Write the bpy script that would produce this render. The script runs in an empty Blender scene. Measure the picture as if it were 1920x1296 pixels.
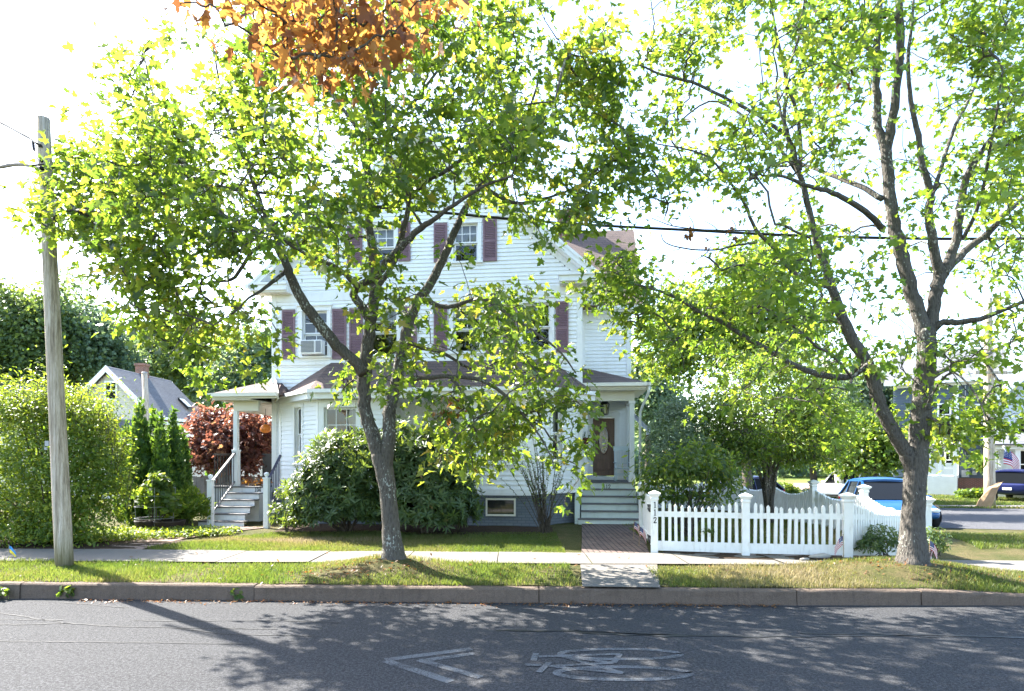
import bpy, math, random
import numpy as np
from mathutils import Vector, Matrix
random.seed(7); RNG = np.random.default_rng(11)
C = bpy.context.scene.collection
F, CX, H, EYE = 1200.0, 960.0, 860.0, 1.9
def W(px, py, d): return np.array(((px-CX)*d/F, d, EYE+(H-py)*d/F))
def G(px, py, z=0.0):
    d = F*(EYE-z)/(py-H); return np.array(((px-CX)*d/F, d, z))
def sstep(a, b, x):
    t = np.clip((np.asarray(x, float)-a)/(b-a), 0, 1); return t*t*(3-2*t)
def U(a, b): return random.uniform(a, b)

class MB:
    """collects shapes for one mesh object"""
    def __init__(s): s.v = []; s.f = []; s.mi = []; s.cur = 0
    def add(s, vs, fs):
        n = len(s.v); s.v += [tuple(map(float, p)) for p in vs]
        for f in fs: s.f.append(tuple(i+n for i in f)); s.mi.append(s.cur)
        return s
    def quad(s, a, b, c, d): return s.add([a, b, c, d], [(0, 1, 2, 3)])
    def poly(s, pts): return s.add(pts, [tuple(range(len(pts)))])
    def obox(s, o, X, Y, Z):
        """box from corner o with edge vectors X, Y, Z"""
        o, X, Y, Z = map(lambda q: np.array(q, float), (o, X, Y, Z))
        vs = [o, o+X, o+X+Y, o+Y, o+Z, o+X+Z, o+X+Y+Z, o+Y+Z]
        return s.add(vs, [(3, 2, 1, 0), (4, 5, 6, 7), (0, 1, 5, 4), (1, 2, 6, 5), (2, 3, 7, 6), (3, 0, 4, 7)])
    def box(s, x0, x1, y0, y1, z0, z1): return s.obox((x0, y0, z0), (x1-x0, 0, 0), (0, y1-y0, 0), (0, 0, z1-z0))
    def bar(s, a, b, w, h, up=(0, 0, 1)):
        """bar of rectangular section from a to b"""
        a, b = np.array(a, float), np.array(b, float); t = b-a; n = np.cross(t, up)
        if np.linalg.norm(n) < 1e-6: n = np.cross(t, (1, 0, 0))
        n /= np.linalg.norm(n); m = np.cross(n, t); m /= np.linalg.norm(m)
        return s.obox(a-n*w/2-m*h/2, n*w, m*h, t) if True else s
    def prism(s, poly, vec):
        n = len(poly); P = [np.array(p, float) for p in poly]; Q = [p+np.array(vec, float) for p in P]
        fs = [tuple(reversed(range(n))), tuple(range(n, 2*n))]+[(i, (i+1) % n, n+(i+1) % n, n+i) for i in range(n)]
        return s.add(P+Q, fs)
    def tube(s, pts, rad, n=8, cap=True, jit=0.0):
        P = [np.array(p, float) for p in pts]; k = len(P)
        if np.isscalar(rad): rad = [rad]*k
        vs = []; ref = None
        for i in range(k):
            t = P[min(i+1, k-1)]-P[max(i-1, 0)]; t = t/(np.linalg.norm(t)+1e-9)
            if ref is None: ref = np.array((1., 0, 0)) if abs(t[0]) < .8 else np.array((0, 1., 0))
            a = ref-t*np.dot(ref, t); a /= np.linalg.norm(a)+1e-9; ref = a; b = np.cross(t, a)
            for j in range(n):
                th = 2*math.pi*j/n; r = rad[i]*(1+(random.uniform(-jit, jit) if jit else 0))
                vs.append(P[i]+r*(math.cos(th)*a+math.sin(th)*b))
        fs = [(i*n+j, i*n+(j+1) % n, (i+1)*n+(j+1) % n, (i+1)*n+j) for i in range(k-1) for j in range(n)]
        if cap: fs += [tuple(reversed(range(n))), tuple(range((k-1)*n, k*n))]
        return s.add(vs, fs)
    def lathe(s, prof, c=(0, 0, 0), n=16):
        c = np.array(c, float); vs = []
        for r, z in prof:
            for j in range(n):
                th = 2*math.pi*j/n; vs.append(c+(r*math.cos(th), r*math.sin(th), z))
        k = len(prof)
        fs = [(i*n+j, i*n+(j+1) % n, (i+1)*n+(j+1) % n, (i+1)*n+j) for i in range(k-1) for j in range(n)]
        fs += [tuple(reversed(range(n))), tuple(range((k-1)*n, k*n))]
        return s.add(vs, fs)
    def ball(s, c, r, n=12, m=8, sq=(1, 1, 1)):
        c = np.array(c, float); vs = []
        for i in range(m+1):
            ph = math.pi*i/m
            for j in range(n):
                th = 2*math.pi*j/n
                vs.append(c+r*np.array((sq[0]*math.sin(ph)*math.cos(th), sq[1]*math.sin(ph)*math.sin(th), sq[2]*math.cos(ph))))
        return s.add(vs, [(i*n+j, (i+1)*n+j, (i+1)*n+(j+1) % n, i*n+(j+1) % n) for i in range(m) for j in range(n)])

def obj(name, mb, mat, parent=None, smooth=False, bevel=0.0, fix=True):
    me = bpy.data.meshes.new(name); me.from_pydata(mb.v, [], mb.f)
    mats = mat if isinstance(mat, (list, tuple)) else [mat]
    for m in mats: me.materials.append(m)
    if len(mats) > 1: me.polygons.foreach_set('material_index', np.array(mb.mi, dtype=np.int32))
    if fix:
        import bmesh
        bm = bmesh.new(); bm.from_mesh(me); bmesh.ops.recalc_face_normals(bm, faces=bm.faces); bm.to_mesh(me); bm.free()
    if smooth: me.polygons.foreach_set('use_smooth', np.ones(len(me.polygons), dtype=bool))
    o = bpy.data.objects.new(name, me); C.objects.link(o)
    if parent is not None: o.parent = parent
    if bevel:
        b = o.modifiers.new('soft_edge', 'BEVEL'); b.width = bevel; b.segments = 2; b.limit_method = 'ANGLE'; b.angle_limit = .6
    return o
def tag(o, label=None, cat=None, group=None, kind=None):
    if label: o['label'] = label
    if cat: o['category'] = cat
    if group: o['group'] = group
    if kind: o['kind'] = kind
    return o
def thing(name, label, cat, loc=(0, 0, 0), rz=0.0, group=None):
    o = bpy.data.objects.new(name, None); C.objects.link(o); o.empty_display_size = .2
    o.location = tuple(map(float, loc)); o.rotation_euler = (0, 0, rz)
    return tag(o, label, cat, group)
def copy_tree(o, parent=None):
    c = o.copy(); C.objects.link(c)
    if parent is not None: c.parent = parent
    for ch in list(o.children): copy_tree(ch, c)
    return c

def np_mesh(name, V, T, mat, parent=None, tint=None, kind=None, normals=None):
    """mesh object straight from numpy triangles"""
    me = bpy.data.meshes.new(name); nv, nt = len(V), len(T)
    me.vertices.add(nv); me.vertices.foreach_set('co', np.ascontiguousarray(V, dtype=np.float32).ravel())
    me.loops.add(nt*3); me.loops.foreach_set('vertex_index', np.ascontiguousarray(T, dtype=np.int32).ravel())
    me.polygons.add(nt); me.polygons.foreach_set('loop_start', np.arange(0, nt*3, 3, dtype=np.int32))
    try: me.polygons.foreach_set('loop_total', np.full(nt, 3, dtype=np.int32))
    except Exception: pass
    me.update(calc_edges=True)
    if tint is not None:
        a = me.attributes.new('tint', 'FLOAT', 'FACE'); a.data.foreach_set('value', np.ascontiguousarray(tint, dtype=np.float32))
    me.materials.append(mat)
    o = bpy.data.objects.new(name, me); C.objects.link(o)
    if parent is not None: o.parent = parent
    if kind: o['kind'] = kind
    return o

def nrmz(a): return a/(np.linalg.norm(a, axis=-1, keepdims=True)+1e-9)

# ---- leaf outlines: (verts with x across, y along, z fold), triangles
def _leaf(half, cy, fold=.18, droop=.25):
    out = [(0, 0)]+half+[(-x, y) for x, y in reversed(half[:-1])] if half[-1][0] == 0 else [(0, 0)]+half+[(-x, y) for x, y in reversed(half)]
    v = [(0, cy)]+out
    V = np.array([(x, y, -fold*abs(x)*0-droop*y*y*.4+fold*(abs(x))) for x, y in v]); n = len(out)
    T = np.array([(0, 1+i, 1+(i+1) % n) for i in range(n)])
    return V, T
MAPLE = _leaf([(.10, -.04), (.33, -.10), (.27, .12), (.58, .36), (.34, .42), (.19, .50), (.24, .72), (.0, 1.0)], .32)
OVAL = _leaf([(.16, .22), (.22, .5), (.15, .8), (0, 1.0)], .5)
LANCE = _leaf([(.11, .2), (.15, .5), (.10, .8), (0, 1.0)], .5)
SPRAY = _leaf([(.12, .12), (.30, .30), (.20, .42), (.34, .62), (.16, .72), (0, 1.0)], .4)
CLUMP = _leaf([(.30, .02), (.48, .30), (.30, .42), (.50, .70), (.20, .74), (0, 1.0)], .45)
def leaves(name, pos, nrm, tip, size, shape, mat, parent=None, tint=None, kind=None):
    V0, T0 = shape; N = len(pos)
    n = nrmz(nrm); y = nrmz(tip-n*np.sum(tip*n, 1, keepdims=True)); x = np.cross(y, n)
    s = np.asarray(size).reshape(N, 1, 1)
    wx = RNG.uniform(.62, 1.08, (N, 1, 1)); fz = RNG.normal(1.0, 1.1, (N, 1, 1)); sk = RNG.normal(0, .10, (N, 1, 1)); cu = RNG.normal(.10, .22, (N, 1, 1))
    lx, ly = V0[None, :, 0:1]*wx+sk*V0[None, :, 1:2]**2, V0[None, :, 1:2]
    V = pos[:, None, :]+s*(lx*x[:, None, :]+ly*y[:, None, :]+(V0[None, :, 2:3]*fz-cu*ly**2)*n[:, None, :])
    T = (T0[None]+(np.arange(N)*len(V0))[:, None, None]).reshape(-1, 3)
    if tint is None: tint = RNG.random(N)
    return np_mesh(name, V.reshape(-1, 3), T, mat, parent, np.repeat(tint, len(T0)), kind)
def rdir(n):
    return nrmz(RNG.normal(size=(n, 3)))
# ------------------------------------------------------------------ materials
class NT:
    def __init__(s, name):
        s.m = bpy.data.materials.new(name); s.m.use_nodes = True; s.t = s.m.node_tree; s.t.nodes.clear()
        s.out = s.n('ShaderNodeOutputMaterial')
    def n(s, typ, **kw):
        nd = s.t.nodes.new(typ)
        for k, v in kw.items():
            if k in ('operation', 'blend_type', 'data_type', 'feature', 'distance', 'attribute_name', 'noise_dimensions', 'offset', 'squash'): setattr(nd, k, v)
            else:
                nd.inputs[k.replace('_', ' ')].default_value = v
        return nd
    def l(s, a, b): s.t.links.new(a, b); return b
    def coord(s, scale=(1, 1, 1), rot=(0, 0, 0)):
        tc = s.n('ShaderNodeTexCoord'); mp = s.n('ShaderNodeMapping'); s.l(tc.outputs['Object'], mp.inputs['Vector'])
        mp.inputs['Scale'].default_value = scale; mp.inputs['Rotation'].default_value = rot; return mp.outputs[0]
    def noise(s, vec, scale, detail=4, rough=.6):
        nd = s.n('ShaderNodeTexNoise', Scale=scale, Detail=detail, Roughness=rough); s.l(vec, nd.inputs['Vector']); return nd.outputs['Fac']
    def ramp(s, fac, stops):
        r = s.n('ShaderNodeValToRGB'); e = r.color_ramp.elements
        while len(e) < len(stops): e.new(.5)
        for el, (p, c) in zip(e, stops): el.position = p; el.color = (*c, 1) if len(c) == 3 else c
        s.l(fac, r.inputs[0]); return r.outputs[0]
    def mix(s, fac, a, b, mode='MIX'):
        m = s.n('ShaderNodeMix', data_type='RGBA'); m.blend_type = mode
        for sock, v in ((m.inputs[0], fac), (m.inputs[6], a), (m.inputs[7], b)):
            if hasattr(v, 'is_output'): s.l(v, sock)
            elif isinstance(v, (int, float)): sock.default_value = v
            else: sock.default_value = (*v, 1) if len(v) == 3 else v
        return m.outputs[2]
    def math(s, op, a, b=None):
        m = s.n('ShaderNodeMath', operation=op)
        for sock, v in ((m.inputs[0], a), (m.inputs[1], b)):
            if v is None: continue
            if hasattr(v, 'is_output'): s.l(v, sock)
            else: sock.default_value = v
        return m.outputs[0]
    def bsdf(s, col, rough=.6, spec=.4, metal=0.0, normal=None):
        b = s.n('ShaderNodeBsdfPrincipled'); b.inputs['Roughness'].default_value = rough
        b.inputs['Specular IOR Level'].default_value = spec; b.inputs['Metallic'].default_value = metal
        if hasattr(col, 'is_output'): s.l(col, b.inputs['Base Color'])
        else: b.inputs['Base Color'].default_value = (*col, 1)
        if hasattr(rough, 'is_output'): s.l(rough, b.inputs['Roughness'])
        if normal is not None: s.l(normal, b.inputs['Normal'])
        return b
    def bump(s, hgt, strength=.4, dist=.02):
        b = s.n('ShaderNodeBump', Strength=strength, Distance=dist); s.l(hgt, b.inputs['Height']); return b.outputs[0]
    def done(s, sh): s.l(sh.outputs[0] if hasattr(sh, 'outputs') else sh, s.out.inputs[0]); return s.m

def M(name, col, rough=.6, var=.12, scale=3.0, bump=.0, bscale=40.0, spec=.35, metal=0.0, dirt=None):
    """painted / plain surface with broad colour variation, faint streaks and a little relief"""
    t = NT(name); v = t.coord(); n1 = t.noise(v, scale, 5); lo = tuple(c*(1-var) for c in col); hi = tuple(min(1, c*(1+var*.6)) for c in col)
    c = t.ramp(n1, [(.3, lo), (.7, hi)])
    if dirt:
        n2 = t.noise(t.coord((1, 1, .25)), scale*2.3, 6, .7); c = t.mix(t.ramp(n2, [(.52, (0, 0, 0)), (.75, (.6, .6, .6))]), c, dirt)
    nm = t.bump(t.noise(v, bscale, 4), bump, .01) if bump else None
    return t.done(t.bsdf(c, rough, spec, metal, nm))

def leaf_mat(name, stops, tstops, trans=.45, rough=.45):
    t = NT(name); a = t.n('ShaderNodeAttribute', attribute_name='tint'); f = a.outputs['Fac']
    d = t.bsdf(t.ramp(f, stops), rough, .35); tr = t.n('ShaderNodeBsdfTranslucent'); t.l(t.ramp(f, tstops), tr.inputs[0])
    mx = t.n('ShaderNodeMixShader'); mx.inputs[0].default_value = trans; t.l(d.outputs[0], mx.inputs[1]); t.l(tr.outputs[0], mx.inputs[2])
    return t.done(mx)
LEAF_MAPLE = leaf_mat('leaf_maple', [(0, (.024, .050, .020)), (.5, (.042, .074, .024)), (.9, (.075, .105, .028)), (1, (.15, .15, .035))],
                      [(0, (.14, .25, .025)), (.5, (.29, .42, .03)), (.93, (.50, .54, .05)), (1, (.58, .45, .05))], .5, .36)
LEAF_PALE = leaf_mat('leaf_pale', [(0, (.036, .070, .020)), (.5, (.066, .105, .024)), (1, (.105, .135, .03))],
                     [(0, (.18, .33, .03)), (.5, (.33, .48, .035)), (1, (.54, .58, .06))], .46, .38)
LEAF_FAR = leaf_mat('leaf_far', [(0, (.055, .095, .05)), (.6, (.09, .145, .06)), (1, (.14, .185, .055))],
                    [(0, (.12, .20, .04)), (1, (.36, .44, .06))], .38)  # lightened for the background trees, in place of distance haze
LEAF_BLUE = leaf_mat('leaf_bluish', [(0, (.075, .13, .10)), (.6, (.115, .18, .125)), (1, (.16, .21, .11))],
                     [(0, (.16, .26, .12)), (1, (.40, .50, .16))], .42)  # distance haze put into the colour: paler, bluer leaves for far trees
LEAF_HEDGE = leaf_mat('leaf_hedge', [(0, (.04, .085, .015)), (.6, (.085, .15, .02)), (1, (.16, .20, .03))],
                      [(0, (.2, .32, .02)), (1, (.48, .55, .04))], .4)
LEAF_RHODO = leaf_mat('leaf_rhododendron', [(0, (.03, .058, .026)), (.6, (.055, .095, .034)), (.97, (.10, .14, .04)), (1, (.14, .1, .04))],
                      [(0, (.14, .24, .03)), (1, (.40, .48, .05))], .3, .42)
LEAF_CONIFER = leaf_mat('leaf_conifer', [(0, (.03, .075, .02)), (.6, (.06, .13, .025)), (1, (.11, .19, .03))],
                       [(0, (.10, .22, .02)), (1, (.30, .44, .04))], .32, .6)
LEAF_RED = leaf_mat('leaf_red_maple', [(0, (.05, .022, .022)), (.6, (.105, .042, .038)), (1, (.19, .10, .06))],
                    [(0, (.20, .06, .04)), (.7, (.42, .17, .10)), (1, (.55, .32, .13))], .36)
LEAF_ORANGE = leaf_mat('leaf_orange_maple', [(0, (.075, .032, .02)), (.5, (.15, .062, .022)), (1, (.25, .115, .03))],
                       [(0, (.22, .085, .03)), (.5, (.54, .24, .05)), (1, (.82, .46, .09))], .5)
LEAF_GREY = leaf_mat('leaf_silver', [(0, (.08, .12, .075)), (.6, (.13, .18, .11)), (1, (.20, .24, .15))],
                     [(0, (.12, .2, .06)), (1, (.25, .34, .1))], .3)
LEAF_DRY = leaf_mat('leaf_dry', [(0, (.10, .05, .02)), (1, (.2, .10, .035))], [(0, (.3, .1, .03)), (1, (.5, .2, .04))], .3)
GRASS = leaf_mat('grass_blade', [(0, (.045, .075, .016)), (.40, (.082, .10, .024)), (.6, (.14, .125, .048)), (1, (.25, .20, .12))],
                 [(0, (.19, .29, .035)), (.40, (.29, .34, .05)), (.6, (.37, .32, .10)), (1, (.42, .33, .19))], .34, .6)

def bark(name, dark, light, lichen=0.0):
    t = NT(name); v = t.coord((1, 1, .26)); n1 = t.noise(v, 38, 8, .75); n3 = t.noise(t.coord(), 1.6, 4)
    vo = t.n('ShaderNodeTexVoronoi', Scale=44.0); t.l(v, vo.inputs['Vector'])
    hgt = t.math('ADD', n1, t.math('MULTIPLY', vo.outputs['Distance'], .6))
    c = t.ramp(hgt, [(.42, dark), (.85, light)]); c = t.mix(t.ramp(n3, [(.4, (0, 0, 0)), (.7, (.5, .5, .5))]), c, tuple(min(1, x*1.5) for x in light))
    if lichen:
        n2 = t.noise(t.coord((1, 1, .6)), 34, 3, .6); n4 = t.noise(t.coord(), 2.2, 3)
        k = t.ramp(t.math('MULTIPLY', n2, t.math('ADD', n4, .45)), [(.62-lichen, (0, 0, 0)), (.69-lichen, (1, 1, 1))]); c = t.mix(k, c, (.36, .37, .32))
    return t.done(t.bsdf(c, .9, .15, 0, t.bump(hgt, .9, .035)))
BARK = bark('bark_maple', (.028, .024, .02), (.105, .092, .076), .035)
BARK_LIGHT = bark('bark_grey_maple', (.030, .027, .024), (.105, .094, .082), .03)
BARK_FAR = bark('bark_far', (.03, .025, .02), (.09, .075, .06))
BIRCH = bark('bark_birch', (.12, .11, .10), (.6, .58, .54))
def pole_wood(name):
    t = NT(name); g = t.noise(t.coord((9, 9, .35)), 3.2, 9, .7); fine = t.noise(t.coord((40, 40, 1.2)), 4, 6, .7)
    c = t.ramp(g, [(.36, (.21, .17, .12)), (.5, (.46, .385, .29)), (.64, (.60, .53, .44))])
    c = t.mix(t.ramp(fine, [(.35, (.6, .6, .6)), (.5, (0, 0, 0))]), c, (.07, .055, .04))
    sp = t.n('ShaderNodeSeparateXYZ'); tc = t.n('ShaderNodeTexCoord'); t.l(tc.outputs['Object'], sp.inputs[0])
    moss = t.ramp(t.math('ADD', sp.outputs[2], t.math('MULTIPLY', g, .7)), [(.45, (.8, .8, .8)), (1.0, (0, 0, 0))]); c = t.mix(moss, c, (.15, .14, .07))
    return t.done(t.bsdf(c, .88, .2, 0, t.bump(t.math('ADD', g, fine), .7, .02)))
WOOD_POLE = pole_wood('weathered_pole_wood')

WHITE = M('white_paint', (.80, .80, .79), .5, .05, 1.5, .06, 60, dirt=(.62, .60, .55))
SIDING = M('white_siding', (.85, .855, .86), .55, .04, .8, .05, 90, dirt=(.70, .70, .67))
TRIM = M('white_trim', (.82, .82, .81), .5, .04, 2, .04, 60, dirt=(.68, .66, .62))
FENCEW = M('white_fence_paint', (.78, .78, .755), .55, .07, 5, .12, 45, dirt=(.46, .43, .36))
CREAM = M('cream_trim', (.74, .70, .60), .55, .06, 2)
SHUTTER = M('mauve_shutter', (.215, .13, .15), .55, .14, 3, .05, 60, dirt=(.25, .17, .195))
FOUND = M('grey_foundation', (.17, .19, .22), .8, .15, 2.5, .4, 22, dirt=(.12, .13, .14))
DARKMETAL = M('black_metal', (.018, .018, .02), .4, .2)
NAVY = M('navy_rail', (.02, .028, .07), .4, .2)
STEP_TREAD = M('grey_tread_paint', (.13, .125, .125), .6, .15, 4, .1, 60, dirt=(.2, .19, .18))
STEP_RISER = M('pale_riser_paint', (.82, .81, .82), .55, .06, 3, .05, 60, dirt=(.5, .49, .46))
STEP_GREEN = M('grey_green_riser_paint', (.58, .64, .62), .55, .07, 3, .05, 60, dirt=(.42, .45, .42))
DOORWOOD = (lambda t: t.done(t.bsdf(t.ramp(t.noise(t.coord((6, 6, .5)), 5, 7, .65), [(.35, (.055, .018, .010)), (.65, (.12, .042, .022))]), .35, .5)))(NT('door_wood'))
BLACKNUM = M('black_number', (.012, .012, .013), .45, .1)
CREAMWALL = M('tan_siding', (.60, .56, .48), .6, .08, 1.5)
BLUEGREY = M('blue_grey_siding', (.075, .10, .128), .6, .08, 1.5)
PALEGREY = M('pale_grey_siding', (.48, .52, .55), .6, .06, 1.5)
ORANGEP = M('orange_ceramic', (.62, .19, .03), .45, .15, 9)
DARKRED = M('dark_red_pot', (.12, .02, .02), .5, .1)
PLANTER = M('dark_plastic_planter', (.035, .022, .018), .6, .2, 5)
PAPER = M('brown_paper', (.36, .23, .13), .8, .12, 6, .5, 14)
TERRACOTTA = M('terracotta', (.36, .15, .08), .8, .15, 5)
GREYMETAL = M('grey_metal', (.30, .31, .32), .45, .1, 5, metal=.3)
FAB_RED = M('flag_red', (.42, .03, .045), .7, .06); FAB_WHITE = M('flag_white', (.74, .73, .72), .7, .04); FAB_BLUE = M('flag_blue', (.025, .045, .16), .7, .06); FAB_YEL = M('flag_yellow', (.75, .58, .05), .7, .05); FAB_CYAN = M('flag_sky_blue', (.05, .25, .55), .7, .05)
AWN_BLUE = M('awning_blue', (.05, .14, .34), .75, .08)
CURTAIN = M('curtain', (.66, .64, .60), .8, .12, 14)
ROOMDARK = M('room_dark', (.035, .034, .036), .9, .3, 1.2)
CHAIRP = M('pale_blue_chair_paint', (.60, .68, .72), .5, .05)
TIRE = M('tyre_rubber', (.018, .018, .019), .8, .15, 8)
RIM = M('alloy_rim', (.42, .43, .44), .35, .05, metal=.8)
HEADL = M('lamp_lens', (.7, .72, .74), .15, .05); TAILL = M('tail_lens', (.40, .012, .02), .2, .1)
STONE = M('edging_stone', (.33, .31, .28), .9, .2, 6, .6, 18)
WIRE = M('wire_black', (.012, .012, .013), .6, .1)
def carpaint(name, col):
    t = NT(name); b = t.bsdf(col, .4, .4, .1); b.inputs['Coat Weight'].default_value = .18; b.inputs['Coat Roughness'].default_value = .05; return t.done(b)
CAR_BLUE = carpaint('car_paint_blue', (.004, .065, .20)); CAR_WHITE = carpaint('car_paint_white', (.74, .75, .76)); CAR_NAVY = carpaint('car_paint_navy', (.005, .010, .075))
CARGLASS = (lambda t: t.done(t.bsdf((.008, .009, .010), .10, .06)))(NT('car_glass'))
def glass_mat(name, tint=.75):
    t = NT(name); fr = t.n('ShaderNodeFresnel', IOR=1.55); tr = t.n('ShaderNodeBsdfTransparent'); tr.inputs[0].default_value = (tint, tint*1.03, tint*1.05, 1)
    g = t.n('ShaderNodeBsdfGlossy', Roughness=.015)
    nz = t.noise(t.coord(), 2.5, 2); t.l(t.bump(nz, .08, .05), g.inputs['Normal'])
    mx = t.n('ShaderNodeMixShader'); t.l(t.math('MULTIPLY', fr.outputs[0], 1.7), mx.inputs[0]); t.l(tr.outputs[0], mx.inputs[1]); t.l(g.outputs[0], mx.inputs[2])
    return t.done(mx)
GLASS = glass_mat('window_glass')
LEADGLASS = M('leaded_glass', (.5, .52, .52), .12, .5, 22, .6, 30, spec=.7)

def shingle(name, cols, sx=1.0, rough=.9):
    """roof shingles in courses: horizontal run from x+y, height from z"""
    t = NT(name); tc = t.n('ShaderNodeTexCoord'); sp = t.n('ShaderNodeSeparateXYZ'); t.l(tc.outputs['Object'], sp.inputs[0])
    cb = t.n('ShaderNodeCombineXYZ'); t.l(t.math('ADD', sp.outputs[0], t.math('MULTIPLY', sp.outputs[1], .9)), cb.inputs[0]); t.l(t.math('MULTIPLY', sp.outputs[2], 1.35), cb.inputs[1])
    b = t.n('ShaderNodeTexBrick', Scale=1.0/sx, Mortar_Size=.010, Brick_Width=.34, Row_Height=.125, Bias=0.0); b.offset = .5; t.l(cb.outputs[0], b.inputs['Vector'])
    b.inputs['Color1'].default_value = (*cols[0], 1); b.inputs['Color2'].default_value = (*cols[1], 1); b.inputs['Mortar'].default_value = (*cols[2], 1)
    n = t.noise(t.coord(), 1.3, 5); c = t.mix(t.ramp(n, [(.35, (0, 0, 0)), (.7, (.45, .45, .45))]), b.outputs[0], cols[3])
    n2 = t.noise(t.coord(), 60, 3); c = t.mix(.25, c, t.ramp(n2, [(.3, (.02, .02, .02)), (.7, (.3, .28, .27))]))
    return t.done(t.bsdf(c, rough, .2, 0, t.bump(t.math('SUBTRACT', t.noise(t.coord(), 60, 3), t.math('MULTIPLY', b.outputs['Fac'], 1.5)), .5, .012)))
SHINGLE = shingle('brown_shingle', ((.14, .088, .068), (.09, .056, .046), (.03, .02, .018), (.165, .115, .092)))
SHINGLE_GREY = shingle('grey_shingle', ((.13, .14, .165), (.085, .095, .115), (.03, .03, .04), (.16, .17, .19)))
SHINGLE_RED = shingle('faded_red_shingle', ((.105, .062, .055), (.075, .046, .043), (.03, .02, .02), (.12, .08, .07)))
def brick(name, c1, c2, mo, w=.2, h=.067, ms=.009, axis='xz', bump=.5, wear=(.1, .09, .08)):
    t = NT(name); tc = t.n('ShaderNodeTexCoord'); sp = t.n('ShaderNodeSeparateXYZ'); t.l(tc.outputs['Object'], sp.inputs[0]); cb = t.n('ShaderNodeCombineXYZ')
    if axis == 'xz': t.l(t.math('ADD', sp.outputs[0], sp.outputs[1]), cb.inputs[0]); t.l(sp.outputs[2], cb.inputs[1])
    else: t.l(sp.outputs[1], cb.inputs[0]); t.l(sp.outputs[0], cb.inputs[1])
    wob = t.n('ShaderNodeTexNoise', Scale=1.2, Detail=2.0); ad = t.n('ShaderNodeVectorMath', operation='MULTIPLY_ADD'); t.l(wob.outputs['Color'], ad.inputs[0]); ad.inputs[1].default_value = (.05, .05, 0); t.l(cb.outputs[0], ad.inputs[2])
    b = t.n('ShaderNodeTexBrick', Scale=1.0, Mortar_Size=ms, Brick_Width=w, Row_Height=h, Bias=0.0); t.l(ad.outputs[0] if axis != 'xz' else cb.outputs[0], b.inputs['Vector'])
    for k, c in (('Color1', c1), ('Color2', c2), ('Mortar', mo)): b.inputs[k].default_value = (*c, 1)
    c = t.mix(t.ramp(t.noise(t.coord(), 2.2, 6, .7), [(.4, (0, 0, 0)), (.75, (.6, .6, .6))]), b.outputs[0], wear)
    return t.done(t.bsdf(c, .88, .2, 0, t.bump(t.math('SUBTRACT', t.math('MULTIPLY', t.noise(t.coord(), 50, 3), .4), b.outputs['Fac']), bump, .012)))
BRICK_RED = brick('red_brick', (.30, .10, .065), (.22, .075, .05), (.3, .27, .24))
BRICK_GREY = brick('painted_foundation_brick', (.165, .19, .225), (.145, .165, .20), (.11, .125, .15), wear=(.12, .135, .15))
BRICK_PATH = brick('brick_paving', (.155, .105, .09), (.105, .075, .066), (.035, .03, .026), .2, .1, .012, 'yx', .7, (.17, .135, .115))

def asphalt(name, base=(.052, .052, .054), lines=True):
    t = NT(name); v = t.coord(); big = t.noise(v, .35, 5, .65); mid = t.noise(t.coord((.3, 2.4, 1)), 1.4, 5, .65); fine = t.noise(v, 34, 5, .8); f2 = t.noise(v, 190, 3, .7)
    vo = t.n('ShaderNodeTexVoronoi', Scale=130.0); t.l(v, vo.inputs['Vector'])
    c = t.ramp(big, [(.3, tuple(x*.88 for x in base)), (.7, tuple(x*1.12 for x in base))])
    c = t.mix(t.ramp(mid, [(.42, (0, 0, 0)), (.68, (.55, .55, .55))]), c, tuple(x*.66 for x in base))
    pat = t.noise(t.coord((.5, 1.1, 1)), .8, 8, .75); c = t.mix(t.ramp(pat, [(.56, (0, 0, 0)), (.60, (.4, .4, .4))]), c, tuple(x*1.3 for x in base))
    st = t.noise(t.coord((.9, 1.4, 1)), 2.1, 7, .8); c = t.mix(t.ramp(st, [(.60, (0, 0, 0)), (.72, (.7, .7, .7))]), c, tuple(x*.45 for x in base))
    c = t.mix(.62, c, t.ramp(vo.outputs['Color'], [(.1, tuple(x*.35 for x in base)), (.5, base), (.95, tuple(min(1, x*2.2) for x in base))]))
    c = t.mix(t.ramp(fine, [(.40, (.75, .75, .75)), (.52, (0, 0, 0))]), c, tuple(x*.45 for x in base)); c = t.mix(t.ramp(fine, [(.54, (0, 0, 0)), (.66, (.7, .7, .7))]), c, tuple(x*2.0 for x in base))
    h = t.math('ADD', t.math('MULTIPLY', fine, .6), t.math('MULTIPLY', vo.outputs['Distance'], .8))
    return t.done(t.bsdf(c, .9, .12, 0, t.bump(h, .6, .012)))
ASPHALT = asphalt('asphalt'); ASPHALT2 = asphalt('asphalt_side', (.085, .085, .09))
def concrete(name, base, grain=1.0):
    t = NT(name); v = t.coord(); n1 = t.noise(v, .9, 6, .65); n2 = t.noise(v, 70, 4, .7); n3 = t.noise(v, 9, 6, .75)
    c = t.ramp(n1, [(.3, tuple(x*.82 for x in base)), (.7, tuple(min(1, x*1.1) for x in base))])
    c = t.mix(t.ramp(n3, [(.5, (0, 0, 0)), (.8, (.55, .55, .55))]), c, tuple(x*.6 for x in base))
    c = t.mix(.35*grain, c, t.ramp(n2, [(.3, tuple(x*.45 for x in base)), (.7, tuple(min(1, x*1.5) for x in base))]))
    return t.done(t.bsdf(c, .9, .2, 0, t.bump(t.math('ADD', n2, n3), .35, .01)))
CONCRETE = concrete('sidewalk_concrete', (.15, .138, .124)); GRANITE = concrete('kerb_granite', (.19, .172, .155), 1.7); PATHSAND = concrete('garden_path_paving', (.22, .155, .125))
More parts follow.
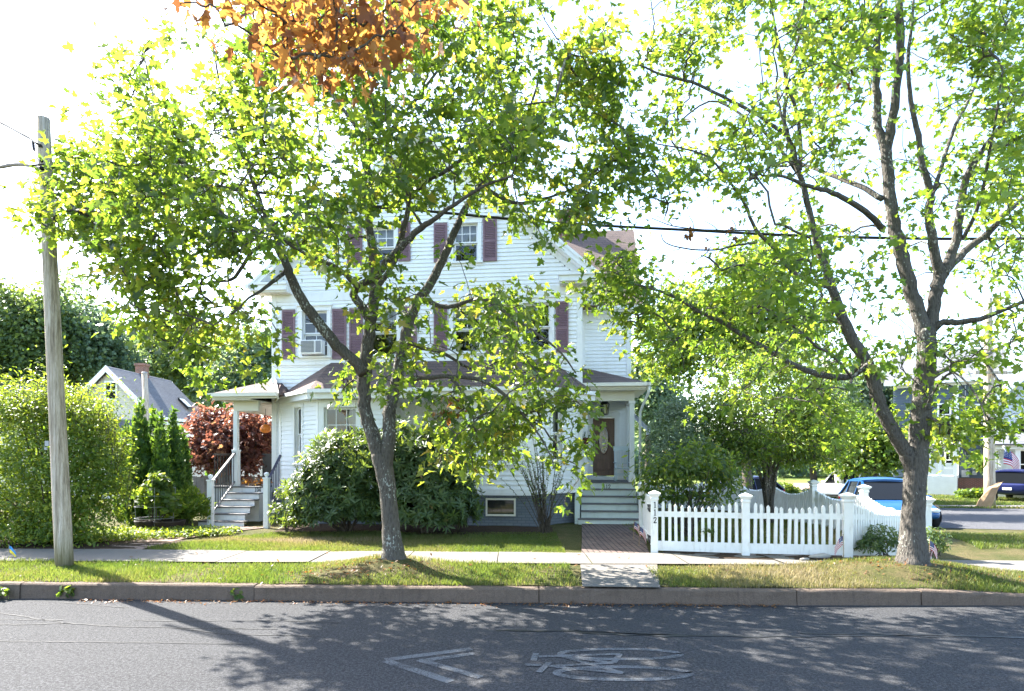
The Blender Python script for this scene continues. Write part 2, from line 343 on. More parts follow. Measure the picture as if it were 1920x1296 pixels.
def granite(name, base):
    t = NT(name); v = t.coord(); n2 = t.noise(v, 85, 4, .75); n3 = t.noise(v, 7, 7, .75); stv = t.noise(t.coord((7, 7, .6)), 2.6, 6, .7); n5 = t.noise(v, 26, 6, .8)
    c = t.ramp(n3, [(.3, tuple(x*.75 for x in base)), (.7, tuple(x*1.15 for x in base))]); c = t.mix(t.ramp(stv, [(.46, (0, 0, 0)), (.66, (.75, .75, .75))]), c, (.075, .06, .048))
    c = t.mix(.45, c, t.ramp(n2, [(.3, tuple(x*.4 for x in base)), (.7, tuple(x*1.7 for x in base))]))
    return t.done(t.bsdf(c, .92, .2, 0, t.bump(t.math('ADD', n5, n3), .8, .03)))
GRANITE = granite('kerb_granite_rough', (.145, .108, .082))
def soil(name, stops, sc=3.0):
    t = NT(name); v = t.coord(); n = t.noise(v, sc, 8, .75); n2 = t.noise(v, 45, 5, .75)
    c = t.ramp(n, stops); c = t.mix(t.ramp(n2, [(.4, (.6, .6, .6)), (.62, (0, 0, 0))]), c, tuple(x*.45 for x in stops[0][1]))
    return t.done(t.bsdf(c, .95, .1, 0, t.bump(t.math('ADD', n, n2), .8, .03)))
TURF = soil('turf_soil', [(.32, (.055, .066, .018)), (.5, (.095, .088, .034)), (.68, (.16, .118, .062))], 1.4)
FARGRASS = soil('far_lawn', [(.3, (.10, .15, .03)), (.6, (.17, .20, .05)), (.75, (.24, .2, .09))], .35)
MULCH = soil('mulch_soil', [(.3, (.035, .024, .016)), (.7, (.10, .068, .045))], 9)
def worn_paint(name):
    t = NT(name); mx = t.n('ShaderNodeMixShader'); v = t.coord()
    k = t.math('ADD', t.math('MULTIPLY', t.noise(v, 60, 5, .8), .7), t.math('MULTIPLY', t.noise(v, 2.5, 4, .7), .3))
    t.l(t.ramp(k, [(.44, (.0, .0, .0)), (.53, (.6, .6, .6))]), mx.inputs[0])
    t.l(t.bsdf((.046, .046, .0475), .85, .1).outputs[0], mx.inputs[1]); t.l(t.bsdf((.17, .18, .19), .75, .25).outputs[0], mx.inputs[2]); return t.done(mx)
PAINTROAD = worn_paint('worn_road_paint')
TARSEAL = M('tar_seal', (.014, .014, .015), .55, .25, 5, .3, 40)
TARDUSTY = M('dusty_crack', (.026, .026, .026), .8, .2, 5, .3, 40)
# ------------------------------------------------------------------ setting: terrain, road, kerb, walks
def Kx(x): return 8.43-.039*np.minimum(x, 3.7)-.004*np.maximum(np.asarray(x)-3.7, 0)      # kerb face line
def ktop(x): return .2-.09*sstep(4.9, 7.3, x)
def tz(y): return -.03-.37*sstep(10, 34, y)
MOUNDS = [(-1.85, 9.7, 1.0, .20), (6.05, 9.55, 1.5, .20)]
def gh(x, y):
    x = np.asarray(x, float); y = np.asarray(y, float)
    yz = ktop(x)+(.26-ktop(x))*sstep(10.6, 15, y)
    for mx, my, r, hh in MOUNDS:
        q = ((x-mx)/r)**2+((y-my)/(r*.8))**2
        yz = yz+hh*np.exp(-q*1.6)*sstep(8.5, 9.15, y)
    w = np.where(x < 8, 1.0, 1-sstep(8, 9.6, x)*1.0)
    w = np.maximum(w, 1-sstep(13, 16.5, y))*(1-sstep(25, 31, y))*sstep(-24, -18, x)
    return w*yz+(1-w)*tz(y)
def sines(x, y, k, seed):
    r = np.random.default_rng(seed); s = 0
    for i in range(6):
        a = r.uniform(0, 6.28); f = k*r.uniform(.6, 1.8); s = s+np.sin((x*math.cos(a)+y*math.sin(a))*f+r.uniform(0, 6.28))
    return s/3.2
def grid_mesh(name, xs, ys, zf, mat, ybase=None):
    X, Y = np.meshgrid(xs, ys)
    if ybase is not None: Y = ybase(X, Y)
    V = np.stack([X, Y, zf(X, Y)], -1).reshape(-1, 3); nx, ny = len(xs), len(ys)
    i = (np.arange(ny-1)[:, None]*nx+np.arange(nx-1)[None]).ravel()
    T = np.concatenate([np.stack([i, i+1, i+nx+1], 1), np.stack([i, i+nx+1, i+nx], 1)])
    o = np_mesh(name, V, T, mat); o.data.polygons.foreach_set('use_smooth', np.ones(len(T), dtype=bool)); return tag(o, kind='structure')
def strip(name, A, B, z, mat, nv=6, nu=1, kind='structure', skirt=0.0):
    """sheet between two polylines A and B (xy), draped with z(x, y)"""
    def res(P, n):
        P = np.array(P, float)[:, :2]; d = np.r_[0, np.cumsum(np.linalg.norm(np.diff(P, axis=0), axis=1))]; t = np.linspace(0, d[-1], n)
        return np.stack([np.interp(t, d, P[:, 0]), np.interp(t, d, P[:, 1])], 1)
    n = max(len(A), len(B), nu); a, b = res(A, n), res(B, n); mb = MB(); vs = []
    for i in range(n):
        for j in range(nv+1):
            p = a[i]+(b[i]-a[i])*j/nv; vs.append((p[0], p[1], float(z(p[0], p[1]))))
    fs = [(i*(nv+1)+j, (i+1)*(nv+1)+j, (i+1)*(nv+1)+j+1, i*(nv+1)+j+1) for i in range(n-1) for j in range(nv)]
    mb.add(vs, fs); o = obj(name, mb, mat, fix=False, smooth=True); return tag(o, kind=kind)

xs = np.r_[-24:-11:.5, -11:10:.14, 10:16.1:.5]
ys = np.r_[0:1:0.012*1.4, ]
yy = np.r_[np.arange(0, 3.2, .1), np.arange(3.2, 9, .25), np.arange(9, 23.6, .6)]
grid_mesh('lawn', xs, yy, lambda X, Y: gh(X, Y)+.012*sines(X, Y, 5, 3)*(gh(X, Y) > .1), TURF, lambda X, Y: Y+Kx(X)+.13)
far = np.r_[-420, -200, -90, -40, -20, -8, 0, 8, 20, 40, 90, 200, 420]
grid_mesh('ground', far, np.r_[-120, -40, -8, 0, 8, 10, 14, 18, 22, 26, 30, 34, 50, 90, 200, 480], lambda X, Y: tz(Y)-.10-.03*(Y < 9), FARGRASS)
grid_mesh('road', np.r_[-90, -40, -20, np.arange(-10, 10.1, .5), 20, 40, 90], np.linspace(0, 1, 20), lambda X, Y: 0*X, ASPHALT, lambda X, Y: -7+(Kx(X)+.02+7)*Y)

# kerb stones
mb = MB(); joints = [-60, -40, -25, -14, -9.7]+[float(G(p, 1128)[0]) for p in (18, 473, 1010, 1480)]+[5.3, 7.6, 10, 13, 20, 40, 60]
for a, b in zip(joints[:-1], joints[1:]):
    n = max(2, min(14, int((b-a)/.18))); dx = U(-.012, .012); dz = U(-.008, .008)
    rows = []
    for i in range(n+1):
        x = a+.006+(b-a-.012)*i/n; y = float(Kx(x))+dx; z = float(ktop(x))+dz; j = U(-.007, .007)
        rows.append([(x, y-.012+j, -.05), (x, y+j*1.3, z*.5+U(-.01, .01)), (x, y+U(-.004, .004), z-.022), (x, y+.016, z-.004), (x, y+.07, z+U(-.003, .003)), (x, y+.145, z), (x, y+.15, -.05)])
    vs = [p for r in rows for p in r]; k = 7
    fs = [(i*k+j, (i+1)*k+j, (i+1)*k+j+1, i*k+j+1) for i in range(n) for j in range(k-1)]
    mb.add(vs, fs); mb.add(rows[0], [tuple(range(k))]); mb.add(rows[-1], [tuple(range(k))])
tag(obj('kerb', mb, GRANITE), kind='structure')

# sidewalk slabs along the street, cut by joints
def sw0(x): return 10.22-.03*x
def sw1(x): return 11.42-.045*x
mb = MB(); x = -20.0
while x < 8.9:
    w = 1.52; n = 6
    a0, b0 = x+.007, x+w-.007; dz = U(-.006, .006); vs = []
    for i in range(n+1):
        xx = a0+(b0-a0)*i/n
        for j in range(6):
            y = sw0(xx)+(sw1(xx)-sw0(xx))*j/5; vs.append((xx, y, float(gh(xx, y))*.35+.65*(.215+(ktop(xx)-.2))+.022+dz*(i/n-.5)*2))
    mb.add(vs, [(i*6+j, (i+1)*6+j, (i+1)*6+j+1, i*6+j+1) for i in range(n) for j in range(5)])
    x += w
tag(obj('sidewalk', mb, CONCRETE, fix=False), kind='structure')
# concrete crossing walk from kerb to sidewalk
def walk_z(x, y): return float(gh(x, y))+.024
A = [G(1092, 1103, .2), G(1088, 1060, .21)]; B = [G(1238, 1105, .2), G(1232, 1060, .21)]
strip('crossing_walk', A, B, walk_z, CONCRETE, 8, 8)
# brick path to the right-hand steps
strip('brick_path', [G(1090, 1041, .22), G(1091, 1010, .24), G(1091, 982, .26)], [G(1219, 1041, .22), G(1206, 1010, .24), G(1198, 982, .26)], walk_z, BRICK_PATH, 8, 14)
# reddish path to the left-hand steps
strip('garden_path', [G(165, 1037, .22), G(215, 1021, .23), G(290, 1005, .24), G(350, 996, .25), G(392, 988, .26)], [G(330, 1037, .22), G(262, 1030, .23), G(330, 1014, .24), G(410, 1001, .25), G(505, 990, .26)], lambda x, y: float(gh(x, y))+.02, PATHSAND, 8, 16)
# side street running off behind the yard, and the corner walk
def st_z(x, y): return float(gh(x, y)) if False else float(tz(y))+.012
strip('side_street', [(40, 14.0), (16, 17.6), (11.5, 19.0), (10.5, 24), (14, 34), (20, 60), (30, 110)], [(46, 28.5), (24, 28.5), (20.0, 28.8), (18.6, 31), (20, 40), (25, 62), (36, 110)], st_z, ASPHALT2, 8, 40)
strip('far_sidewalk', [(46, 29.6), (20.2, 29.8)], [(46, 31.0), (20.6, 31.2)], lambda x, y: float(tz(y))+.02, CONCRETE, 2, 6)
strip('corner_sidewalk', [(8.2, 9.75), (9.0, 11.2), (10.2, 12.6)], [(8.9, 9.3), (12.5, 9.6), (16, 11.0)], lambda x, y: float(gh(x, y))+.026, CONCRETE, 8, 12)
strip('driveway', [W(1478, 902, 40)[:2], W(1560, 912, 40)[:2]], [W(1470, 898, 60)[:2], W(1600, 905, 60)[:2]], lambda x, y: float(tz(y))+.02, PATHSAND, 4, 4)
# mulch under the fence
strip('mulch_bed', [G(1243, 1046, .23), G(1420, 1049, .23), G(1600, 1054, .23)], [G(1243, 1020, .26), G(1420, 1022, .26), G(1660, 1020, .26)], lambda x, y: float(gh(x, y))+.03+.012*float(sines(np.array(x), np.array(y), 9, 8)), MULCH, 5, 40)
strip('hedge_bed', [(-13, 12.0), (-8.2, 11.75), (-6.9, 11.85)], [(-13, 14), (-8, 14.2), (-6.3, 12.6)], lambda x, y: float(gh(x, y))+.02, MULCH, 4, 10)
strip('shrub_bed', [(-5.3, 13.95), (-3, 13.65), (0.9, 13.9)], [(-5.4, 16), (-3, 15.8), (0.95, 15.2)], lambda x, y: float(gh(x, y))+.02, MULCH, 4, 16)

# painted cycle-lane symbol: two arrow strokes and a bicycle, worn
def rd(px, py): p = G(px, py, 0); return np.array((p[0], p[1]))
mb = MB()
_sz = [.0030]
def stroke(pts, w, closed=False):
    _sz[0] += .0003; z = _sz[0]
    P = [np.array(p, float) for p in pts]
    if closed: P = P+[P[0], P[1]]
    L, R = [], []
    for i in range(len(P)):
        t = P[min(i+1, len(P)-1)]-P[max(i-1, 0)]; t /= np.linalg.norm(t); n = np.array((-t[1], t[0])); L.append(P[i]+n*w/2); R.append(P[i]-n*w/2)
    for i in range(len(P)-1): mb.quad((*L[i], z), (*L[i+1], z), (*R[i+1], z), (*R[i], z))
stroke([rd(884, 1217), rd(722, 1238)], .10); stroke([rd(724, 1240), rd(846, 1279)], .10)
stroke([rd(890, 1226), rd(788, 1240)], .09); stroke([rd(786, 1238), rd(902, 1271)], .09)
def ell(cx, cy, rx, ry, n=36):
    c = rd(cx, cy); ex = abs(rd(cx+rx, cy)[0]-c[0]); ey = (rd(cx, cy-ry)[1]-rd(cx, cy+ry)[1])/2
    return [c+np.array((ex*math.cos(t), ey*math.sin(t))) for t in np.linspace(0, 2*math.pi, n, endpoint=False)]
stroke(ell(1163, 1227, 112, 9.5), .075, True); stroke(ell(1168, 1263, 124, 12), .08, True)
for a, b in (((1163, 1227), (1010, 1232)), ((1168, 1263), (1030, 1250)), ((1168, 1263), (1045, 1229)), ((1030, 1250), (1150, 1244)), ((1150, 1244), (1163, 1227)), ((1150, 1244), (1045, 1231)), ((1005, 1226), (1000, 1240)), ((1030, 1243), (1010, 1262)), ((985, 1248), (1015, 1248))):
    stroke([rd(*a), rd(*b)], .06)
tag(obj('road_marking', mb, PAINTROAD, fix=False), kind='structure')
# tar seams and cracks in the asphalt
mb = MB()
def crack(pts, w, z=.006, wob=.02, step=.12):
    out = []
    for a, b in zip(pts[:-1], pts[1:]):
        n = max(2, int(np.linalg.norm(b-a)/step))
        for i in range(n): out.append(a+(b-a)*i/n+np.array((0, U(-wob, wob))))
    out.append(pts[-1]); ws = [w*U(.5, 1.3) for _ in out]
    for i in range(len(out)-1):
        a, b = out[i], out[i+1]; mb.quad((a[0], a[1]-ws[i]/2, z), (b[0], b[1]-ws[i+1]/2, z), (b[0], b[1]+ws[i+1]/2, z), (a[0], a[1]+ws[i]/2, z))
crack([rd(930, 1183), rd(1080, 1184), rd(1180, 1189), rd(1300, 1192), rd(1420, 1195), rd(1560, 1194), rd(1730, 1191), rd(1990, 1198)], .045)
crack([rd(1080, 1186), rd(1170, 1190), rd(1290, 1193)], .10)
crack([rd(1500, 1188), rd(1640, 1189), rd(1760, 1196)], .03)
tag(obj('tar_seam', mb, TARSEAL, fix=False), kind='structure')
mb = MB()
for pts in ([(-20, 1203), (240, 1205), (470, 1208)], [(-20, 1172), (60, 1171), (130, 1169), (190, 1174), (330, 1178), (520, 1180)], [(130, 1170), (0, 1150)], [(250, 1164), (330, 1165), (520, 1164), (640, 1168)], [(-20, 1162), (120, 1163)], [(110, 1130), (180, 1135), (240, 1140)], [(330, 1178), (420, 1190), (600, 1193)]):
    crack([rd(*p) for p in pts], .022, .005, .012, .08)
tag(obj('road_crack', mb, TARDUSTY, fix=False), kind='structure')

# ---- grass blades (uncountable): verge, front lawn, side yard
def blades(name, n, x0, x1, y0, y1, keep, hgt=(.03, .065), dry=.0, wide=.010, mat=None):
    x = RNG.uniform(x0, x1, n); y = RNG.uniform(y0, y1, n); k = keep(x, y); x, y = x[k], y[k]; n = len(x)
    z = gh(x, y); p = np.stack([x, y, z-.004], 1); hh = RNG.uniform(*hgt, n)*(1+.35*sines(x, y, 3, 21)); lean = RNG.normal(0, .35, (n, 2)); a = RNG.uniform(0, math.pi, n)
    dx = np.stack([np.cos(a), np.sin(a), 0*a], 1)*(wide*RNG.uniform(.6, 1.2, n))[:, None]
    top = p+np.stack([lean[:, 0]*hh, lean[:, 1]*hh, hh], 1); mid = p+(top-p)*.55+np.stack([0*hh, 0*hh, hh*.08], 1)
    V = np.stack([p-dx/2, p+dx/2, mid+dx*.4, mid-dx*.4, top], 1).reshape(-1, 3); b = (np.arange(n)*5)[:, None]
    T = np.concatenate([b+np.array([[0, 1, 2]]), b+np.array([[0, 2, 3]]), b+np.array([[3, 2, 4]])], 1).reshape(-1, 3)
    t = np.clip(.34+.22*sines(x, y, 1.5, 31)+.12*sines(x, y, 5, 33)+RNG.normal(0, .12, n)+(dry(x, y) if callable(dry) else dry), 0, 1)
    return np_mesh(name, V, T, mat or GRASS, None, np.repeat(t, 3), 'stuff')
wl0, wl1 = float(A[0][0]), float(B[0][0])
def verge_keep(x, y):
    k = (y > Kx(x)+.12+.03*sines(x, y, 12, 2)) & (y < sw0(x)+.06+.05*sines(x, y, 7, 4)) & ((x < wl0-.03+.03*sines(x, y, 9, 6)) | (x > wl1+.12*(y-8.5)*.8+.02))
    bare = 1.1*np.exp(-((x+2.5)**2/.5+(y-9.2)**2/.10))+1.2*np.exp(-((x+1.75)**2+(y-9.6)**2)/.16)+1.2*np.exp(-((x-6.0)**2+(y-9.45)**2)/.28)+.7*np.exp(-((x-7.4)**2/.5+(y-9.2)**2/.06))
    return k & (RNG.random(len(x)) > bare*1.1) & (RNG.random(len(x)) < .62+.4*sines(x, y, 2.4, 44))
blades('verge_grass', 150000, -10, 9.2, 8.4, 10.7, verge_keep, dry=lambda x, y: .10*sstep(-3, 0, x)+.0*sstep(3, 7, x)-.10*(x < -3), hgt=(.03, .075))
def lawn_keep(x, y):
    pe = np.interp(y, [11.4, 12.0, 13.0, 14.2], [-6.0, -6.9, -6.2, -5.2])
    return (y > sw1(x)-.05+.04*sines(x, y, 8, 5)) & (x > pe) & (x < .96) & (y < 14.1-.1*x*0) & (RNG.random(len(x)) < .72+.3*sines(x, y, 2, 45))
blades('lawn_grass', 105000, -7.2, 1.0, 11.2, 14.2, lawn_keep, hgt=(.03, .07), dry=lambda x, y: .52*np.exp(-((y-12.75+.06*x)/.42)**2)*sstep(1.2, -1.5, x)*(.75+.4*sines(x, y, 1.1, 71))-.08)
blades('side_yard_grass', 40000, 2.7, 7.6, 11.5, 19, lambda x, y: (y > 11.6), dry=.05, hgt=(.04, .09), wide=.016)
blades('corner_grass', 26000, 8.3, 15, 11.5, 17, lambda x, y: (x > 8.3+(y-10)*.3) & (y > 12.3-.0*x) | ((y > 11.0+.25*(x-9)) & (x > 11.0)), dry=.04, hgt=(.04, .09), wide=.02)
blades('far_bank_grass', 60000, 14, 34, 28.9, 45, lambda x, y: (y < 29.6) | (y > 31.3), dry=-.02, hgt=(.05, .12), wide=.05)
# ------------------------------------------------------------------ the white two-family house
TH = math.radians(6.4); HU = np.array((math.cos(TH), -math.sin(TH))); HV = np.array((math.sin(TH), math.cos(TH)))
HO = np.array((130*16.4/F, 16.4)); GZ = .26
def L(px, py, v):
    """photo point on the house's plane v (metres behind the facade) -> (u, z) in house coordinates"""
    r = np.array(((px-CX)/F, 1.0)); t = (v+HO@HV)/(r@HV); P = r*t-HO; return float(P@HU), EYE+(H-py)*t/F
def Lu(px, v): return L(px, 860, v)[0]
house = thing('white_house', 'large white clapboard house with mauve shutters and brown shingle roofs', 'house', (HO[0], HO[1], 0), -TH)
def V3(*a): return np.array(a, float)

def clap(mb, p, du, n, length, z0, z1, openings=(), exp=.105, lim=None, proud=.026):
    """lapped boards on a wall: start p, direction du, outward normal n; openings (a0, a1, b0, b1)"""
    p, du, n = map(lambda q: np.array(q, float), (p, du, n)); rows = int(math.ceil((z1-z0)/exp-1e-6))
    for r in range(rows):
        za, zb = z0+r*exp, min(z0+(r+1)*exp, z1); zm = (za+zb)/2
        l0, l1 = lim(zm) if lim else (0, length)
        segs = [(l0, l1)]
        for a0, a1, b0, b1 in openings:
            if zb <= b0+.02 or za >= b1-.02: continue
            segs = [q for s in segs for q in ((s[0], min(s[1], a0)), (max(s[0], a1), s[1])) if q[1]-q[0] > .004]
        for a, b in segs:
            if b-a < .01: continue
            def P(t, z, o): q = p+du*t+n*o; return (q[0], q[1], z)
            mb.add([P(a, za, proud), P(b, za, proud), P(b, zb, .001), P(a, zb, .001), P(a, za, -.002), P(b, za, -.002)], [(0, 1, 2, 3), (4, 5, 1, 0)])
def backing(mb, p, du, n, length, z0, z1, openings=(), depth=.12):
    """the wall body behind the boards, with holes left for the openings"""
    p, du, n = map(lambda q: np.array(q, float), (p, du, n)); openings = [(o[0], o[1], max(o[2], z0), min(o[3], z1)) for o in openings if o[2] < z1 and o[3] > z0]; cuts = sorted({0, length, *[c for o in openings for c in o[:2]]}); zc = sorted({z0, z1, *[c for o in openings for c in o[2:]]})
    for a, b in zip(cuts[:-1], cuts[1:]):
        for c, d in zip(zc[:-1], zc[1:]):
            m, k = (a+b)/2, (c+d)/2
            if any(o[0] < m < o[1] and o[2] < k < o[3] for o in openings): continue
            q = p+du*a-n*depth; mb.obox((q[0], q[1], c), (*(du*(b-a)), 0), (*(n*(depth-.003)), 0), (0, 0, d-c))

def window(p, du, n, a0, a1, b0, b1, parent, trim=.10, rows=(2, 1), cols=2, sill=True, curtain=None, head=True, low=None, label=None, mat=None):
    """double-hung window: casing > sash, pane, curtain"""
    p, du, n = map(lambda q: np.array(q, float), (p, du, n)); d3 = np.array((*du, 0)); n3 = np.array((*n, 0)); p3 = np.array((*p, 0)); Z = np.array((0, 0, 1.))
    def bx(mb, a, b, c, d, o0, o1): mb.obox(p3+d3*a+Z*c+n3*o0, d3*(b-a), Z*(d-c), n3*(o1-o0))
    mb = MB(); t = trim
    bx(mb, a0-t, a0, b0, b1, -.02, .035); bx(mb, a1, a1+t, b0, b1, -.02, .035)
    bx(mb, a0-t-.02, a1+t+.02, b1, b1+t*1.25, -.02, .045)
    if head: bx(mb, a0-t-.05, a1+t+.05, b1+t*1.25, b1+t*1.25+.035, -.02, .085)
    if sill: bx(mb, a0-t-.04, a1+t+.04, b0-.05, b0, -.06, .085); bx(mb, a0-t, a1+t, b0-.12, b0-.05, -.02, .03)
    else: bx(mb, a0-t, a1+t, b0-t, b0, -.02, .035)
    for a in (a0, a1-.012): bx(mb, a, a+.012, b0, b1, -.16, -.021)
    bx(mb, a0+.012, a1-.012, b1-.012, b1, -.16, -.021); bx(mb, a0+.012, a1-.012, b0, b0+.012, -.16, -.061)
    w = obj('window', mb, TRIM, parent)
    if label: w['label'] = label
    s = .038; mid = (b0+b1)/2; sb = MB(); A0, A1, B0, B1 = a0+.013, a1-.013, b0+.013, b1-.013
    for (c, d, o, nr) in ((mid, B1, -.06, rows[0]), (B0, mid+.0, -.10, rows[1])):
        bx(sb, A0, A0+s, c, d, o-.03, o); bx(sb, A1-s, A1, c, d, o-.03, o); bx(sb, A0+s, A1-s, d-s, d, o-.03, o); bx(sb, A0+s, A1-s, c, c+s, o-.03, o)
        nc = cols if nr > 1 else 1
        for k in range(1, nc): x = A0+(A1-A0)*k/nc; bx(sb, x-.010, x+.010, c+s, d-s, o-.022, o-.004)
        for k in range(1, nr): z = c+(d-c)*k/nr; bx(sb, A0+s, A1-s, z-.010, z+.010, o-.020, o-.006)
    obj('sash', sb, WHITE, w)
    pb = MB()
    for (c, d, o) in ((mid, B1, -.075), (B0, mid, -.115)):
        q = p3+n3*o; pb.quad(q+d3*A0+Z*c, q+d3*A1+Z*c, q+d3*A1+Z*d, q+d3*A0+Z*d)
    obj('pane', pb, GLASS, w, fix=False)
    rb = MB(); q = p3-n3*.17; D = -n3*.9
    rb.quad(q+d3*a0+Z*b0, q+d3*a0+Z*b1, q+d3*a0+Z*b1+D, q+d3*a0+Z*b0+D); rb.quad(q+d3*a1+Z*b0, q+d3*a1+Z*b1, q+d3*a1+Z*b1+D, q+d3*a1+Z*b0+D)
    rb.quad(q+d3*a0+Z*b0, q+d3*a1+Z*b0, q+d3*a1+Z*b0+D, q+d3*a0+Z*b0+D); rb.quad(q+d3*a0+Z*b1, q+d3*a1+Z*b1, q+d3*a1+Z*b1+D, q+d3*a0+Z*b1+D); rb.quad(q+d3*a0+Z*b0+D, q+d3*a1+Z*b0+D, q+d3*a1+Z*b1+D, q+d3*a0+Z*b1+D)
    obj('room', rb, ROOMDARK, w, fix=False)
    for (f0, f1, g0) in (curtain or ()):
        cb = MB(); N = 18; pts = []
        for i in range(N+1):
            a = A0+(A1-A0)*(f0+(f1-f0)*i/N); o = -.20+.018*math.sin(i*2.1); pts.append(p3+d3*a+n3*o)
        for i in range(N): cb.quad(pts[i]+Z*(b0+(b1-b0)*g0), pts[i+1]+Z*(b0+(b1-b0)*g0), pts[i+1]+Z*b1, pts[i]+Z*b1)
        obj('curtain', cb, CURTAIN, w, fix=False, smooth=True)
    return w
def shutter(p, du, n, a0, a1, b0, b1, parent):
    p, du, n = map(lambda q: np.array(q, float), (p, du, n)); d3 = np.array((*du, 0)); n3 = np.array((*n, 0)); p3 = np.array((*p, 0)); Z = np.array((0, 0, 1.)); mb = MB()
    def bx(a, b, c, d, o0, o1): mb.obox(p3+d3*a+Z*c+n3*o0, d3*(b-a), Z*(d-c), n3*(o1-o0))
    s = .045; bx(a0, a0+s, b0, b1, .018, .055); bx(a1-s, a1, b0, b1, .018, .055); m = b0+(b1-b0)*.47
    for c, d in ((b0, b0+.07), (m-.03, m+.03), (b1-.06, b1)): bx(a0+s, a1-s, c, d, .018, .052)
    for c, d in ((b0+.07, m-.03), (m+.03, b1-.06)):
        k = max(3, int((d-c)/.042))
        for i in range(k):
            z = c+(d-c)*(i+.5)/k; q = p3+d3*(a0+s)+Z*(z-.022)+n3*.047
            mb.obox(q, d3*(a1-a0-2*s), Z*.040-n3*.022, Z*.004+n3*.007)
    return obj('shutter', mb, SHUTTER, parent)

U0 = Lu(512, 0); FW = -U0; PF = (U0, 0.0); FN = (0, -1.0); DU = (1.0, 0)
EZ = 6.42; PITCH = .875; PEAK = EZ+.12+(FW/2+.45)*PITCH
def zof(py, v, px=800): return L(px, py, v)[1]
def frect(x0, x1, y0, y1, v=0.0):
    a0, z1 = L(x0, y0, v); a1, z0 = L(x1, y1, v); return a0-U0, a1-U0, z0, z1
ups = [frect(567, 614, 584, 668), frect(692, 745, 580, 666), frect(850, 901, 575, 660), frect(982, 1032, 569, 658)]
att = [frect(690, 740, 428, 500), frect(850, 896, 420, 490)]
ctr = [frect(800, 846, 770, 880)]
ops = ups+att+ctr
mb = MB()
clap(mb, PF, DU, FN, FW, 1.0, EZ+.0, ops)
def glim(z): h = (z-(EZ+.0))/PITCH; return (max(0, h-.1), FW-max(0, h-.1))
clap(mb, PF, DU, FN, FW, EZ, PEAK-.12, ops, lim=glim)
backing(mb, PF, DU, FN, FW, 1.0, EZ, ops)
gb = MB(); steps = 24
for i in range(steps):
    za, zb = EZ+(PEAK-EZ)*i/steps, EZ+(PEAK-EZ)*(i+1)/steps; l0, l1 = glim(zb); segs = [(l0+.02, l1-.02)]
    for a0, a1, b0, b1 in att:
        if zb > b0+.01 and za < b1-.01: segs = [q for s in segs for q in ((s[0], min(s[1], a0)), (max(s[0], a1), s[1])) if q[1]-q[0] > .01]
    for a, b in segs: mb.box(U0+a, U0+b, .004, .1, za, zb)
# side walls of the front block and the set-back right wing (plane v = 2.6)
WV = 2.6; WU1 = Lu(1182, WV); BV = 8.5; WZ = EZ-.15
sidew = MB()
clap(sidew, (U0, BV), (0, -1.0), (-1.0, 0), BV, 1.0, EZ); backing(sidew, (U0, BV), (0, -1.0), (-1.0, 0), BV-.12, 1.0, EZ)
clap(sidew, (0, 0), (0, 1.0), (1.0, 0), WV, 1.0, EZ); backing(sidew, (0, .12), (0, 1.0), (1.0, 0), WV-.12, 1.0, EZ)
DR = (Lu(1111, WV), Lu(1153, WV)); DZ0 = zof(893, WV, 1130); DZ1 = zof(783, WV, 1130)
wop = [(DR[0], DR[1], DZ0-.02, DZ1)]
clap(sidew, (0, WV), DU, FN, WU1, 1.0, WZ, wop); backing(sidew, (0, WV), DU, FN, WU1, 1.0, WZ, wop)
clap(sidew, (WU1, WV), (0, 1.0), (1.0, 0), BV-WV, 1.0, WZ); backing(sidew, (WU1, WV+.12), (0, 1.0), (1.0, 0), BV-WV-.12, 1.0, WZ)
def sl(z): h = (z-WZ)/.9; return (max(0, h), (BV-WV)-max(0, h))
clap(sidew, (WU1, WV), (0, 1.0), (1.0, 0), BV-WV, WZ, WZ+2.6, lim=sl)
mb.add(sidew.v, sidew.f)
wall = obj('wall', mb, SIDING, house)
# corner boards, frieze, window band
cb = MB()
for u in (U0-.025, -.115): cb.box(u, u+.14, -.03, -.002, 1.0, EZ-.02)
cb.box(U0-.03, U0-.002, 0, .12, 1.0, EZ-.02); cb.box(.002, .03, 0, .12, 1.0, EZ-.02); cb.box(WU1-.11, WU1+.02, WV-.03, WV-.002, 1.0, WZ-.02); cb.box(.005, .10, WV-.03, WV-.002, 4.0, WZ-.02)
cb.box(U0+.12, -.12, -.028, -.002, EZ-.30, EZ-.06); cb.box(.1, WU1-.11, WV-.028, WV-.002, WZ-.26, WZ-.04)
zs = zof(676, 0, 900); cb.box(U0+.12, -.12, -.05, -.002, zs-.05, zs+.04)
obj('corner_board', cb, TRIM, house)
# foundation
fb = MB(); fb.box(U0+.06, -.06, .05, BV, -.2, 1.0); fb.box(-.06, WU1-.06, WV+.05, BV, -.2, 1.0); obj('foundation', fb, BRICK_GREY, house)

# windows and shutters of the upper storeys
for i, o in enumerate(ups):
    window(PF, DU, FN, *o, house, rows=(2, 1) if i else (2, 2), cols=2, curtain=[(0, 1, .72)] if i in (1, 2) else None)
for o in att: window(PF, DU, FN, *o, house, rows=(2, 1), cols=3, curtain=[(0, 1, .6)])
for o in ctr: window(PF, DU, FN, *o, house, rows=(1, 1), curtain=[(0, .35, 0)])
for x0, x1, y0, y1 in ((530, 554, 582, 674), (624, 650, 580, 674), (656, 681, 579, 672), (757, 782, 576, 669), (814, 839, 572, 658), (912, 936, 572, 666), (944, 969, 570, 665), (1042, 1066, 566, 661),
                       (652, 680, 425, 500), (748, 770, 416, 490), (814, 839, 420, 492), (906, 932, 411, 490)):
    shutter(PF, DU, FN, *frect(x0, x1, y0, y1), house)
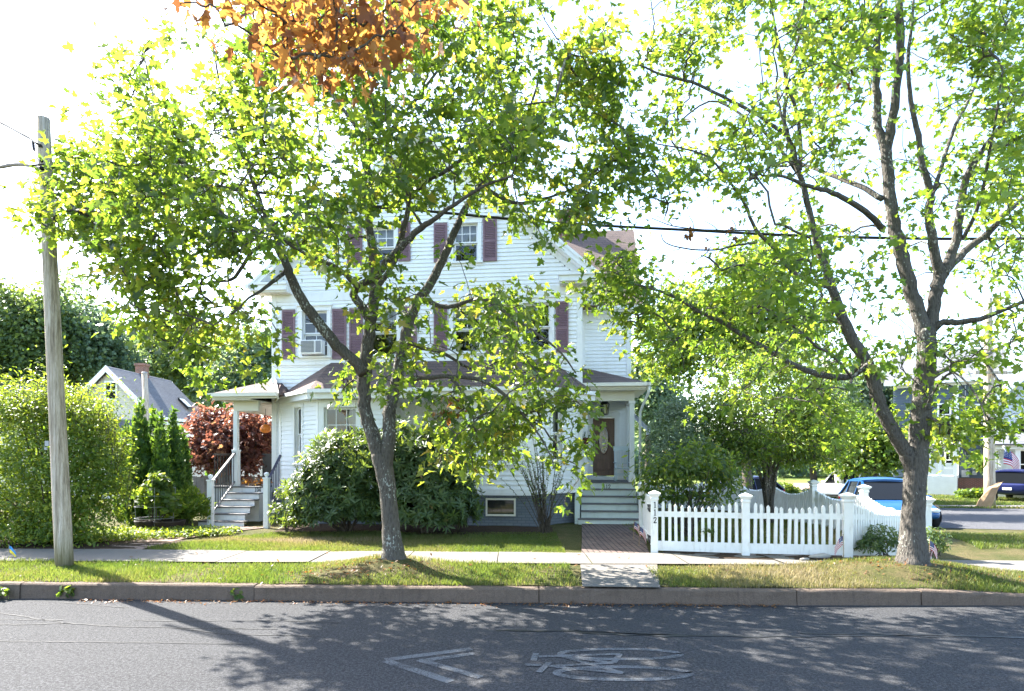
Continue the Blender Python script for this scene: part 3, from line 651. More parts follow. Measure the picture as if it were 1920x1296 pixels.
# air conditioner in the left upper window
o = ups[0]; a0, a1, b0, b1 = o; ac = MB(); w = a1-a0
ac.box(U0+a0+.05, U0+a1-.05, -.26, -.02, b0+.03, b0+.40); acx = obj('air_conditioner', ac, WHITE, house, bevel=.012)
g = MB()
for i in range(9): z = b0+.075+i*.034; g.box(U0+a0+.08, U0+a0+.05+(w-.1)*.64, -.275, -.261, z, z+.022)
g.box(U0+a0+.05+(w-.1)*.72, U0+a1-.08, -.272, -.261, b0+.07, b0+.37); obj('grille', g, M('ac_grille_grey', (.24, .25, .27), .6), acx)

# main roofs
def slab(mb, quad, th):
    q = [np.array(p, float) for p in quad]; n = np.cross(q[1]-q[0], q[2]-q[0]); n /= np.linalg.norm(n)
    if n[2] < 0: n = -n
    mb.prism([p for p in q], -n*th)
rf = MB(); UM = U0/2; OV = .45; EO = -.38; ez = EZ+.10
for sg in (-1, 1):
    ue = UM+sg*(FW/2+OV)
    slab(rf, [(ue, EO, ez), (UM, EO, PEAK), (UM, 6.2, PEAK), (ue, 6.2, ez)], .09)
RV = (WV+BV)/2; RZ = zof(432, RV, 1150); we = WZ+.03; k = (RZ-we)/(RV-WV+.35)
slab(rf, [(U0-.4, WV-.35, we), (WU1+.32, WV-.35, we), (WU1+.32, RV, RZ), (U0-.4, RV, RZ)], .09); slab(rf, [(U0-.4, BV+.35, we), (WU1+.32, BV+.35, we), (WU1+.32, RV+.005, RZ), (U0-.4, RV+.005, RZ)], .09)
roof = obj('roof', rf, SHINGLE, house)
# chimney
cx0 = Lu(1062, RV); ch = MB(); ch.box(cx0-.28, cx0+.34, RV-.3, RV+.3, RZ-.8, RZ+.62); ch.box(cx0-.33, cx0+.39, RV-.35, RV+.35, RZ+.5, RZ+.66); obj('chimney', ch, BRICK_RED, roof)
# white eaves: rake boards, soffits and box returns of the front gable
ev = MB(); sv_ = math.sqrt(1+PITCH**2)
for sg in (-1, 1):
    ue = UM+sg*(FW/2+OV)
    def R(u, v, dz): return (u, v, ez+(abs(ue-u))*PITCH+dz)
    A, B = ue, UM
    ev.prism([R(A, EO-.03, .02), R(B, EO-.03, .02), R(B, EO-.03, -.20), R(A, EO-.03, -.20)], (0, .028, 0))
    ev.prism([R(A, EO-.055, .035), R(B, EO-.055, .035), R(B, EO-.055, -.06), R(A, EO-.055, -.06)], (0, .024, 0))
    ev.prism([R(A, EO, -.19), R(B, EO, -.19), R(B, EO, -.215), R(A, EO, -.215)], (0, -EO-.002, 0))
    ev.prism([R(ue-sg*.1, -.035, -.22), R(B, -.035, -.22), R(B, -.035, -.42), R(ue-sg*.1, -.035, -.42)], (0, .033, 0))
    inn = ue-sg*1.0
    ev.box(min(ue, inn), max(ue, inn), EO-.02, -.002, EZ-.06, EZ+.08); ev.box(min(ue, inn)-.03, max(ue, inn)+.03, EO-.06, -.002, EZ+.082, EZ+.14); ev.box(min(ue-sg*.08, inn), max(ue-sg*.08, inn), EO+.04, -.002, EZ-.10, EZ-.062)
    ev.box(min(ue, ue-sg*.40), max(ue, ue-sg*.40), 0, 6.1, EZ-.06, EZ+.0)
    ev.box(min(ue+sg*.02, ue+sg*.12), max(ue+sg*.02, ue+sg*.12), EO-.05, 6.1, EZ+.0, EZ+.11)      # gutter
ev.box(.46, WU1+.3, WV-.34, WV-.002, WZ-.10, WZ-.06); ev.box(.46, WU1+.3, WV-.44, WV-.345, WZ-.06, WZ+.04)
ev.prism([(WU1+.33, WV-.36, we+.03), (WU1+.33, RV, RZ+.02), (WU1+.33, RV, RZ-.2), (WU1+.33, WV-.36, we-.2)], (.03, 0, 0))
obj('eave', ev, TRIM, roof)
for sg in (-1, 1):
    so = MB()
    ue = UM+sg*(FW/2+OV); n = 11
    for i in range(n):
        a = ue-sg*(.06+i*.082); so.box(min(a, a-sg*.06), max(a, a-sg*.06), EO+.05, -.03, EZ-.116, EZ-.102)
    obj('soffit_vent', so, CREAM, roof)

# ---------------------------------------------- ground-floor bays
BVV = -1.12; BZ1 = zof(741, BVV, 650)
def bay(outer_u, mid_u, inner_u, outer_is_left, front_ops, side_px):
    """three-sided bay: an angled outer cheek, a front and a square inner return"""
    b = MB(); s = 1 if outer_is_left else -1; z0, z1 = zof(927, BVV, 980), BZ1
    if outer_is_left: cheek = (np.array((outer_u, -.12)), np.array((mid_u, BVV))); front = (np.array((mid_u, BVV)), np.array((inner_u, BVV)))
    else: front = (np.array((inner_u, BVV)), np.array((mid_u, BVV))); cheek = (np.array((mid_u, BVV)), np.array((outer_u, -.12)))
    rets = []
    fd = nrmz(front[1]-front[0]); fl = np.linalg.norm(front[1]-front[0]); cd = nrmz(cheek[1]-cheek[0]); cl = np.linalg.norm(cheek[1]-cheek[0])
    fn = np.array((fd[1], -fd[0])); cn = np.array((cd[1], -cd[0]))
    co = [(cl*.5-.16, cl*.5+.16, *side_px)]
    clap(b, front[0], fd, fn, fl, z0, z1, front_ops, exp=.115); backing(b, front[0], fd, fn, fl, z0, z1, front_ops)
    clap(b, cheek[0], cd, cn, cl, z0, z1, co, exp=.115); backing(b, cheek[0]+cd*.13, cd, cn, cl-.26, z0, z1, [(o[0]-.13, o[1]-.13, o[2], o[3]) for o in co])
    iu = inner_u; rn = (-s*-1.0, 0); rp = (iu, BVV) if outer_is_left else (iu, 0); rd = (0, 1.0) if outer_is_left else (0, -1.0); rnn = (1.0, 0) if outer_is_left else (-1.0, 0)
    clap(b, rp, rd, rnn, -BVV, z0, z1, exp=.115); backing(b, np.array(rp)+np.array(rd)*.12, rd, rnn, -BVV-.14, z0, z1)
    bo = obj('bay', b, SIDING, house)
    t = MB()
    for q, d, n_ in ((front[0], fd, fn), (front[1]-fd*.09, fd, fn), (cheek[0], cd, cn), (cheek[1]-cd*.09, cd, cn)):
        t.obox((*(q+n_*.002), z0), (*(d*.09), 0), (*(n_*.028), 0), (0, 0, z1-z0))
    for q, d, n_, l in ((front[0]+fd*.09, fd, fn, fl-.18), (cheek[0]+cd*.09, cd, cn, cl-.18)):
        t.obox((*(q+n_*.002), z1-.16), (*(d*l), 0), (*(n_*.024), 0), (0, 0, .16)); t.obox((*(q+n_*.002), z0), (*(d*l), 0), (*(n_*.03), 0), (0, 0, .1))
    obj('trim', t, TRIM, bo)
    f = MB(); pts = [(outer_u, .04), (mid_u, BVV+.06), (inner_u-s*.06, BVV+.06), (inner_u-s*.06, .04)]
    bw = basement if not outer_is_left else None
    f.prism([(a, c, -.2) for a, c in pts], (0, 0, z0+.2-.004)); obj('base', f, BRICK_GREY, bo)
    for o in front_ops: window(front[0], fd, fn, *o, bo, rows=(2, 2), cols=3, curtain=[(.62, .95, 0)] if outer_is_left else [(0, .3, .0), (.75, 1, 0)], trim=.11)
    window(cheek[0], cd, cn, *co[0], bo, rows=(1, 1), trim=.07, curtain=[(0, 1, .35)], head=False)
    return bo
basement = None
lu0, lu1 = Lu(524, -.15), Lu(598, BVV); r0, r1 = Lu(871, BVV), Lu(1003, BVV)
lfo = [(Lu(608, BVV)-lu1, Lu(669, BVV)-lu1, zof(893, BVV, 640), zof(764, BVV, 640))]
rfo = [(Lu(906, BVV)-r0, Lu(964, BVV)-r0, zof(868, BVV, 935), zof(757, BVV, 935))]
sz = (zof(868, -.6, 560), zof(764, -.6, 560))
bay(lu0, lu1, Lu(726, BVV), True, lfo, sz)
rb_ = bay(-.10, r1, r0, False, rfo, (zof(862, -.6, 1030), zof(764, -.6, 1030)))
# basement window set in the right bay's base
bw0, bwz1 = L(911, 934, BVV+.06); bw1, bwz0 = L(967, 968, BVV+.06); m = MB(); y = BVV+.06
for a, b, c, d in ((bw0, bw1, bwz1-.045, bwz1), (bw0, bw1, bwz0, bwz0+.045), (bw0, bw0+.04, bwz0+.045, bwz1-.045), (bw1-.04, bw1, bwz0+.045, bwz1-.045)): m.box(a, b, y-.035, y-.001, c, d)
bwin = obj('basement_window', m, CREAM, rb_); m = MB(); m.quad((bw0+.03, y-.012, bwz0+.03), (bw1-.03, y-.012, bwz0+.03), (bw1-.03, y-.012, bwz1-.03), (bw0+.03, y-.012, bwz1-.03))
obj('pane', m, (lambda t: t.done(t.bsdf((.03, .03, .03), .04, .9)))(NT('basement_glass')), bwin, fix=False)
# stone sill line
m = MB(); m.box(Lu(871, BVV)-.02, r1+.02, BVV-.03, BVV+.055, zof(927, BVV, 980)-.03, zof(927, BVV, 980)-.004); obj('water_table', m, TRIM, rb_)

# pent roof over both bays
pr = MB(); EV = BVV-.32; ZE = zof(728, EV, 700); ZT = zof(677, 0, 700)-.02; uL, uR = Lu(522, -.3)-.10, .12; mL, mR = lu1-.12, r1+.16
top = lambda u: (u, -.02, ZT); hipL, hipR = Lu(622, 0), -.85
slab(pr, [(mL, EV, ZE), (mR, EV, ZE), top(hipR), top(hipL)], .06)
slab(pr, [(uL, -.02, ZE), (mL, EV, ZE), top(hipL)], .06); slab(pr, [(mR, EV, ZE), (uR+.2, -.02, ZE), top(hipR)], .06)
pent = obj('bay_roof', pr, SHINGLE, house)
fa = MB()
for a, b in (((mL, EV), (mR, EV)), ((uL, -.02), (mL, EV)), ((mR, EV), (uR+.2, -.02))):
    a, b = np.array(a), np.array(b); d = nrmz(b-a); n_ = np.array((d[1], -d[0])); l = np.linalg.norm(b-a)
    fa.obox((*(a+n_*.004), ZE-.24), (*(d*l), 0), (*(n_*.03), 0), (0, 0, .20)); fa.obox((*(a+n_*.036), ZE-.10), (*(d*l), 0), (*(n_*.09), 0), (0, 0, .09))
fa.prism([(uL, -.02, ZE-.245), (mL, EV, ZE-.245), (mR, EV, ZE-.245), (uR+.2, -.02, ZE-.245)], (0, 0, .02)); obj('fascia', fa, TRIM, pent)

# ---------------------------------------------- right porch
PV = .72; PZ = zof(904, PV, 1140); pu1 = Lu(1191, PV); pu0 = .04
rp = MB(); rp.box(pu0, pu1, PV, WV-.005, PZ-.05, PZ); 
porch = obj('porch', rp, STEP_TREAD, house)
m = MB(); m.box(pu0+.02, pu1-.02, PV+.06, WV-.02, -.1, PZ-.055); obj('porch_skirt', m, STEP_GREEN, porch)
# steps: six risers, treads with dark nosing
def steps(u0, u1, vtop, ztop, n, run, zg, rise_mat, tread_mat, parent, flare=0.0, first_wide=.08):
    ri, tr = MB(), MB(); h = (ztop-zg)/n
    for i in range(n):
        z1 = ztop-i*h; v0 = vtop-run*(i)-.012; e = flare*i; w0, w1 = u0-e, u1+e
        if i == n-1: w0 -= first_wide; w1 += first_wide
        ri.box(w0, w1, v0, v0+.02, z1-h+(.0 if i < n-1 else -.05), z1-.034)
        if i: tr.box(w0-.01, w1+.01, v0-.03, v0+run, z1-.032, z1)
        else: tr.box(w0-.01, w1+.01, v0-.03, v0+.03, z1-.032, z1-.001)
    st = obj('steps', tr, tread_mat, parent, bevel=.006); obj('riser', ri, rise_mat, st); return st, h
zg_r = GZ+.0
st_r, hr = steps(Lu(1090, PV), pu1, PV, PZ, 6, .25, zg_r-.02, STEP_GREEN, STEP_TREAD, house, .0, .07)
# cheek boards beside the right steps
ua = Lu(1090, PV)
for u in (ua-.16, pu1+.01):
    m = MB(); m.box(u, u+.14, PV-1.2, PV-.02, .1, .30); m.box(u+.01, u+.13, PV-.95, PV-.02, .302, PZ-.25)
    if u < ua: m.box(u, u+.13, PV-1.1, PV-.96, .302, .95)
    obj('cheek', m, STEP_GREEN, st_r)
# number 112 on the top riser; digits are built as flat strokes with serifs
def digit(mb, ch, o, X, Z, N, h):
    """one numeral: o lower-left, X across, Z up, N outward"""
    w = h*.5; s = h*.13; t = .006
    o, X, Z, N = map(lambda q: np.array(q, float), (o, X, Z, N))
    def seg(pts, ww):
        P = [np.array(p, float)*h for p in pts]
        for a, b in zip(P[:-1], P[1:]):
            d = b-a; l = np.linalg.norm(d); d /= l; q = np.array((-d[1], d[0])); a2 = a-d*ww*.2; b2 = b+d*ww*.2
            cs = [a2-q*ww/2, b2-q*ww/2, b2+q*ww/2, a2+q*ww/2]; mb.prism([o+X*c[0]+Z*c[1] for c in cs], N*t)
    if ch == '1': seg([(.25, 0), (.25, 1)], s); seg([(.25, .98), (.10, .86)], s*.8); seg([(.08, .02), (.42, .02)], s*.5)
    if ch == '2': seg([(.06, .72), (.10, .90), (.25, .98), (.42, .90), (.44, .70), (.32, .45), (.06, .06)], s); seg([(.06, .05), (.48, .05)], s*1.1); seg([(.48, .05), (.48, .2)], s*.6)
    if ch == '0': seg([(.25 + .2*math.cos(a), .5+.46*math.sin(a)) for a in np.linspace(0, 2*math.pi, 15)], s)
    if ch == '4': seg([(.36, 0), (.36, 1), (.02, .32), (.52, .32)], s*.9); seg([(.22, .02), (.5, .02)], s*.5)
def number(txt, o, X, Z, N, h, parent, sp=.58):
    m = MB(); o = np.array(o, float); X = np.array(X, float)
    for i, c in enumerate(txt): digit(m, c, o+X*h*sp*i, X, Z, N, h)
    return obj('house_number', m, BLACKNUM, parent)
nu, nz = L(1131, 917, PV-.03); number('112', (nu, PV-.013, nz), (1, 0, 0), (0, 0, 1), (0, -1, 0), .115, st_r)
# porch roof: hipped, with fascia and ceiling
pe = PV-.42; ZP = zof(717, pe, 1180); ue = Lu(1213, pe); rr = MB()
zt = zof(686, 1.0, 1092)+.08; A_, B_, C_, D_, E_ = (-.6, pe, ZP), (ue, pe, ZP), (ue, WV-.01, ZP), (-.6, 1.2, zt), (.35, WV-.01, zt+.02)
slab(rr, [(.01, pe, ZP), B_, (.25, WV-.3, zt), (.01, WV-.6, zt)], .06); slab(rr, [B_, C_, (.25, WV-.01, zt), (.25, WV-.3, zt)], .06)
prf = obj('porch_roof', rr, SHINGLE, house)
m = MB(); m.box(.02, ue-.02, pe+.004, pe+.03, ZP-.16, ZP-.05); m.box(.02, ue+.05, pe-.10, pe-.002, ZP-.10, ZP-.01); m.box(ue-.03, ue-.004, pe+.03, WV, ZP-.16, ZP-.05); m.box(ue, ue+.09, pe-.10, WV, ZP-.10, ZP-.01)
m.box(.02, pu1-.02, PV-.02, PV+.10, ZP-.44, ZP-.19); m.box(pu1-.14, pu1-.03, PV+.10, WV-.01, ZP-.44, ZP-.19); m.box(.02, ue-.04, pe+.03, WV-.02, ZP-.188, ZP-.165); obj('fascia', m, CREAM, prf)
m = MB(); m.box(.03, pu1-.15, PV+.11, WV-.02, ZP-.26, ZP-.24); obj('ceiling', m, M('porch_ceiling_green', (.42, .48, .45), .6), prf)
# post with capital and the downpipe
m = MB(); uc = Lu(1185, PV)
m.box(uc-.065, uc+.065, PV+.0, PV+.13, PZ+.18, ZP-.52); m.box(uc-.085, uc+.085, PV-.02, PV+.15, PZ, PZ+.18); m.box(uc-.09, uc+.09, PV-.025, PV+.155, ZP-.52, ZP-.44); obj('porch_post', m, WHITE, porch, bevel=.006)
m = MB(); m.box(.04, .17, PV+.0, PV+.13, PZ, ZP-.44); obj('porch_post', m, WHITE, porch, bevel=.006)
m = MB(); q = Lu(1196, PV+.1); m.tube([(ue+.05, pe-.02, ZP-.10), (ue+.05, pe+.05, ZP-.25), (q+.10, PV+.1, ZP-.62), (q+.06, PV+.14, ZP-.75), (q+.06, PV+.14, .3)], .036, 10); obj('downpipe', m, WHITE, prf, smooth=True)
m = MB(); up, zp = pu1-.04, PZ
for i in range(12): v = PV+.2+i*.145; m.box(up-.012, up+.012, v, v+.024, zp+.10, zp+.86)
m.box(up-.03, up+.03, PV+.14, WV-.02, zp+.86, zp+.92); m.box(up-.02, up+.02, PV+.14, WV-.02, zp+.06, zp+.10); obj('railing', m, NAVY, porch)
# door with oval light
m = MB(); d0, d1 = DR
def dbox(a, b, c, d, o0, o1, mm): mm.box(a, b, WV+o0, WV+o1, c, d)
dbox(d0+.012, d1-.012, DZ0+.012, DZ1-.012, .05, .095, m)
cxd, czd, rx, rz = (d0+d1)/2, DZ0+(DZ1-DZ0)*.62, (d1-d0)*.235, (DZ1-DZ0)*.245
for a, b, c, d in ((d0+.09, cxd-.03, DZ0+.16, DZ0+.50), (cxd+.03, d1-.09, DZ0+.16, DZ0+.50)): dbox(a, b, c, d, .038, .05, m); dbox(a+.03, b-.03, c+.03, d-.03, .030, .038, m)
door = obj('door', m, DOORWOOD, house, bevel=.006)
m = MB(); N = 32; ring = []
for i in range(N):
    t = 2*math.pi*i/N; ring.append((cxd+rx*math.cos(t), WV+.046, czd+rz*math.sin(t)))
m.poly(ring); obj('oval_glass', m, (lambda t: t.done(t.bsdf((.04, .045, .045), .08, .7)))(NT('oval_glass')), door, fix=False)
m = MB(); m.tube(ring+[ring[0]], .016, 8); 
inn = lambda f, zf=1: [(cxd+rx*f*math.cos(2*math.pi*i/24), WV+.04, czd+rz*f*zf*math.sin(2*math.pi*i/24)) for i in range(25)]
obj('oval_frame', m, DOORWOOD, door, smooth=True)
m = MB(); m.tube(inn(.84), .008, 6)
for k in range(6):
    a = 2*math.pi*k/6+.5; m.tube([(cxd, WV+.04, czd), (cxd+rx*.45*math.cos(a), WV+.04, czd+rz*.42*math.sin(a)), (cxd+rx*.84*math.cos(a+.3), WV+.04, czd+rz*.84*math.sin(a+.3))], .006, 5)
m.tube([(cxd+rx*.3*math.cos(t), WV+.04, czd+rz*.36*math.sin(t)) for t in np.linspace(0, 2*math.pi, 14)], .007, 5)
for sx in (-.12, .12): m.tube([(cxd+sx*rx, WV+.04, czd-rz*.6), (cxd+sx*rx*1.2, WV+.04, czd-rz*.1)], .009, 5)
obj('leaded_pattern', m, LEADGLASS, door, smooth=True)
m = MB(); m.tube([(d0+.06, WV+.03, DZ0+.92), (d0+.06, WV-.02, DZ0+.92), (d0+.16, WV-.02, DZ0+.93)], .012, 8); m.box(d0+.035, d0+.085, WV+.036, WV+.0495, DZ0+.82, DZ0+1.05); obj('handle', m, GREYMETAL, door, smooth=False)
m = MB(); dbox(d0-.13, d0, PZ, DZ1, -.045, -.001, m); dbox(d1, d1+.13, PZ, DZ1, -.045, -.001, m); dbox(d0-.16, d1+.16, DZ1, DZ1+.15, -.05, -.001, m); dbox(d0-.02, d1+.02, PZ, DZ0, -.10, .09, m); dbox(d0, d0+.011, DZ0, DZ1, .0, .1, m); dbox(d1-.011, d1, DZ0, DZ1, .0, .1, m)
obj('door_frame', m, TRIM, door)
# blue striped awning on the far right side
m = MB(); aw0 = np.array((WU1+.02, WV+1.0)); q1, q2 = zof(770, WV+.8, 1192), zof(806, WV+.8, 1214)
for i in range(8):
    m.cur = i % 2; v = WV+.35+i*.16; v2 = v+.16
    m.quad((WU1+.03, v, q1), (WU1+.03, v2, q1), (WU1+.62, v2, q2), (WU1+.62, v, q2)); m.quad((WU1+.62, v, q2), (WU1+.62, v2, q2), (WU1+.62, v2, q2-.13), (WU1+.62, v, q2-.13))
obj('awning', m, [AWN_BLUE, WHITE], house, fix=False)

# ---------------------------------------------- left porch
LV = -.75; LZ = zof(912, LV, 460); l0, l1 = Lu(392, LV), U0-.03
m = MB(); m.box(l0, l1, LV, 1.6, LZ-.05, LZ); lp = obj('porch', m, STEP_TREAD, house)
m = MB(); m.box(l0+.03, l1, LV+.06, 1.55, -.1, LZ-.055); obj('porch_skirt', m, STEP_RISER, lp)
s0, s1 = Lu(437, LV), Lu(494, LV)
st_l, hl = steps(s0, s1, LV, LZ, 6, .25, .245, STEP_RISER, STEP_TREAD, house, .012, .10)
nu, nz = L(477, 922, LV-.03); number('104', (nu, LV-.013, nz), (1, 0, 0), (0, 0, 1), (0, -1, 0), .10, st_l)
m = MB(); uc = Lu(440, LV)
m.box(uc-.055, uc+.055, LV+.02, LV+.13, LZ+.9, zof(770, LV, 440)); m.box(uc-.075, uc+.075, LV, LV+.15, LZ, LZ+.9); m.box(uc-.085, uc+.085, LV-.01, LV+.16, LZ+.9, LZ+.95); obj('porch_post', m, WHITE, lp, bevel=.006)
ln = LV-1.40; nl0, nl1 = Lu(395, ln), Lu(500, ln)
def newel(u, v, z0, z1, par):
    m = MB(); m.box(u-.06, u+.06, v-.06, v+.06, z0, z1); m.box(u-.075, u+.075, v-.075, v+.075, z1, z1+.03); m.lathe([(.02, z1+.03), (.03, z1+.05), (.055, z1+.085), (.06, z1+.11), (.05, z1+.14), (.0, z1+.16)], (u, v, 0), 14)
    return obj('newel_post', m, WHITE, par, bevel=.005)
zn = zof(902, ln, 395); newel(nl0, ln, .2, zn, st_l); newel(nl1, ln, .2, zof(898, ln, 500), st_l)
# stair rails with dark balusters
def rail(a, b, za, zb, drop, mat, par, n=9):
    a, b = np.array(a), np.array(b); m = MB(); m.bar((*a, za), (*b, zb), .05, .05); m.bar((*a, za-drop), (*b, zb-drop), .035, .035)
    for i in range(n):
        t = (i+.5)/n; p = a+(b-a)*t; z = za+(zb-za)*t; m.tube([(*p, z-drop), (*p, z-.02)], .012, 6)
    return obj('stair_rail', m, mat, par)
rail((nl0, ln+.06), (uc, LV), zn-.02, LZ+.86, .74, M('grey_rail', (.10, .10, .105), .4), st_l, 10)
rail((nl1, ln+.06), (Lu(526, LV), LV), zof(898, ln, 500)-.05, LZ+.80, .70, NAVY, st_l, 8)
# deck rail along the far side of the left porch
m = MB(); zr = LZ+.86
m.box(uc+.06, l1-.02, .55, .60, zr-.05, zr); m.box(uc+.06, l1-.02, .56, .59, LZ+.08, LZ+.12)
k = 20
for i in range(k): a = uc+.08+(l1-.1-uc-.08)*i/(k-1); m.box(a-.011, a+.011, .564, .586, LZ+.12, zr-.05)
RB = M('dark_bronze_rail', (.05, .045, .042), .45); obj('railing', m, RB, lp); m = MB(); m.box(l0+.03, l0+.07, LV+.1, .58, zr-.05, zr); m.box(l0+.035, l0+.065, LV+.1, .58, LZ+.03, LZ+.065)
for i in range(9): v = LV+.16+i*.14; m.box(l0+.04, l0+.06, v, v+.022, LZ+.06, zr-.05)
obj('railing', m, RB, lp)
m = MB(); ev2 = LV-.42; zl = zof(737, ev2, 450); eu = Lu(396, ev2); zl2 = zof(708, .6, 510)
uw = U0-.004; ux = Lu(519, ev2); P6 = [(eu, ev2, zl), (ux, ev2, zl), (uw, .7, zl2), (uw, 2.6, zl2), (eu, 2.6, zl), (uw, 2.6, zl-.03), (eu, ev2, zl-.03), (ux, ev2, zl-.03), (eu, 2.6, zl-.03)]
m.add(P6, [(0, 1, 2), (0, 2, 3, 4), (0, 6, 7, 1), (4, 8, 6, 0), (3, 5, 8, 4), (6, 8, 5, 7), (1, 7, 5, 3, 2)]); lr = obj('porch_roof', m, SHINGLE_RED, house)
m = MB(); m.box(eu+.02, ux, ev2+.004, ev2+.03, zl-.14, zl-.04); m.box(eu-.06, ux+.02, ev2-.08, ev2-.002, zl-.09, zl-.0); m.box(eu, eu+.028, ev2+.03, 2.6, zl-.14, zl-.04); m.box(eu-.06, eu-.002, ev2, 2.6, zl-.09, zl)
m.box(uc-.05, U0-.03, LV+.02, LV+.14, zl-.42, zl-.17); m.box(uc-.05, uc+.07, LV+.14, 1.6, zl-.42, zl-.17); m.box(eu+.03, U0-.03, ev2+.03, 2.5, zl-.168, zl-.145); m.prism([(ux+.004, ev2+.031, zl-.16), (uw+.06, -.03, zl-.16), (uw+.06, -.03, zl2-.10), (ux+.004, ev2+.031, zl-.0)], (.03, 0, 0)); obj('fascia', m, CREAM, lr)
# ------------------------------------------------------------------ trees: limbs traced, twigs grown to leaf clusters
def smooth_path(P, R, sub=4, wob=.012):
    P = np.array(P, float); R = np.array(R, float); n = len(P); outP, outR = [], []
    for i in range(n-1):
        p0, p1, p2, p3 = P[max(i-1, 0)], P[i], P[i+1], P[min(i+2, n-1)]
        for k in range(sub):
            t = k/sub; outP.append(.5*((2*p1)+(-p0+p2)*t+(2*p0-5*p1+4*p2-p3)*t*t+(-p0+3*p1-3*p2+p3)*t**3)); outR.append(R[i]+(R[i+1]-R[i])*t)
    outP.append(P[-1]); outR.append(R[-1]); outP = np.array(outP); outR = np.array(outR)
    outP[1:-1] += RNG.normal(0, wob, outP[1:-1].shape)*np.minimum(1, outR[1:-1, None]/.05)
    return outP, outR
class Grower:
    def __init__(s): s.pos = []; s.par = []; s.rad = []; s.wood = []; s.mb = MB()
    def limb(s, P, R, n=9, sub=4, wob=.007, jit=.035):
        P, R = smooth_path(P, R, sub, wob); s.mb.tube(P, R, n if R[0] > .03 else 6, jit=jit)
        prev = -1
        for p, r in zip(P, R): s.pos.append(p); s.par.append(prev); s.rad.append(r); s.wood.append(True); prev = len(s.pos)-1
    def grow(s, targets, thin=.0035, reach=None, up=.10, minz=None):
        """join every target to the nearest wood with a bent twig; radii follow the number of tips carried"""
        base = len(s.pos); pos = np.array(s.pos); ok = np.array(s.rad) < 1.2
        d0 = np.array([np.min(np.linalg.norm(pos-t, axis=1)) for t in targets]); cap = base+len(targets)*3+5
        A = np.zeros((cap, 3)); A[:base] = pos; n = base; pen = np.zeros(cap); pen[:base] = np.where(np.array(s.rad) > .07, .25, 0.0)
        tips = []; cnt = {}
        for k in np.argsort(d0):
            t = targets[k]; v = t-A[:n]; d = np.linalg.norm(v, axis=1)+pen[:n]+np.maximum(0, -v[:, 2])*.35; i = int(np.argmin(d)); p = A[i]
            l = np.linalg.norm(t-p); m1 = p+(t-p)*.36+np.array((0, 0, up*l))+RNG.normal(0, .05*l, 3); m2 = p+(t-p)*.70+np.array((0, 0, up*l*.9))+RNG.normal(0, .05*l, 3); last = i
            for q in (m1, m2, t): A[n] = q; s.pos.append(q); s.par.append(last); s.rad.append(0); s.wood.append(False); last = n; n += 1
            tips.append(last)
        N = len(s.pos); c = np.zeros(N)
        for t in tips: c[t] += 1
        for i in range(N-1, base-1, -1):
            if s.par[i] >= base: c[s.par[i]] += c[i]
        tw = MB()
        ch = {}
        for i in range(base, N): ch.setdefault(s.par[i], []).append(i)
        done = set()
        for i in range(base, N):
            if i in done: continue
            path = [s.par[i], i]; done.add(i)
            while True:
                nx = [q for q in ch.get(path[-1], []) if q not in done]
                if not nx: break
                b = max(nx, key=lambda q: c[q]); path.append(b); done.add(b)
            P = [s.pos[q] for q in path]; R = [thin*(c[q] if q >= base else c[path[1]])**.48+.0018 for q in path]; R[-1] = .002
            if s.rad[path[0]] > 0: R[0] = min(R[0]*1.3, s.rad[path[0]]*.9)
            tw.tube(P, R, 5 if R[0] > .012 else 4, cap=False)
        return tw
def spray(name, cents, dirs, per, sig, size, shape, mat, parent, droop=.45, upw=.9, rnd=.75, tint=None):
    """leaves gathered round cluster centres"""
    N = len(cents); k = RNG.integers(max(1, int(per*.6)), int(per*1.45)+1, N); idx = np.repeat(np.arange(N), k); n = len(idx)
    off = RNG.normal(size=(n, 3))*np.array(sig); pos = cents[idx]+off
    tipd = nrmz(off*np.array((1, 1, .4))+dirs[idx]*.12)+np.array((0, 0, -droop))+RNG.normal(0, .35, (n, 3))
    nr = np.array((0, 0, upw))+nrmz(off)*.35+RNG.normal(0, rnd, (n, 3))
    s = np.clip(RNG.normal(1, .22, n), .5, 1.6)*size
    ct = RNG.normal(0, .16, N)[idx]; tt = np.clip(.45+ct+RNG.normal(0, .2, n), 0, 1) if tint is None else np.clip(tint[idx]+RNG.normal(0, .15, n), 0, 1)
    return leaves(name, pos, nr, tipd, s, shape, mat, parent, tt)
_cr = np.random.default_rng(5); _ck = [(nrmz(_cr.normal(size=3))*_cr.uniform(2.4, 5.4), _cr.uniform(0, 6.28)) for _ in range(9)]
def clump(p): return sum(math.sin(float(p@k)+f) for k, f in _ck)/2.3
def grid_clusters(rows, cell, depth, half, centre, radii, lay, leaf_px_area, per, y0=0):
    """tip positions from a hand-read density map of the crown (digits 0-9 per cell)"""
    out = []
    for r, (c0, digits) in rows.items():
        for j, ch in enumerate(digits):
            dg = int(ch)
            if not dg: continue
            m = lay*dg*dg*cell*cell/(leaf_px_area*per); m = int(m)+(random.random() < m-int(m))
            for _ in range(m):
                px = (c0+j+random.random())*cell; py = y0+(r+random.random())*cell
                q = ((px-centre[0])/radii[0])**2+((py-centre[1])/radii[1])**2
                hh = half*math.sqrt(max(.12, 1-q)); d = depth+U(-1, 1)*hh*(1 if random.random() < .7 else .6)
                p = W(px, py, d)
                if random.random() < .30+1.1*clump(p): out.append(p)
    return np.array(out)

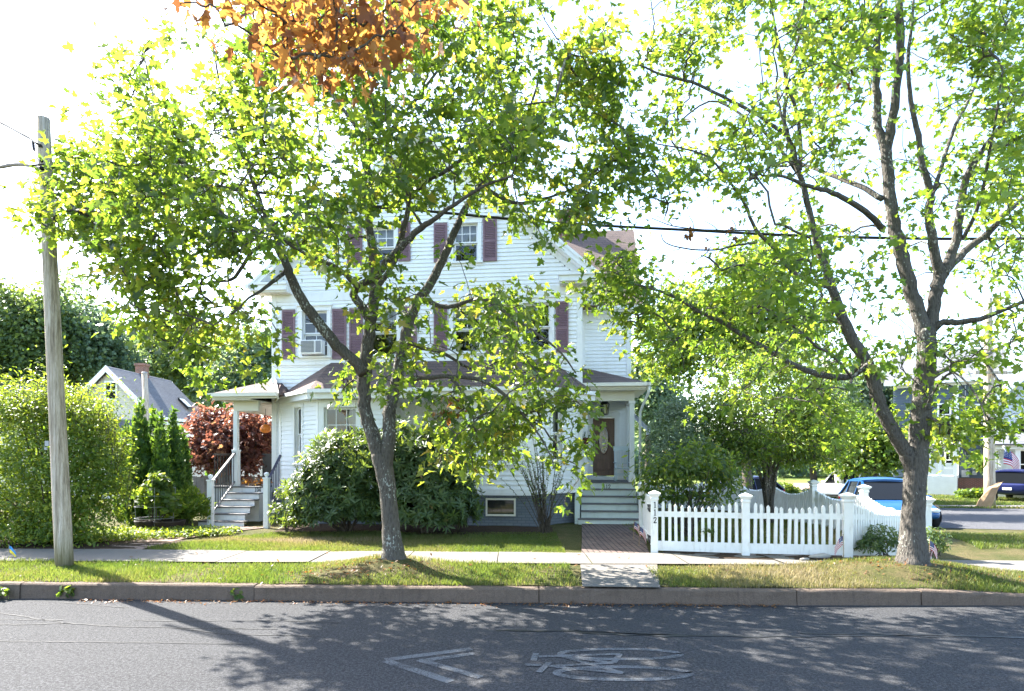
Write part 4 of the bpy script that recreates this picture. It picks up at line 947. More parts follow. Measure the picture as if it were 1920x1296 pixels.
# ---- the street maple left of centre
D1 = 9.75
def T1(pts, d0=D1, d1=None):
    """photo path (px, py, width px) -> points and radii, sliding from depth d0 to d1"""
    d1 = d0 if d1 is None else d1; n = len(pts); P, R = [], []
    for i, (x, y, w) in enumerate(pts):
        d = d0+(d1-d0)*(i/(n-1))**1.2; P.append(W(x, y, d)); R.append(w*.93/2*d/F)
    return P, R
t = thing('maple_tree', 'forked street maple with dense green crown on a grassy mound left of the brick path', 'tree', G(738, 1046, .36))
loc1 = np.array(t.location)
g = Grower()
g.limb(*T1([(739, 1062, 64), (738, 1046, 51), (736, 1020, 41), (733, 985, 36), (728, 930, 33), (721, 885, 37), (712, 850, 36)]), n=16, jit=.03, wob=.004)
g.limb(*T1([(716, 872, 33), (702, 825, 29), (690, 790, 27), (683, 755, 26), (682, 720, 27), (685, 685, 27), (690, 640, 25), (697, 595, 23), (702, 555, 22), (702, 510, 20), (697, 460, 18), (691, 410, 16), (688, 340, 16), (690, 270, 13), (688, 200, 9), (692, 120, 6)], D1, D1+.3), n=12)
g.limb(*T1([(722, 872, 32), (730, 815, 27), (729, 780, 26), (731, 762, 27), (742, 720, 24), (754, 662, 24), (764, 615, 22), (776, 578, 20), (802, 538, 18), (828, 492, 17), (848, 445, 15), (868, 400, 13), (900, 350, 11), (940, 290, 8), (985, 225, 6), (1010, 150, 4)], D1, D1+1.2), n=12)
g.limb(*T1([(682, 700, 25), (668, 680, 23), (645, 660, 22), (618, 632, 22), (588, 592, 21), (562, 555, 20), (547, 522, 18), (532, 485, 15), (505, 450, 13), (465, 424, 11), (420, 405, 9), (360, 385, 7), (280, 355, 5), (200, 345, 3.5)], D1-.1, D1-1.0), n=10)
g.limb(*T1([(533, 487, 12), (527, 465, 10), (500, 410, 9), (470, 330, 8), (440, 250, 6), (415, 170, 4.5), (400, 90, 3)], D1-.5, D1+.3))
g.limb(*T1([(540, 505, 9), (515, 525, 8), (490, 545, 6), (465, 560, 5), (440, 585, 3.5), (400, 610, 2.5)], D1-.4, D1-1.4))
g.limb(*T1([(505, 452, 8), (470, 475, 8), (440, 520, 7), (410, 528, 6), (370, 535, 4), (320, 540, 3)], D1-.6, D1-.2))
g.limb(*T1([(697, 602, 24), (676, 572, 17), (663, 552, 16), (675, 535, 16), (704, 520, 16), (720, 497, 15), (752, 463, 14), (785, 431, 13), (812, 412, 10), (850, 385, 8), (905, 350, 6), (960, 330, 4)], D1-.05, D1-1.9))
g.limb(*T1([(672, 540, 11), (640, 508, 10), (600, 488, 8), (560, 470, 6), (520, 440, 5), (470, 380, 3.5)], D1-.4, D1-2.2))
g.limb(*T1([(700, 545, 12), (735, 500, 11), (752, 445, 11), (766, 372, 10), (738, 312, 8), (722, 260, 6), (705, 180, 4)], D1, D1-.8))
g.limb(*T1([(765, 375, 9), (800, 340, 8), (850, 312, 7), (890, 270, 5), (960, 205, 4), (1040, 190, 3)], D1-.5, D1-1.2))
g.limb(*T1([(756, 712, 13), (785, 709, 10), (820, 707, 9), (860, 707, 8.5), (900, 713, 8), (940, 735, 7), (978, 776, 5.5), (1008, 812, 4), (1030, 850, 3), (1040, 880, 2)], D1, D1-.6))
g.limb(*T1([(845, 708, 8), (870, 740, 6), (885, 775, 4), (895, 820, 3)], D1-.2, D1-.9))
g.limb(*T1([(762, 640, 10), (790, 652, 8), (830, 662, 7), (880, 690, 5), (930, 700, 3)], D1+.1, D1+1.4))
g.limb(*T1([(785, 560, 10), (840, 575, 9), (900, 560, 8), (955, 590, 7), (1005, 625, 5), (1050, 660, 4), (1080, 700, 2.5)], D1+.2, D1-.8))
g.limb(*T1([(905, 348, 8), (960, 380, 7), (1030, 370, 5), (1090, 345, 4), (1150, 300, 2.5)], D1+.6, D1-.8))
g.limb(*T1([(690, 270, 9), (640, 200, 7), (590, 130, 5), (560, 60, 3)], D1+.2, D1+1.6))
g.limb(*T1([(690, 300, 9), (760, 210, 7), (830, 120, 5), (880, 40, 3)], D1+.2, D1+2.0))
g.limb(*T1([(420, 405, 6), (340, 300, 5), (290, 190, 4), (270, 100, 2.5)], D1-.7, D1+.4))
rows1 = {0: (8, '24666666666666652'), 1: (4, '144236666666666666652'), 2: (4, '254226666666666666662'), 3: (4, '3566666665556666666620'), 4: (1, '1203667666666666556666641'), 5: (1, '1435677776655666666666663'), 6: (1, '3677777666655566666666663'), 7: (0, '2677777776665555666666543'),
         8: (0, '156666666666654323334562'), 9: (2, '136666666554321311141'), 10: (3, '1666641224544333112'), 11: (4, '566421002334334552'), 12: (4, '2466554102332256752'), 13: (6, '46665101223456673'), 14: (7, '45240032343456760'), 15: (13, '31454434660'), 16: (15, '154465261'), 17: (17, '5550660'), 18: (17, '540035'), 19: (22, '2')}
leafA = (.114*F/D1)**2*.27
cl = grid_clusters(rows1, 48, D1, 2.7, (640, 380), (600, 560), .146, leafA, 15)
tw = g.grow(cl)
up = nrmz(cl-np.array((-2.2, D1, 5.0)))
obj('trunk', g.mb, BARK, t, smooth=True, fix=False); obj('branch', tw, BARK, t, smooth=True, fix=False)
spray('crown', cl, up, 15, (.155, .155, .10), .114, MAPLE, LEAF_MAPLE, t, rnd=.7, upw=.8)
spray('dry_leaf_bunch', np.array([W(850, 765, D1-.3)]*4), np.zeros((4, 3)), 13, (.13, .10, .14), .095, MAPLE, LEAF_DRY, t, droop=1.2)
for ch in t.children: ch.location = -loc1

# ---- the taller street maple on the right
D2 = 9.55
t = thing('maple_tree', 'tall grey-barked street maple with open pale crown beside the picket fence corner', 'tree', G(1713, 1046, .38)); loc2 = np.array(t.location)
g = Grower()
g.limb(*T1([(1710, 1068, 74), (1712, 1050, 62), (1712, 1020, 51), (1712, 985, 45), (1714, 930, 41), (1717, 885, 42), (1722, 840, 39), (1726, 795, 38), (1730, 740, 37), (1736, 690, 35), (1737, 650, 35), (1735, 618, 33)], D2), n=18, jit=.03, wob=.004)
g.limb(*T1([(1736, 640, 33), (1724, 595, 27), (1711, 555, 26), (1698, 505, 26), (1686, 460, 25), (1673, 405, 24), (1667, 350, 22), (1662, 300, 21), (1660, 272, 20)], D2, D2+.2), n=12)
g.limb(*T1([(1660, 285, 20), (1648, 240, 16), (1644, 180, 15), (1644, 110, 14), (1649, 40, 12), (1652, -60, 9), (1650, -160, 5)], D2+.2, D2+.5))
g.limb(*T1([(1661, 285, 20), (1672, 235, 18), (1681, 170, 16), (1689, 90, 15), (1687, 20, 14), (1684, -60, 11), (1690, -170, 6)], D2+.2, D2-.5))
g.limb(*T1([(1738, 650, 31), (1747, 600, 23), (1753, 560, 24), (1760, 528, 25), (1768, 510, 21)], D2), n=12)
g.limb(*T1([(1762, 520, 22), (1756, 490, 20), (1748, 450, 18), (1742, 400, 16), (1744, 365, 15), (1731, 312, 12), (1722, 255, 11), (1708, 190, 9), (1703, 110, 7), (1712, 20, 5), (1715, -80, 3)], D2, D2-.7))
g.limb(*T1([(1768, 515, 22), (1786, 470, 18), (1797, 425, 16), (1802, 380, 15), (1812, 335, 14), (1828, 305, 11), (1852, 268, 9), (1890, 215, 7), (1940, 150, 4)], D2, D2-.3))
g.limb(*T1([(1768, 512, 18), (1795, 486, 15), (1820, 462, 14), (1850, 440, 13), (1880, 405, 11), (1915, 375, 9), (1970, 320, 6)], D2, D2+1.0))
g.limb(*T1([(1790, 462, 9), (1815, 430, 8), (1840, 370, 7), (1852, 300, 6), (1866, 230, 5), (1880, 130, 3)], D2, D2-1.2))
g.limb(*T1([(1742, 385, 10), (1760, 330, 8), (1785, 250, 7), (1815, 190, 6), (1850, 110, 4), (1880, 30, 3)], D2-.3, D2+.8))
g.limb(*T1([(1742, 625, 15), (1770, 604, 13), (1800, 605, 12), (1850, 594, 10), (1920, 565, 7), (1990, 540, 4)], D2, D2-.9))
g.limb(*T1([(1736, 712, 13), (1770, 694, 10), (1810, 680, 9), (1850, 664, 8), (1900, 640, 5), (1950, 625, 3)], D2, D2+1.0))
g.limb(*T1([(1730, 780, 6), (1760, 720, 5), (1790, 700, 4), (1830, 740, 3), (1850, 790, 2)], D2-.1, D2-1.1))
g.limb(*T1([(1712, 882, 31), (1700, 850, 28), (1688, 832, 27), (1664, 790, 26), (1647, 752, 26), (1640, 722, 25), (1625, 680, 24), (1601, 642, 23), (1581, 600, 21), (1566, 555, 18), (1549, 505, 15), (1534, 465, 13), (1521, 412, 12), (1506, 345, 11), (1495, 315, 10), (1478, 255, 9), (1470, 222, 8), (1475, 180, 7), (1470, 130, 6), (1455, 60, 5), (1440, -20, 3)], D2, D2-.5), n=11)
g.limb(*T1([(1618, 690, 15), (1597, 704, 13), (1567, 708, 13), (1523, 698, 12), (1475, 677, 11), (1425, 648, 10), (1380, 621, 9), (1345, 600, 8), (1310, 584, 7), (1275, 562, 6), (1236, 546, 5), (1180, 530, 3.5), (1130, 520, 2.5)], D2-.1, D2-.2))
g.limb(*T1([(1656, 430, 14), (1630, 404, 12), (1594, 379, 11), (1560, 361, 10), (1515, 349, 8), (1470, 331, 6), (1430, 330, 4)], D2+.1, D2-1.3))
g.limb(*T1([(1655, 373, 12), (1612, 349, 10), (1575, 334, 9), (1530, 318, 7), (1490, 300, 4)], D2+.1, D2+1.4))
g.limb(*T1([(1646, 110, 12), (1630, 92, 10), (1598, 70, 9), (1560, 38, 8), (1528, 20, 6), (1490, -20, 4)], D2+.3, D2+1.3))
g.limb(*T1([(1480, 258, 9), (1450, 236, 8), (1410, 210, 7), (1352, 180, 6), (1297, 154, 6), (1240, 140, 5), (1200, 122, 3)], D2-.3, D2-.1))
g.limb(*T1([(1504, 338, 8), (1478, 300, 7), (1440, 255, 6), (1390, 215, 5), (1330, 190, 4), (1260, 240, 3)], D2-.3, D2+1.2))
g.limb(*T1([(1500, 320, 9), (1500, 260, 8), (1492, 200, 7), (1475, 150, 5), (1500, 60, 4), (1510, -20, 3)], D2-.3, D2-1.1))
g.limb(*T1([(1560, 540, 10), (1500, 520, 8), (1455, 470, 8), (1417, 431, 7), (1395, 380, 6), (1366, 338, 5), (1320, 290, 3.5), (1230, 270, 2.5)], D2-.2, D2-1.0))
g.limb(*T1([(1418, 433, 4), (1370, 432, 3), (1320, 431, 2.6), (1262, 424, 2.2), (1222, 409, 1.6)], D2-.5, D2-.7)); g.limb(*T1([(1420, 455, 4.5), (1380, 460, 4), (1340, 469, 3.4), (1285, 466, 3), (1248, 455, 2.4), (1239, 438, 1.8)], D2-.5, D2-.9))
for a in ((1300, 430, 1292, 405), (1345, 431, 1322, 415), (1262, 425, 1245, 412), (1330, 469, 1300, 490), (1275, 466, 1262, 470), (1380, 432, 1372, 412)):
    g.limb(*T1([(a[0], a[1], 2.2), ((a[0]+a[2])/2+3, (a[1]+a[3])/2, 1.8), (a[2], a[3], 1.3)], D2-.62))
rows2 = {-2: (25, '344444443323444'), -1: (25, '344444443323445'), 0: (24, '0242423554432334455'[0:16]), 1: (24, '0244444543213555'), 2: (25, '244444444312455'), 3: (25, '232434322111445'), 4: (25, '442333233122444'), 5: (25, '211342332111334'), 6: (25, '343343332123345'), 7: (25, '332431321123455'),
         8: (25, '100142310122355'), 9: (29, '34432121244'), 10: (23, '34112455432122344'), 11: (22, '244433444432023 33'.replace(' ', '3')), 12: (23, '2334444343220 1343'.replace(' ', '1')[:17]), 13: (25, '344434221223444'), 14: (25, '143443331332433'), 15: (25, '113333321223554'), 16: (32, '21034553'), 17: (35, '13420')}
leafB = (.099*F/D2)**2*.27
cl = grid_clusters(rows2, 48, D2, 2.6, (1600, 300), (420, 640), .245, leafB, 13)
tw = g.grow(cl)
obj('trunk', g.mb, BARK_LIGHT, t, smooth=True, fix=False); obj('branch', tw, BARK_LIGHT, t, smooth=True, fix=False)
spray('crown', cl, nrmz(cl-np.array((5.0, D2, 5.0))), 13, (.15, .15, .09), .099, MAPLE, LEAF_PALE, t, rnd=.7, upw=.8)
for x, y in ((1290, 437), (1333, 455), (1374, 441), (1552, 158), (1580, 160)): spray('dry_leaf_bunch', np.array([W(x, y, D2-.6)]), np.zeros((1, 3)), 6, (.03, .03, .05), .10, MAPLE, LEAF_DRY, t, droop=1.3)
for ch in t.children: ch.location = -loc2

# ---- orange-leaved branch hanging in from a tree over the street
DB = 3.9
t = thing('maple_branch', 'overhanging branch of orange and bronze maple leaves at the top edge', 'branch', W(640, -160, DB)); loc = np.array(t.location); g = Grower()
g.limb(*T1([(700, -420, 34), (690, -260, 26), (660, -120, 20), (640, -30, 12), (630, 60, 7), (610, 130, 4)], DB+.1, DB-.1))
g.limb(*T1([(675, -180, 14), (570, -110, 10), (470, -60, 7), (380, -10, 4)], DB, DB+.3)); g.limb(*T1([(690, -220, 12), (780, -130, 9), (850, -70, 6), (890, -5, 4)], DB, DB+.2)); g.limb(*T1([(600, -120, 8), (540, -30, 6), (530, 60, 4), (535, 120, 2.5)], DB, DB-.3))
cl = []
for (x, y, rx, ry, n) in ((620, 30, 130, 55, 50), (660, 100, 65, 35, 15), (600, 105, 60, 40, 11), (560, 60, 70, 45, 18), (470, 5, 70, 20, 8), (370, -10, 50, 18, 4), (720, 30, 70, 40, 20), (840, -10, 60, 18, 5), (620, -60, 260, 40, 40), (520, 90, 20, 30, 5)):
    for _ in range(int(n*.85)): cl.append(W(random.gauss(x, rx*.55), random.gauss(y, ry*.5), DB+U(-.4, .4)))
cl = np.array(cl); tw = g.grow(cl, thin=.0022); obj('twig', g.mb, BARK, t, smooth=True, fix=False); obj('branchlet', tw, BARK, t, smooth=True, fix=False)
spray('foliage', cl, cl*0, 6, (.085, .085, .08), .078, MAPLE, LEAF_ORANGE, t, droop=1.3, upw=.25, rnd=.6)
for ch in t.children: ch.location = -loc
# ------------------------------------------------------------------ shrubs, hedges and background trees
def lobed(u, seed, k=3.0, amp=.2):
    r = np.random.default_rng(seed); s = np.zeros(len(u))
    for i in range(7): s = s+np.sin(u@(r.normal(size=3)*k)+r.uniform(0, 6.28))
    return 1+amp*s/2.6
def shell(n, c, rad, seed, lo=.62, amp=.2, k=3.0, zmin=-.55):
    u = rdir(int(n*1.7)); u = u[u[:, 2] > zmin][:n]; t = 1-np.abs(RNG.normal(0, (1-lo)/1.6, len(u))); t = np.clip(t, .25, 1.06)
    p = np.array(c)+u*np.array(rad)*(lobed(u, seed, k, amp)*t)[:, None]; return p, u
def whorls(name, cen, ax, per, ln, shape, mat, parent, spread=1.0):
    N = len(cen); idx = np.repeat(np.arange(N), per); n = len(idx); a = nrmz(ax+RNG.normal(0, .35, ax.shape)); b = nrmz(np.cross(a, RNG.normal(size=(N, 3)))); c2 = np.cross(a, b)
    th = RNG.uniform(0, 2*np.pi, N)[idx]+np.tile(np.arange(per), N)*2*np.pi/per+RNG.normal(0, .2, n)
    rad = b[idx]*np.cos(th)[:, None]+c2[idx]*np.sin(th)[:, None]; tip = rad*spread+a[idx]*RNG.uniform(.1, .7, n)[:, None]; nr = a[idx]-rad*.5+RNG.normal(0, .15, (n, 3))
    tt = np.clip(RNG.normal(.45, .15, N)[idx]+RNG.normal(0, .15, n), 0, 1)
    return leaves(name, cen[idx]+rad*ln*.06, nr, tip, ln*RNG.uniform(.7, 1.2, n), shape, mat, parent, tt)
def stems(parent, base, tips, r, mat=None, n=6, sag=.1, name='stem'):
    mb = MB()
    for tp in tips:
        b = np.array(base)+np.array((U(-.12, .12), U(-.1, .1), 0)); m = b+(np.array(tp)-b)*.5+np.array((U(-sag, sag), U(-sag, sag), U(0, sag)))
        P, R = smooth_path([b, b+(m-b)*.5, m, tp], [r, r*.8, r*.6, r*.25], 3, .006); mb.tube(P, R, n, cap=False)
    return obj(name, mb, mat or BARK_FAR, parent, smooth=True, fix=False)
def plant(name, label, cat, base, blobs, n, size, shape, mat, seed=1, stem_r=.02, stem_n=8, group=None, outw=.8, upw=.5, rnd=.6, per=None, lo=.62, amp=.2, k=3.0, droop=.2, crown='foliage', smat=None):
    """shrub: leaves through a lobed shell; blobs = [(cx, cy, cz, rx, ry, rz, share)]"""
    t = thing(name, label, cat, base, 0, group); base = np.array(base, float); PP, UU = [], []
    tot = sum(b[6] for b in blobs)
    for i, b in enumerate(blobs):
        p, u = shell(int(n*b[6]/tot), b[:3], b[3:6], seed+i, lo, amp, k); PP.append(p); UU.append(u)
    P = np.concatenate(PP); N = np.concatenate(UU); keep = P[:, 2] > base[2]+.02; P, N = P[keep], N[keep]
    if per: whorls(crown, P-base, N+np.array((0, 0, .5)), per, size, shape, mat, t)
    else:
        nr = N*outw+np.array((0, 0, upw))+RNG.normal(0, rnd, P.shape); tip = N*.8+RNG.normal(0, .6, P.shape)+np.array((0, 0, -droop))
        cl_ = np.clip(.45+.22*lobed(N*1.0, seed+50, 7, 1.0)-.22+RNG.normal(0, .2, len(P)), 0, 1)
        leaves(crown, P-base, nr, tip, size*RNG.uniform(.65, 1.3, len(P)), shape, mat, t, cl_)
    if stem_n:
        pick = P[RNG.choice(len(P), stem_n, replace=False)]; o = stems(t, base*0, [q-base for q in (pick*.85+.15*base)], stem_r, smat)
    return t

# big hedge at the left behind the pole
def bl(px, py, d, rx, rz, ry=None, w=1.0): c = W(px, py, d); s = F/d; return (c[0], c[1], c[2], rx/s, ry if ry else rx/s*.8, rz/s, w)
hb = W(110, 1030, 12.9); hb[2] = .2
plant('forsythia_hedge', 'big loose yellow-green hedge behind the wooden pole', 'hedge', hb,
      [bl(-20, 860, 13.0, 120, 135, 1.2, 1.3), bl(60, 880, 12.6, 100, 155, 1.0, 1.5), bl(135, 870, 12.7, 90, 135, 1.0, 1.4), bl(40, 780, 13.0, 90, 60, .9, .8), bl(130, 800, 13, 80, 70, .9, .8), bl(185, 850, 12.9, 40, 80, .7, .6), bl(60, 960, 12.5, 120, 65, .7, .9), bl(170, 950, 12.6, 60, 55, .6, .5), bl(-80, 930, 13, 100, 120, 1, .6), bl(190, 900, 12.7, 38, 60, .6, .5), bl(20, 1000, 12.4, 110, 45, .6, .8), bl(120, 1000, 12.4, 90, 40, .6, .6), bl(90, 765, 13, 60, 35, .7, .4), bl(160, 790, 12.9, 40, 35, .6, .3)],
      40000, .075, OVAL, LEAF_HEDGE, 3, .03, 60, lo=.45, amp=.38, k=5)
# wand-like shoots on the hedge top
t_ = bpy.data.objects['forsythia_hedge']; P = []
mb = MB()
for i in range(300):
    px = U(-30, 250); top = 745+(abs(px-60)/170)**2*70; top += max(0, px-200)*U(.5, 3.2); c = W(px, top+U(-18, 60), U(12.2, 13.3)); l = U(.2, .6); tip = c+np.array((U(-.15, .2), U(-.15, .15), l*.8)); mb.tube([c-hb, (c+tip)/2-hb+np.array((0, 0, .03)), tip-hb], [.006, .004, .002], 4, cap=False)
    for q in np.linspace(0, 1, 12): P.append(c+(tip-c)*q)
obj('shoot', mb, BARK_FAR, t_, fix=False); P = np.array(P)
leaves('shoot_leaf', P-hb+RNG.normal(0, .02, P.shape), RNG.normal(0, .7, P.shape)+np.array((0, 0, .5)), RNG.normal(0, .8, P.shape)+np.array((0, 0, .4)), .07*RNG.uniform(.7, 1.2, len(P)), OVAL, LEAF_HEDGE, t_, np.clip(RNG.normal(.7, .2, len(P)), 0, 1))

# arborvitae: narrow cones of upright sprays
ARB = [(262, 748, 52, 15.6, 960), (287, 765, 40, 16.4, 955), (300, 772, 38, 15.9, 960), (325, 768, 42, 16.2, 955), (303, 800, 40, 15.2, 962), (340, 800, 42, 16.8, 950), (238, 790, 40, 16.9, 960), (424, 748, 30, 24.0, 900), (400, 770, 26, 24.5, 900)]
ARL = ['tallest arborvitae, nearest the hedge, with a sharp tip', 'arborvitae just behind the tallest cone', 'slim arborvitae in the middle of the row', 'bright arborvitae with a needle tip, second from the red-leaved tree', 'short arborvitae standing in front of the row', 'arborvitae at the end of the row next to the red-leaved tree', 'arborvitae half hidden by the hedge', 'distant arborvitae tip rising above the red-leaved tree', 'small distant arborvitae beside the red-leaved tree']
for i, (px, py, wd_, d, yb) in enumerate(ARB):
    top = W(px, py, d); base = W(px, yb, d); base[2] = .22; hgt = top[2]-base[2]; R = wd_/2*d/F*1.12; n = int(2600*hgt*R/1.2)+500
    z = 1-np.sqrt(RNG.random(n)); th = RNG.uniform(0, 2*np.pi, n); prof = (1-z)**.72*np.minimum(1, .55+z*3.2); r = R*prof*(1+.12*np.sin(th*3+z*9+i)+.10*np.sin(th*7-z*23))*(1-np.abs(RNG.normal(0, .10, n)))
    P = np.stack([r*np.cos(th), r*np.sin(th), z*hgt], 1); N = np.stack([np.cos(th), np.sin(th), 0*th], 1)
    t = thing('arborvitae', ARL[i], 'conifer', base, 0, 'arborvitae planted in a row')
    leaves('foliage', P, N+RNG.normal(0, .55, P.shape), N*.45+np.array((0, 0, 1.0))+RNG.normal(0, .25, P.shape), .15*RNG.uniform(.6, 1.25, n), SPRAY, LEAF_CONIFER, t, np.clip(RNG.normal(.45, .25, n), 0, 1))
    mb = MB(); mb.tube([(0, 0, -.1), (0, 0, hgt*.85)], [.05, .012], 7); obj('trunk', mb, BARK_FAR, t)

# red-leaved tree behind the left porch
def tree(name, label, base, trunk, blobs, n, per, size, shape, lmat, bmat, sig, seed=1, group=None, thin=.006, cat='tree', amp=.25, lo=.5, droop=.3, rnd=.8, upw=.7):
    """tree > trunk, branch, crown: trunk = list of limbs [(points, radii)], clusters of leaves through lobed blobs"""
    t = thing(name, label, cat, base, 0, group); b0 = np.array(base, float); g = Grower()
    for P, R in trunk: g.limb([np.array(p, float)-b0 for p in P], R, 9, 4, .02)
    tot = sum(b[6] for b in blobs); Q = []
    for i, b in enumerate(blobs): Q.append(shell(int(n*b[6]/tot), b[:3], b[3:6], seed+i, lo, amp, 4.0, -.8)[0])
    Q = np.concatenate(Q)-b0; Q = Q[Q[:, 2] > .25]; tw = g.grow(Q, thin)
    obj('trunk', g.mb, bmat, t, smooth=True, fix=False); obj('branch', tw, bmat, t, smooth=True, fix=False)
    spray('crown', Q, nrmz(Q-np.mean(Q, 0)), per, sig, size, shape, lmat, t, droop, upw, rnd)
    return t
def limbs(base, fork, ends, r, lean=(0, 0)):
    b = np.array(base, float); f = np.array(fork, float); L_ = [([b-(0, 0, .15), b+(f-b)*.4+np.array((lean[0], lean[1], 0)), f], [r*1.15, r*.85, r*.75])]
    for e in ends:
        e = np.array(e, float); m = f+(e-f)*.5+np.array((U(-.1, .1), U(-.1, .1), .08))*np.linalg.norm(e-f); L_.append(([f-(f-b)*.12, f+(m-f)*.4, m, e], [r*.6, r*.48, r*.36, r*.12]))
    return L_
d = 19.0; b = W(425, 935, d); b[2] = .2
tree('japanese_maple', 'round red-leaved maple seen behind the left porch', b, limbs(b, W(425, 880, d), [W(380, 830, d), W(425, 800, d-.4), W(470, 810, d), W(500, 840, d-.3), W(440, 830, d+.8)], .09),
     [bl(425, 825, d, 65, 55, 1.1, 1.3), bl(375, 840, d-.2, 40, 45, .8, .8), bl(480, 825, d-.2, 50, 55, .9, 1.2), bl(430, 855, d-.5, 60, 40, .8, .9), bl(410, 795, d, 40, 30, .7, .5)], 560, 17, .12, MAPLE, LEAF_RED, BARK_FAR, (.16, .16, .10), 7, lo=.45)
# rhododendrons before the bays
def rhodo(label, base, blobs, n, seed): return plant('rhododendron', label, 'shrub', base, blobs, n, .155, LANCE, LEAF_RHODO, seed, .028, 14, 'rhododendrons before the bay windows', per=8, lo=.66, amp=.22, k=4)
b = W(650, 992, 14.2); b[2] = .25
rhodo('sunlit rhododendron under the left bay window', b, [bl(650, 880, 14.1, 85, 75, .85, 1.4), bl(600, 930, 13.95, 55, 65, .7, 1.0), bl(690, 850, 14.2, 55, 45, .7, .8), bl(650, 950, 13.8, 90, 48, .7, 1.1)], 2300, 21)
b = W(800, 992, 14.1); b[2] = .25
rhodo('dark shaded rhododendron right of the maple trunk', b, [bl(790, 890, 14.0, 90, 85, .8, 1.4), bl(755, 850, 14.1, 60, 55, .7, .8), bl(845, 940, 13.9, 52, 55, .65, .9), bl(790, 955, 13.7, 95, 45, .65, 1.1), bl(820, 830, 14.2, 40, 35, .6, .4)], 2200, 31)
b = W(540, 992, 14.2); b[2] = .25
plant('low_shrub', 'low broad-leaved shrub beside the left stair newel', 'shrub', b, [bl(535, 965, 14.1, 30, 28, .3, 1), bl(560, 975, 14.0, 28, 18, .3, .7), bl(535, 925, 14.3, 18, 20, .2, .4)], 900, .09, OVAL, LEAF_RHODO, 41, .012, 7)
b = W(355, 985, 15.2); b[2] = .25
plant('feathery_shrub', 'soft yellow-green grassy shrub left of the left-hand stairs', 'shrub', b, [bl(358, 955, 15.1, 36, 32, .45, 1), bl(335, 962, 15.1, 26, 24, .35, .6)], 4200, .10, LANCE, LEAF_HEDGE, 43, .008, 8, outw=.2, upw=.1, rnd=.8, droop=-.9)
# wispy upright shrub in front of the right bay
b = W(1022, 985, 14.0); b[2] = .25; t = thing('wispy_shrub', 'sparse upright shrub with thin leafy wands beside the right bay', 'shrub', b); mb = MB(); P = []; D_ = []
for i in range(46):
    px = random.choice((U(935, 1085), U(960, 1060))); py = 815+abs(px-1000)*.55+U(0, 60); e = W(px, py, 14.0+U(-.4, .4))-b; st = np.array((U(-.1, .1), U(-.08, .08), 0)); m = st+(e-st)*.45+np.array((0, 0, .12)); Pp, Rr = smooth_path([st, m, e], [.011, .007, .002], 6, .008); mb.tube(Pp, Rr, 5, cap=False)
    for q in range(26):
        s = U(.3, 1)**.8; k = s*(len(Pp)-1); i0 = min(int(k), len(Pp)-2); P.append(Pp[i0]+(Pp[i0+1]-Pp[i0])*(k-i0)); D_.append(nrmz(Pp[i0+1]-Pp[i0]))
obj('stem', mb, BARK_FAR, t, smooth=True, fix=False); P = np.array(P); D_ = np.array(D_); tip = D_*.5+RNG.normal(0, .7, P.shape)
leaves('foliage', P, RNG.normal(0, .6, P.shape)+np.array((0, 0, .6)), tip, .055*RNG.uniform(.6, 1.2, len(P)), OVAL, LEAF_FAR, t)
# planters with a tomato-like plant in wire hoops
for i, (px, py, w, lab) in enumerate(((318, 988, 54, 'dark round planter in front of the leafy potted plant'), (278, 982, 46, 'dark round planter beside the hedge holding a leafy plant in wire hoops'))):
    c = W(px, py+10, 14.3); c[2] = .25; r = w/2*14.3/F; t = thing('planter', lab, 'planter', c, 0, 'dark planters by the garden path'); mb = MB()
    mb.lathe([(r*.72, 0), (r*.9, .10), (r, .24), (r*1.03, .27), (r*.93, .27), (r*.9, .2), (0.001, .2)], n=18); obj('pot', mb, PLANTER, t, smooth=True); mb = MB(); mb.lathe([(r*.9, .21), (r*.5, .235), (.001, .24)], n=14); obj('soil', mb, MULCH, t)
b = W(292, 975, 14.4); b[2] = .45
plant('potted_plant', 'leafy bright green plant growing out of the dark planters', 'plant', b, [bl(292, 930, 14.4, 34, 34, .35, 1), bl(300, 905, 14.4, 20, 16, .2, .4), bl(322, 945, 14.3, 18, 20, .25, .4)], 900, .12, CLUMP, LEAF_PALE, 47, .012, 9, droop=.5)
b = W(290, 975, 14.35); b[2] = .45; t = thing('wire_cage', 'thin wire support hoops around the potted plant', 'plant support', b); mb = MB()
for z in (.12, .38, .62): mb.tube([(.42*math.cos(a), .32*math.sin(a), z) for a in np.linspace(0, 6.283, 20)], .006, 5, cap=False)
for a in (.4, 1.9, 3.5, 5.1): mb.tube([(.36*math.cos(a), .28*math.sin(a), -.2), (.44*math.cos(a), .33*math.sin(a), .8)], .006, 5)
obj('hoop', mb, GREYMETAL, t)
# ground cover left of the garden path
n = 9000; x = RNG.uniform(-9.2, -6.0, n); y = RNG.uniform(12.2, 14.3, n); pe = np.interp(x, [-9.2, -8.2, -7.2, -6.0], [12.3, 12.5, 13.0, 13.6]); k = (y > pe) & (y < 14.2); x, y = x[k], y[k]; P = np.stack([x, y, gh(x, y)+RNG.uniform(.03, .16, len(x))], 1)
leaves('ground_cover', P, RNG.normal(0, .45, P.shape)+np.array((0, 0, 1.0)), RNG.normal(0, 1, P.shape), .075*RNG.uniform(.6, 1.3, len(P)), OVAL, LEAF_HEDGE, None, np.clip(RNG.normal(.65, .2, len(P)), 0, 1), 'stuff')
